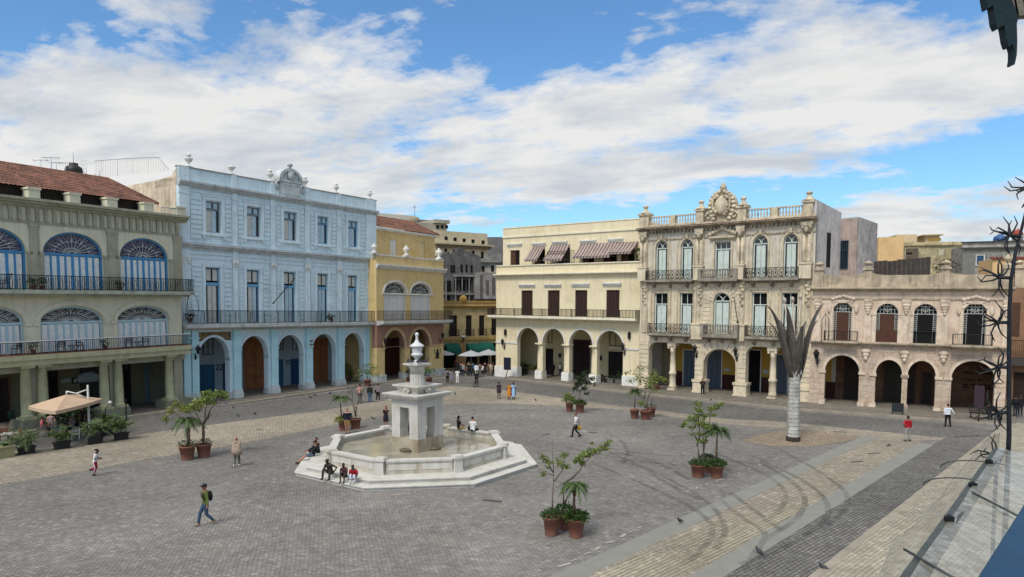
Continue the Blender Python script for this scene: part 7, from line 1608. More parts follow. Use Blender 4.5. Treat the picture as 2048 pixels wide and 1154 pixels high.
person('person in a grey top and black trousers with a black shoulder bag, walking away',gz(756,803),12,'stroll',1.68,D2_,top='#7d7474',sleeve='long',bottom='#17181a',shoes='#c9c6c0',bag=('shoulder','#131316'),vox=.018)
person('person in a pale pink shirt with dark hair beyond the forked potted tree',gz(720,806),350,'stand',1.75,D2_,top='#b08a80',sleeve='short',bottom='#4a4640',vox=.018,slim=1.15)
RM=(fd(917,858,1.13),fd(945,862,1.13)); rn=math.degrees(math.atan2(math.cos(math.radians(53)),math.sin(math.radians(53))))
person('woman with long black hair in a black top and tan trousers sitting on the rim',RM[0],62,h=1.66,skin='#6a4634',top='#131315',sleeve='short',bottom='#a5864f',seat=1.13,feet=.65,armL='lap',armR='lap',hairlen=.22,vox=.014,slim=.9)
person('person in white shirt sitting on the rim with a black shoulder bag, back turned',RM[1],30,h=1.75,skin='#a87c66',top='#d4d4d2',sleeve='short',bottom='#141417',seat=1.13,feet=.65,armL='lap',armR='lap',bag=('shoulder','#121214'),vox=.014)
for i,(x,y,c) in enumerate(((806,858,'#55575c'),(813,855,'#8d8f92'))): person(['person in dark grey sitting on the far rim, seen through the pedestal opening','person in light grey on the far rim, seen through the pedestal opening'][i],fd(x,y,1.13),170,h=1.65,skin=D1_,top=c,sleeve='short',bottom='#26282c',seat=1.13,feet=.65,armL='lap',armR='lap',vox=.018)
person('man in a white shirt and black trousers walking with a yellow bag',gz(1152,875),278,'walk',1.74,'#7d5544',hair='#5a4238',top='#dcdcd8',sleeve='short',bottom='#111114',armL='down',armR='swingb',bag=('handbag','#b98a1c'),vox=.014)
person('man in a red jersey and grey trousers with one hand on his hip',gz(1815,883),350,'apart',1.72,'#6b4430',top='#9e0f1e',sleeve='long',bottom='#8d8c84',shoes='#3b3a38',armL='hip',armR='down',vox=.014)
person('man in a white long sleeved shirt and black trousers seen from behind',gz(1895,854),12,'apart',1.74,'#8a5f4a',top='#cfd2d8',sleeve='long',bottom='#101013',armL='down',armR='out',vox=.015)
person('man in a dark jacket standing at the foot of the central stone pier',gz(1405,791),200,'stand',1.74,D2_,hair='#6a6560',top='#2a2626',sleeve='long',bottom='#1a1a1c',armL='hold',armR='hold',vox=.018)
person('woman in a dark purple top and short skirt, standing before the sign board',gz(998,798),5,'stand',1.66,'#5c3c2c',top='#2d2230',dress=.62,sleeve='short',shoes='#2a211c',vox=.018,slim=.9)
person('woman in an orange dress with a red bag hugging a friend in blue',gz(1018,799),30,'stand',1.62,'#6b4632',hair='#8b6a48',top='#b8772c',dress=.35,sleeve='short',bag=('handbag','#8c2f2c'),armR='down',armL='down',vox=.018)
person('woman in a pale blue dress with a black bag beside the orange dress',gz(1027,799),330,'stand',1.66,'#5c3c2c',top='#8fb0cc',dress=.3,sleeve='short',bag=('handbag','#222226'),hairlen=.04,vox=.018)
# cyclist
cb=gz(952,774); bk=thing('bicycle','black bicycle ridden by a person in black towards the cafe street','bicycle',cb,(0,0,math.radians(-18)))
mb=MB()
for y in (-.52,.52):
    w=MB(); P=[(0,y+.33*math.cos(a),.34+.33*math.sin(a)) for a in [PI*k/9 for k in range(19)]]; w.tube(P,.024,5,True,False); o=w.build('wheel',M('tyre_black','#111111',.8,.1,5),bk); s_=MB()
    for k in range(8): a=PI*k/4; s_.tube([(0,y,.34),(0,y+.31*math.cos(a),.34+.31*math.sin(a))],.005,3)
    s_.build('spoke',AL,o)
for a,b_ in (((0,-.52,.34),(0,-.1,.32)),((0,-.1,.32),(0,-.2,.85)),((0,-.1,.32),(0,.36,.82)),((0,-.18,.8),(0,.36,.82)),((0,.52,.34),(0,.34,.95)),((0,-.52,.34),(0,-.18,.8))): mb.tube([a,b_],.02,5)
mb.build('frame',MATS['lamp_iron'],bk); mb=MB(); mb.tube([(-.28,.28,1.0),(0,.36,1.0),(.28,.28,1.0)],.016,5); mb.build('handlebar',AL,bk); mb=MB(); mb.ell((0,-.22,.9),(.09,.14,.04),10,6); mb.build('saddle',DARK,bk)
p_=person('cyclist in a black top and black shorts seen from behind',cb+Vector((.0,0,0)),18,h=1.72,skin=D2_,top='#16171c',sleeve='long',bottom='#141519',leg='shorts',seat=.9,feet=.25,armL='hold',armR='hold',knee=.25,lean=18,vox=.018,hairlen=.0)
# groups by the cafe street
person('person in a grey shirt and black trousers, first of three walking into the street',gz(895,767),350,'stroll',1.7,D2_,top='#8c8a86',sleeve='short',bottom='#15161a',bag=('backpack','#3a3d3e'),vox=.022)
person('person in a mauve grey dress between two walkers at the mouth of the street',gz(903,767),0,'stand',1.6,D2_,top='#77707c',dress=.4,vox=.022)
person('woman all in white at the mouth of the street',gz(915,767),5,'stand',1.7,D1_,top='#d8d6d0',sleeve='short',bottom='#d2cfc8',shoes='#cfcac0',vox=.022)
R=random.Random(15)
crowd=[(916,748,'#14161a','#1c1c20','black'),(922,753,'#2a2c30','#1d2026','dark grey'),(926,753,'#8f9298','#25272e','light grey'),(931,749,'#4d5138','#2b2c30','olive'),(937,752,'#23302a','#1a1d1c','dark green'),(940,753,'#1b1e16','#15161a','brownish black'),(946,750,'#35506e','#22252b','denim blue'),(953,755,'#d6d8da','#b9b4a8','white'),(960,754,'#5a4436','#8d8678','brown'),(964,754,'#c9c4ba','#1a1a1c','cream'),(970,750,'#3a1d22','#1c1c20','maroon'),(977,751,'#4a4238','#5b5246','taupe'),(982,752,'#a89c84','#7a6f5c','sand coloured'),(987,751,'#1c1d22','#2a2a2e','charcoal'),(912,744,'#701f24','#1d1d22','dark red')]
for i,(x,y,a,b_,n_) in enumerate(crowd):
    person('person in a %s top standing in the crowd before the green awnings'%n_,gz(x,y),R.choice((0,180,90,270,30,200)),R.choice(('stand','stroll','apart')),R.uniform(1.62,1.8),R.choice((D1_,D2_,D3_)),top=a,sleeve=R.choice(('long','short')),bottom=b_,vox=.03,armR=R.choice(('down','hold')),group='crowd outside the cafe')
person('person in dark clothes standing under the second pale yellow arch',gz(1106,752,.15),200,'stand',1.7,D1_,top='#1f2624',sleeve='long',bottom='#1c1d20',vox=.022)
person('person in a white shirt under the pale yellow arches, beside the second column',gz(1120,752,.15),150,'stand',1.72,D2_,top='#cfcfcc',sleeve='short',bottom='#3a3d48',vox=.022)
person('person in dark blue with a black backpack on the pavement of the side street',gz(2030,833,.15),30,'stroll',1.72,D1_,top='#14161a',sleeve='long',bottom='#232a33',bag=('backpack','#16191f'),vox=.018)
person('person in black beside the person with the backpack in the side street',gz(2040,831,.15),200,'stand',1.68,D1_,top='#191a1c',sleeve='long',bottom='#1c2128',vox=.018)
# ================================================================ restaurant terrace
CAN=M('beige_canvas','#b79d83',.9,.06,1.2,'#8a745f',.3,.6,.2); WPL=M('white_plastic','#c9c7c0',.5,.05,3); 
Z0=2.45; Lp,Fp,Rp=G(57,812,Z0),G(111,822,Z0),G(205,797,Z0); Bp=Lp+Rp-Fp; ap=(Lp+Rp)/2; base=G(179,872)
um=thing('cantilever_parasol','large beige square parasol hung from a white post before the green palace','parasol',base)
q_=lambda p:Vector(p)-base
apx=q_(Vector((ap.x,ap.y,D(130,789,ap.y).z))); C4=[q_(p) for p in (Lp,Fp,Rp,Bp)]
mb=MB(); N=8
for k in range(4):
    a,b_=C4[k],C4[(k+1)%4]; vs=[]
    for i in range(N+1):
        for j in range(N+1):
            e=a.lerp(b_,j/N); p=apx.lerp(e,i/N); sag=.10*math.sin(PI*j/N)*(i/N); vs.append(p-Vector((0,0,sag*.6)))
    mb.add(vs,[(i*(N+1)+j,i*(N+1)+j+1,(i+1)*(N+1)+j+1,(i+1)*(N+1)+j) for i in range(N) for j in range(N)],False)
    vs=[]
    for j in range(N+1): e=a.lerp(b_,j/N)-Vector((0,0,.06*math.sin(PI*j/N))); vs+=[e,e-Vector((0,0,.22))]
    mb.add(vs,[(2*j,2*j+2,2*j+3,2*j+1) for j in range(N)])
mb.build('canopy',CAN,um,fix=False); mb=MB(); pt=D(179,770,base.y).z; mb.box(-.05,.05,-.05,.05,0,pt); mb.build('post',WTR,um)
mb=MB(); hub=apx+Vector((0,0,.22)); mid=Vector((0,0,pt-.1)).lerp(hub,.55)-Vector((0,0,.3)); mb.tube([(0,0,pt-.3),mid],.05,6); mb.tube([hub,mid,(0,0,pt-.95)],.045,6); mb.tube([hub,apx],.05,6); mb.build('arm',WTR,um)
mb=MB()
for c in C4: mb.tube([apx-Vector((0,0,.1)),c-Vector((0,0,.05))],.025,5)
mb.build('rib',AL,um); mb=MB(); mb.box(-.5,.5,-.5,.5,0,.1); mb.build('base_plate',MATS['grey_planter'],um)
TRG=M('dark_trough','#2b2a2a',.7,.15,3)
R=random.Random(77)
PLW=[('planter_trough','dark trough with two young palms, beside the cream pot',53,907,.95,1.55,TRG),('planter_trough','dark trough with palms beside the white chair',124,897,.95,1.4,TRG),('planter_trough','dark trough with a spreading palm, near the parasol post',191,887,.9,1.5,TRG),('planter_trough','dark trough at the street end of the terrace, full of palm fronds',243,879,.9,1.5,TRG),('planter_trough','dark trough behind the two end troughs, with tall palm fronds',217,869,.9,1.5,TRG),('planter_pot','cream pot with a fern at the edge of the terrace',4,915,.8,.9,M('cream_pot','#8d8764',.8,.12,2,'#5f5a42',.4))]
for nm,lb,x,y,w,ph,mt in PLW:
    t_=thing(nm,lb,'planter',G(x,y),(0,0,math.radians(58)),'planters around the restaurant terrace' if mt is TRG else None); mb=MB()
    if mt is TRG: mb.box(-w*.5,w*.5,-.24,.24,0,.05); mb.add([(a*w*.46*k_,b_*.22*k_,z) for z,k_ in ((.04,.86),(.4,1.0)) for a,b_ in ((-1,-1),(1,-1),(1,1),(-1,1))],[(0,1,5,4),(1,2,6,5),(2,3,7,6),(3,0,4,7),(4,5,6,7),(0,3,2,1)]); mb.box(-w*.5,w*.5,-.26,.26,.38,.45)
    else: mb.box(-.5,.5,-.45,.45,0,.62); mb.box(-.55,.55,-.5,.5,.62,.7)
    mb.build('trough' if mt is TRG else 'pot',mt,t_)
    mb=MB(); st=MB()
    for k in range(3):
        c=Vector(((k-1)*w*.3,R.uniform(-.05,.05),.42)); hgt=R.uniform(.3,.8) if ph>1 else .2; st.tube([c,c+Vector((R.uniform(-.1,.1),R.uniform(-.1,.1),hgt))],.035,5)
        for i in range(16): frond(mb,c+Vector((0,0,hgt*R.uniform(.3,1))),R.uniform(0,6.28),R.uniform(.5,.95)*ph*.75,R.uniform(.6,1.6),R.uniform(.6,1.1),R,.24,11)
    mb.build('frond_crown',PLM,t_); st.build('stem',BRK,t_)
for i,(x,y,hh) in enumerate(((125,858,1.9),(150,852,2.1),(170,856,1.6))):
    t_=thing('terrace_plant',['dark bushy plant behind the diners under the parasol','tallest dark plant at the back of the terrace, under the parasol','dark plant close to the parasol post'][i],'plant',G(x,y)); mb=MB(); leafclump(mb,(0,0,hh*.6),(.8,.7,hh*.42),330,.3,R); mb.build('foliage',LF2,t_); s_=MB(); s_.lathe([(.28,0),(.36,.4),(.34,.42)],(0,0,0),12); s_.build('pot',TRG,t_); s_=MB(); s_.tube([(0,0,.3),(.05,0,hh*.8)],.04,5); s_.build('stem',BRK,t_)
def chair(name,label,loc,rot,mat,group,back=.85):
    t_=thing(name,label,'chair',loc,rot,group); mb=MB(); mb.box(-.23,.23,-.22,.23,.42,.46); mb.build('seat',mat,t_)
    mb=MB(); 
    for z in (.55,.66,.77): mb.box(-.21,.21,-.245-.03*(z-.5),-.215-.03*(z-.5),z,z+.07)
    mb.box(-.23,-.19,-.26,-.21,.46,back); mb.box(.19,.23,-.26,-.21,.46,back); mb.build('backrest',mat,t_)
    for x in (-.2,.2):
        for y in (-.2,.2): mb=MB(); mb.tube([(x,y,.43),(x*1.1,y*1.1,0)],.02,5); mb.build('leg',mat,t_)
    for x in (-.25,.25): mb=MB(); mb.tube([(x,-.2,.66),(x,.15,.66),(x,.2,.44)],.02,5); mb.build('armrest',mat,t_)
    return t_
def table(label,loc,mat,topm):
    t_=thing('cafe_table',label,'table',loc); mb=MB(); mb.box(-.42,.42,-.42,.42,.71,.75); mb.build('tabletop',topm,t_); mb=MB(); mb.tube([(0,0,.04),(0,0,.71)],.035,6); mb.build('pedestal',mat,t_); mb=MB(); mb.lathe([(.25,0),(.25,.03),(.05,.05)],(0,0,0),12); mb.build('foot',mat,t_); return t_
WD=M('red_brown_slats','#6b3f2a',.7,.2,4)
c0=chair('terrace_chair','white plastic chair turned away beside the trough with palms',G(151,881),2.2,WPL,None)
for i,(x,y,r_,m_,lb) in enumerate(((84,874,.6,MATS['grey_planter'],'grey chair of the diner in the pink shirt'),(104,868,3.4,MATS['grey_planter'],'grey chair under the middle of the parasol'),(140,872,-1.2,MATS['grey_planter'],'grey chair beside the white plastic chair'),(33,884,2.6,WD,'red brown slatted chair at the edge of the terrace'),(8,882,-2.6,WD,'red brown chair behind the cream pot'))):
    r=dup(c0,G(x,y),r_,lb); r['group']='chairs of the restaurant terrace'
    for ch in r.children: ch.data=ch.data.copy(); ch.data.materials[0]=m_
table('cafe table with a teal cloth under the parasol',G(124,876),MATS['grey_planter'],M('teal_cloth','#35605e',.85,.1,3)); table('bare cafe table at the edge of the terrace with cups',G(18,890),MATS['grey_planter'],M('table_top_grey','#8d8a82',.6,.1,3))
mb=MB()
for x,y in ((.1,.2),(-.2,-.1),(.25,-.2)): mb.lathe([(.03,0),(.045,.1),(.04,.1)],(x,y,0),8)
p0=G(18,890); tag(mb.build('cup_set',WPL,None,(p0.x,p0.y,.752)),'white cups standing on the bare cafe table','cups')
person('diner in a pink shirt with dark hair sitting under the parasol',G(85,871),70,h=1.7,skin=D2_,top='#b25a68',sleeve='short',bottom='#26282c',seat=.45,feet=0,armL='lap',armR='lap',vox=.018)
person('diner with bare arms sitting behind the pink shirted diner',G(103,862),150,h=1.72,skin='#a57a66',top='#a08d8a',sleeve='none',bottom='#3a3d44',seat=.45,feet=0,armL='lap',armR='lap',vox=.018)
person('diner in a grey top sitting near the white plastic chair',G(146,871),260,h=1.68,skin=D2_,hair='#6a625c',top='#77717c',sleeve='short',bottom='#26282c',seat=.45,feet=0,armL='lap',armR='lap',vox=.018)
person('waiter in black standing beside the parasol post',G(166,861),200,'stand',1.75,D2_,top='#121214',sleeve='short',bottom='#121214',vox=.018)
sp_=thing('spotlight','white headed spotlight on a black stand behind the palm troughs','lamp',G(212,862)); mb=MB(); mb.tube([(0,0,0),(0,0,1.6),(.3,0,2.0)],.03,5); mb.build('stand',MATS['lamp_iron'],sp_); mb=MB(); mb.ell((.36,0,2.05),(.13,.13,.13),10,6); mb.build('lamp_head',WPL,sp_)
bp=thing('iron_bollard','thin dark iron post at the kerb near the end trough','bollard',G(253,842)); mb=MB(); mb.lathe([(.07,0),(.05,.1),(.045,1.5),(.07,1.55),(.06,1.62),(.02,1.7)],(0,0,0),10); mb.build('post',MATS['lamp_iron'],bp)
bn_=thing('waste_bin','green waste bin on the arcade step of the green palace','bin',G(20,842,.15)); mb=MB(); mb.lathe([(.22,0),(.28,.6),(.3,.62),(.3,.68)],(0,0,0),14); mb.build('bin_body',M('bin_green','#3c5a4a',.6,.1,3),bn_); mb=MB(); mb.lathe([(.3,.68),(.2,.8),(.03,.84)],(0,0,0),14); mb.build('lid',M('bin_green','#3c5a4a'),bn_)
# chairs and plants on the balconies of the green palace
F=FG
DKC=M('dark_deck_chair','#1c1f24',.6,.2,4)
zf=zfl2 if False else F.z(185,724,-.5)*0+ (F.z(0,724)+F.z(361,699))/2+.46
def balc_at(x,d,z): p=F.W(F.u(x,690,d),d,z); return p
bc=None
spots=[(33,'rocking chair on the lower balcony of the green palace',1.9),(122,'folding deck chair facing the small balcony table, below the middle fanlight',2.4),(160,'slatted balcony chair below the middle fanlight',-2.2),(258,'folding balcony chair below the last fanlight',2.4),(292,'slatted balcony chair at the far end of the lower balcony',-2.2)]
for i,(x,lb,r_) in enumerate(spots):
    p=balc_at(x,-.55,zf)
    if bc is None: bc=chair('balcony_chair',lb,p,F.ang+r_,DKC,'chairs on the lower balcony'); bc['label']=lb
    else: dup(bc,p,F.ang+r_,lb)
for x,lb in ((147,'low dark table between the two middle balcony chairs'),(278,'low dark table between the two far balcony chairs')):
    t_=thing('balcony_table',lb,'table',balc_at(x,-.55,zf),F.ang); mb=MB(); mb.box(-.3,.3,-.25,.25,.42,.46); mb.build('tabletop',DKC,t_)
    for a,b_ in ((-1,-1),(1,-1),(1,1),(-1,1)): mb=MB(); mb.tube([(a*.26,b_*.2,.42),(-a*.1,b_*.2,0)],.018,4); mb.build('leg',DKC,t_)
zu_=(F.z(185,588.5))+.28
for x,lb,z in ((72,'pot plant by the pier on the upper balcony of the green palace',zu_),(90,'small pot plant beside another on the upper green balcony',zu_),(244,'little terracotta pot on the upper green balcony before the last fanlight',zu_),(66,'pot plant between two fanlights on the lower green balcony',zf),(210,'small pot on the lower green balcony',zf)):
    t_=thing('balcony_plant',lb,'potted plant',balc_at(x,-.8,z)); pot(t_,.2,.32); mb=MB(); leafclump(mb,(0,0,.6),(.3,.3,.35),50,.2,R); mb.build('foliage',LF2,t_)
t_=thing('rocking_chair','black rocking chair on the upper balcony of the green palace','chair',balc_at(12,-.55,zu_),F.ang+1.8); mb=MB()
for x in (-.25,.25): mb.tube([(x,-.5,.08),(x,-.2,.01),(x,.2,.01),(x,.5,.08)],.022,5); mb.tube([(x,-.25,.02),(x,-.22,.45)],.02,5); mb.tube([(x,.25,.02),(x,.25,.65)],.02,5); mb.tube([(x,-.25,.65),(x,.27,.65)],.022,5)
mb.build('rockers',DKC,t_); mb=MB(); mb.box(-.25,.25,-.24,.27,.42,.46); mb.build('seat',DKC,t_); mb=MB()
for k in range(6): mb.tube([(-.22+.088*k,-.24,.46),(-.22+.088*k,-.5,1.1)],.015,4)
mb.tube([(-.25,-.5,1.1),(.25,-.5,1.1)],.03,5); mb.build('backrest',DKC,t_)
F=FB
for x,lb,d in ((380,'dark bushy plant on the corner of the blue house balcony',-.7),(663,'trailing plant on the blue house balcony rail',-.95)):
    p=F.W(F.u(x,640,d),d,F.z(x,642,d)-.1); t_=thing('balcony_plant',lb,'potted plant',p); pot(t_,.22,.34); mb=MB(); leafclump(mb,(0,0,.55),(.5,.35,.35),80,.22,R); mb.build('foliage',LEAF('purple_leaf',['#221a1e','#2c2a1c','#33301f']),t_)
# boards and signs
NV=M('navy_board','#171c2c',.6,.15,3)
g_=G(1014,758); sb_=thing('sign_board','dark navy notice board on a leaning post before the pale yellow house','sign',g_,(0,0,math.radians(-25))); mb=MB(); mb.tube([(-.2,0,0),(.1,0,1.2)],.05,6); mb.build('post',MATS['lamp_iron'],sb_); mb=MB(); mb.box(-.42,.5,-.04,.04,1.1,2.6); mb.build('board',NV,sb_)
g_=G(1795,832); sb_=thing('menu_easel','black standing menu board at the kerb before the pink arcade','sign',g_,(0,0,math.radians(-25))); mb=MB(); mb.box(-.42,-.37,-.03,.03,0,1.1); mb.box(.37,.42,-.03,.03,0,1.1); mb.tube([(-.35,.02,.9),(-.35,.4,0)],.02,4); mb.tube([(.35,.02,.9),(.35,.4,0)],.02,4); mb.build('frame',MATS['lamp_iron'],sb_); mb=MB(); mb.box(-.37,.37,-.02,.02,.3,1.05); mb.build('board',M('chalk_board','#24282c',.7,.25,5),sb_)
g_=G(1957,847); sb_=thing('street_sign_post','narrow dark sign on a post at the corner of the pink arcade','sign',g_,(0,0,math.radians(-60))); mb=MB(); mb.tube([(0,0,0),(0,0,2.9)],.045,6); mb.build('post',MATS['rusty_iron'],sb_); mb=MB(); mb.box(-.35,.35,-.05,-.01,1.2,2.9); mb.build('board',M('plum_board','#3a2c34',.6,.15,3),sb_)
g_=G(1972,838,.15); t_=thing('iron_bench','black iron bench under the last pink arch','bench',g_,(0,0,math.radians(-29))); mb=MB(); mb.box(-1.1,1.1,-.25,.25,.42,.47); mb.build('seat',MATS['lamp_iron'],t_); mb=MB(); rail(mb,-1.1,1.1,.25,.5,.95,.12,.02); mb.build('backrest',MATS['lamp_iron'],t_)
for s in (-1,1): mb=MB(); mb.tube([(s*1.0,-.2,0),(s*1.0,-.2,.65),(s*1.0,.22,.65),(s*1.0,.25,0)],.025,5); mb.build('leg',MATS['lamp_iron'],t_)
person('person in black and white sitting on the iron bench under the last pink arch',G(1977,838,.15),200,h=1.7,skin=D1_,top='#17171a',sleeve='long',bottom='#1c1c20',seat=.45,feet=0,armL='lap',armR='lap',vox=.02)
t_=table('small dark table with chairs under the last pale yellow arch',G(1213,765,.15),DKC,DKC)
for i,(dx_,r_) in enumerate(((-.7,-1.5),(.7,1.5))): dup(bc,G(1213,765,.15)+Vector((dx_,.2,0)),r_,['dark chair before the table in the last pale yellow arch, nearer the column','dark chair beyond the table in the last pale yellow arch'][i])['group']='chairs in the pale yellow arcade'
# parasols of the cafe
for i,(x,y) in enumerate(((884,745),(942,747),(977,744))):
    t_=thing('cafe_parasol',['grey parasol half hidden by the ochre house','grey parasol standing under the middle green awning','grey parasol beside the pale yellow corner'][i],'parasol',G(x,y)); mb=MB(); n=8; mb.lathe([(1.75,2.35),(1.72,2.42),(.9,2.72),(.04,3.0)],(0,0,0),8,False); mb.build('canopy',M('grey_canvas','#9b9d9f',.9,.08,1.5),t_); mb=MB(); mb.tube([(0,0,0),(0,0,3.1)],.03,6); mb.build('pole',WTR,t_)
# ================================================================ pigeons
PG=M('pigeon_grey','#2b2d32',.6,.3,12,bump=.1); 
def pigeon(label,loc,rot,sc=1):
    t_=thing('pigeon',label,'pigeon',loc,rot,'pigeons on the paving'); b=MB(); Rm=Matrix.Rotation(.35,3,'X'); b.ell((0,0,.14),(.06,.13,.07),12,8,Rm); b.ell((0,.1,.2),(.035,.04,.06),8,6); b.ell((0,.13,.26),(.03,.036,.03),8,6); b.tube([(0,-.08,.11),(0,-.22,.07)],[.045,.02],6)
    for s in (-1,1): b.tube([(s*.02,.0,.1),(s*.02,.01,0)],.006,4)
    remesh(b,.009,'body',PG,t_); w=MB()
    for s in (-1,1): w.ell((s*.055,-.02,.15),(.014,.12,.045),8,6,Rm)
    w.build('wing',M('pigeon_wing','#44474d',.6,.3,14),t_); k=MB(); k.tube([(0,.155,.258),(0,.185,.25)],[.009,.003],5); k.build('beak',DARK,t_); return t_
pl=[(1360,1048,2.2,'pigeon on the stone border by the pots with the leaning tree'),(1518,1110,.6,'pigeon on the grey side road edge strip'),(1647,1143,1.2,'pigeon on the kerb of the near pavement'),(1071,803,.3,'pigeon alone on the beige band near the woman in pale blue'),(476,834,1.0,'pigeon on the road before the first blue door'),(510,831,3.0,'second pigeon on the road before the brown blue-house door'),(620,797,1.4,'pigeon at the kerb before the third blue arch'),(630,793,2.0,'pigeon a little further along the kerb of the blue house'),(660,789,-1.0,'pigeon on the road before the fourth blue arch'),(746,840,1.2,'pigeon between the terracotta pots and the fountain'),(910,790,.5,'pigeon on the beige paving beyond the fountain pedestal'),(1422,803,2.5,'pigeon on the road before the central stone pier'),(467,818,.8,'pigeon close to the blue bundle')]
pg0=None
for x,y,r_,lb in pl:
    if pg0 is None: pg0=pigeon(lb,G(x,y)+Vector((0,0,.016)),r_)
    else: dup(pg0,G(x,y)+Vector((0,0,.016)),r_,lb)
for i,(dx_,dy_) in enumerate(((-.5,-.1),(-.36,-.3),(.28,-.3),(.12,-.46),(.5,.1))):
    dup(pg0,FC_+AX*dx_+AY*dy_+AZ*6.265 if False else FC_+Vector((dx_,dy_*.8,5.70)),i*1.3,'pigeon perched on the fountain drum, '+['at the cap corner towards the blue house','second of the row on the cap','beside the urn foot','in front of the urn foot','at the cap corner towards the street'][i])['group']='pigeons on the fountain'
# ================================================================ our own balcony: rail, eaves trim, awning and iron tree
OWN=math.radians(48); od=Vector((math.cos(OWN),math.sin(OWN),0)); on=Vector((od.y,-od.x,0))
BLP=M('blue_rail_paint','#123752',.6,.15,2.5,'#173a58',.5,1.5,.4,bump=.2,bscale=30)
p0=G(1950,1154,8.6); rl=thing('balcony_handrail','broad blue painted handrail of the balcony the picture is taken from','railing',p0,(0,0,OWN)); mb=MB(); mb.box(-2,6,-.24,0,-.06,0); mb.box(-2,6,-.2,-.04,-.14,-.06); o=mb.build('rail_board',BLP,rl); bv=o.modifiers.new('b','BEVEL'); bv.width=.012; bv.segments=2; bv.limit_method='ANGLE'
mb=MB()
for k in range(20): mb.lathe([(.03,-.95),(.03,-.8),(.05,-.55),(.025,-.3),(.03,-.14)],(-1.9+.4*k,-.12,0),8)
mb.build('baluster',BLP,rl)
dp=2.6; e0=D(2027,130,dp); tr=thing('eaves_trim','dark teal jagged wooden trim hanging from the eaves','trim',e0,(0,0,OWN*.0))
J=[(1962,-40),(1968,0),(1971,17),(1974,19),(1978,15),(1982,14),(1984,25),(1987,48),(1992,59),(1996,58),(2001,54),(2004,53),(2006,62),(2009,82),(2013,94),(2016,96),(2019,90),(2021,92),(2024,103),(2024,118),(2022,130),(2025,131),(2029,112),(2030,85),(2029,50),(2032,38),(2026,20),(2014,-12),(2010,-40)]
pts=[D(x,y,dp)-e0 for x,y in J]; mb=MB(); mb.prism([(p.x,p.z) for p in pts],-.012,.022); o=mb.build('carved_board',M('dark_teal_paint','#0b2228',.6,.2,6,bump=.15),tr)
bm=thing('eaves_beam','weathered grey timber ends of the eaves above the trim','beam',D(2040,10,dp+.05)); mb=MB(); R=random.Random(1)
for k,(x0,x1,y1) in enumerate(((2013,2029,40),(2031,2046,34),(2048,2064,30))):
    P=[D(x,y,dp+.06)-bm.location for x,y in ((x0-16,-60),(x0+2,-60),(x1,y1-2),(x1-13+2*k,y1+3 if k==0 else y1))]; n4=len(mb.v)
    mb.add([(p.x,0,p.z) for p in P]+[(p.x+.42,.5,p.z+.2) for p in P],[(0,1,2,3),(4,7,6,5),(0,3,7,4),(1,5,6,2),(0,4,5,1),(3,2,6,7)])
mb.build('timber_board',M('grey_timber','#6f6a5f',.9,.25,(9),'#3d3a32',.5,3,.4),bm)
# iron tree: black pole with hubs of bent twigs
IT=M('black_forged_iron','#14181c',.5,.25,6,'#1f2a33',.4,3,.3,bump=.2); DP=20.0
b0=D(2018,870,DP); it=thing('iron_tree','tall black iron pole with clusters of bent iron twigs','sculpture',(b0.x,b0.y,0)); q2=lambda x,y,o=0:D(x,y,DP+o)-Vector((b0.x,b0.y,0))
mb=MB(); mb.tube([(0,0,0),q2(2018,870),q2(2018,700),q2(2019,620),q2(2022,560),q2(2030,510),q2(2040,470),q2(2050,430),q2(2062,370)],[.085,.062,.058,.055,.05,.045,.04,.036,.032],9); mb.build('pole',IT,it)
R=random.Random(23)
hubs=[((1996,825),(2018,825)),((1998,734),(2018,735)),((1996,645),(2018,645)),((2000,555),(2024,556)),((2019,470),(2040,474)),((2058,372),(2062,372)),((1992,912),(2018,905))]
for h,(hx,ax) in enumerate(hubs):
    c=q2(*hx); mb=MB(); mb.tube([q2(*ax),c],[.05,.045],7); mb.ell(c,.06,8,6)
    dirs=[(-.2,1.0),(.12,1.05),(.45,.85),(-.25,-1.0),(.05,-1.05),(.5,-.9),(-1.0,.3),(-1.1,.05),(-1.05,-.22),(-.8,.55)]
    if h==5: dirs=[(-.9,.55),(-1.1,.3),(-1.15,0),(-1.05,-.3),(-.7,-.75),(-.4,-1.0),(-.1,-1.0),(.3,1)]
    for (dx_,dz_) in dirs:
        L=R.uniform(.46,.62) if h!=3 else R.uniform(.5,.66); yo=R.uniform(-.25,.25); sw=.22*(1 if R.random()<.5 else -1)*L; p1=c+Vector((dx_*.34*L+(sw*.7 if abs(dz_)>.5 else 0),yo*.3,dz_*.25*L+(0 if abs(dz_)>.5 else sw*.7))); p2=c+Vector((dx_*.72*L+(sw if abs(dz_)>.5 else 0),yo*.7,dz_*.6*L+(0 if abs(dz_)>.5 else sw))); p3=c+Vector((dx_*L*.95+R.uniform(-.06,.06),yo,dz_*1.0*L)); mb.tube([c,c.lerp(p1,.6),p1,p2,p3],[.032,.028,.024,.02,.009],6)
    mb.build('twig_cluster',IT,it)
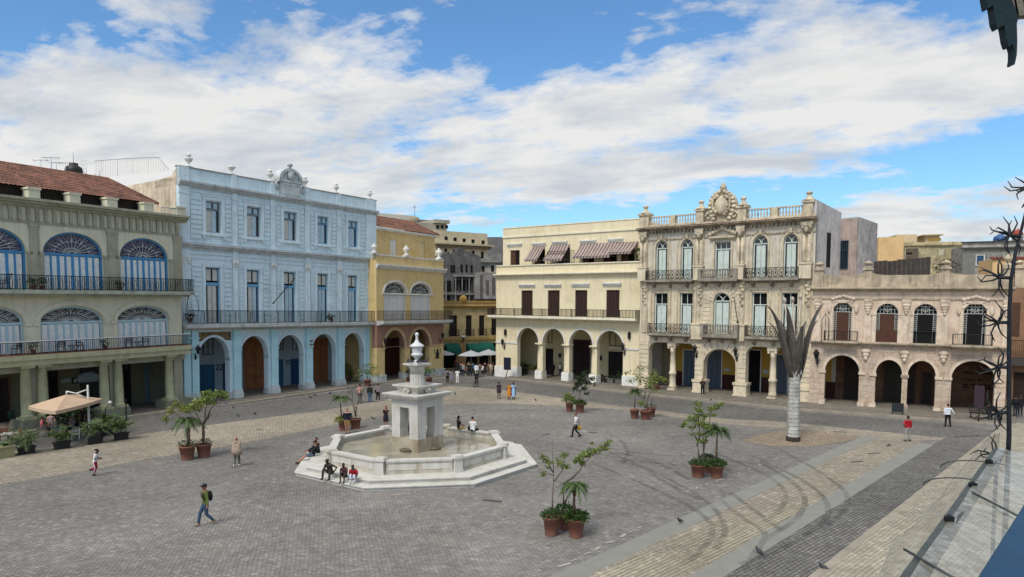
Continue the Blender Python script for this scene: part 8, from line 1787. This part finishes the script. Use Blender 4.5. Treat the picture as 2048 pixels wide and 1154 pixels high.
# clear wrinkled awning over the near pavement
m,t,b=newmat('clear_film'); tc=t.new('ShaderNodeTexCoord').outputs['Object']; b.inputs['Roughness'].default_value=.22; b.inputs['Specular IOR Level'].default_value=.4
wn=t.noise(t.mapv(tc,(.9,.9,1),(0,0,.6)),.6,3,.5,3.0); w2=t.noise(t.mapv(tc,(3,.7,1),(0,0,.72)),1.6,3,.5,1.5)
t.link(t.mix(t.ramp(w2,[(.4,0),(.6,1)]),lin('#827f73'),lin('#a5a296')),b.inputs['Base Color'])
tp=t.new('ShaderNodeBsdfTransparent'); mx=t.new('ShaderNodeMixShader'); t.link(t.ramp(wn,[(.34,.5),(.44,.66),(.5,.46),(.58,.72),(.64,.55),(.74,.85)]),mx.inputs[0]); t.link(tp.outputs[0],mx.inputs[1]); t.link(b.outputs[0],mx.inputs[2]); t.link(mx.outputs[0],[n for n in t.n if n.type=='OUTPUT_MATERIAL'][0].inputs[0])
bn=t.new('ShaderNodeBump'); bn.inputs['Strength'].default_value=.25; bn.inputs['Distance'].default_value=.1; t.link(wn,bn.inputs['Height']); t.link(bn.outputs[0],b.inputs['Normal'])
r0,r1=G(1826,1160,5.0),G(1998,905,5.0); ro=r0.copy(); aw=thing('clear_awning','wrinkled clear plastic awning on a dark metal ridge over the near pavement','awning',ro)
rd=(r1-r0); n_=rd.normalized(); ln=Vector((-n_.y,n_.x,0))
ext=4.0; A0=-n_*ext; A1=rd
mb=MB(); mb.obox((A0+A1)/2,n_,ln,(0,0,1),(A1-A0).length,.26,.2); mb.build('ridge_beam',M('awning_metal','#3f4440',.6,.2,3),aw)
edge=[(1740,1200),(1783,1092),(1808,1068),(1838,1042),(1862,1010),(1882,992),(1897,968),(1925,935),(1948,910),(1972,880),(2000,868)]
EL=[G(x,y,4.35 if i<len(edge)-1 else 5.15)-ro for i,(x,y) in enumerate(edge)]
mb=MB(); N=10; R=random.Random(8); vs=[]
for i,e in enumerate(EL):
    f=i/(len(EL)-1); rp=A0.lerp(A1,f*.97+.03) if i else A0
    tt=(e.dot(n_)); rp=n_*min(max(tt,-ext),rd.length)+Vector((0,0,.12))
    for j in range(N+1):
        g_=j/N; p=rp.lerp(e,g_); vs.append(p+Vector((0,0,.07*math.sin(g_*9+i*1.9)*math.sin(PI*g_)+R.uniform(-.03,.03))))
k=len(EL); mb.add(vs,[(i*(N+1)+j,i*(N+1)+j+1,(i+1)*(N+1)+j+1,(i+1)*(N+1)+j) for i in range(k-1) for j in range(N)],True); mb.build('film_street_side',MATS['clear_film'],aw,fix=False)
mb=MB(); mb.tube([e+Vector((0,0,.02*math.sin(i*2.3))) for i,e in enumerate([Vector(e) for e in cr([tuple(e) for e in EL],5)])],.012,5); mb.build('film_hem',M('film_hem','#8f8d84',.4,.1,3),aw)
mb=MB(); vs=[]; k=14
for i in range(k+1):
    f=i/k; rp=A0.lerp(A1,f)+Vector((0,0,.12))
    for j in range(N+1): g_=j/N; vs.append(rp-ln*3.2*g_+Vector((0,0,-.25*g_+.07*math.sin(g_*8+i*1.3)*math.sin(PI*g_)+R.uniform(-.03,.03))))
mb.add(vs,[(i*(N+1)+j,i*(N+1)+j+1,(i+1)*(N+1)+j+1,(i+1)*(N+1)+j) for i in range(k) for j in range(N)],True); mb.build('film_wall_side',MATS['clear_film'],aw,fix=False)
for (x0,y0,x1,y1) in ((1808,1098,1925,1166),(1945,985,2052,1040)):
    a,b_=G(x0,y0,5.16)-ro,G(x1,y1,5.16)-ro; mb=MB(); mb.tube([a,b_],.022,6); c=(a+b_)/2; mb.build('cross_rod',MATS['awning_metal'],aw)
mb=MB()
for f in (.28,.55,.8): p=A1*f; mb.box(p.x-.07,p.x+.07,p.y-.05,p.y+.05,.1,.2); mb.ell(p+Vector((0,0,.2)),.04,8,5)
mb.build('clamp',MATS['lamp_iron'],aw)
for f in (.62,.82):
    p=A1*f; mb=MB(); mb.tube([p+ln*(1.0*math.cos(a)+.1)+Vector((0,0,.3*math.sin(a)-.2)) for a in [PI*k/12 for k in range(9)]],.016,5); mb.build('hoop',MATS['awning_metal'],aw)
for f in (0.05,.95):
    p=A1*f; mb=MB(); mb.tube([p,Vector((p.x,p.y,-5.0))],.05,6); mb.build('post',MATS['awning_metal'],aw)
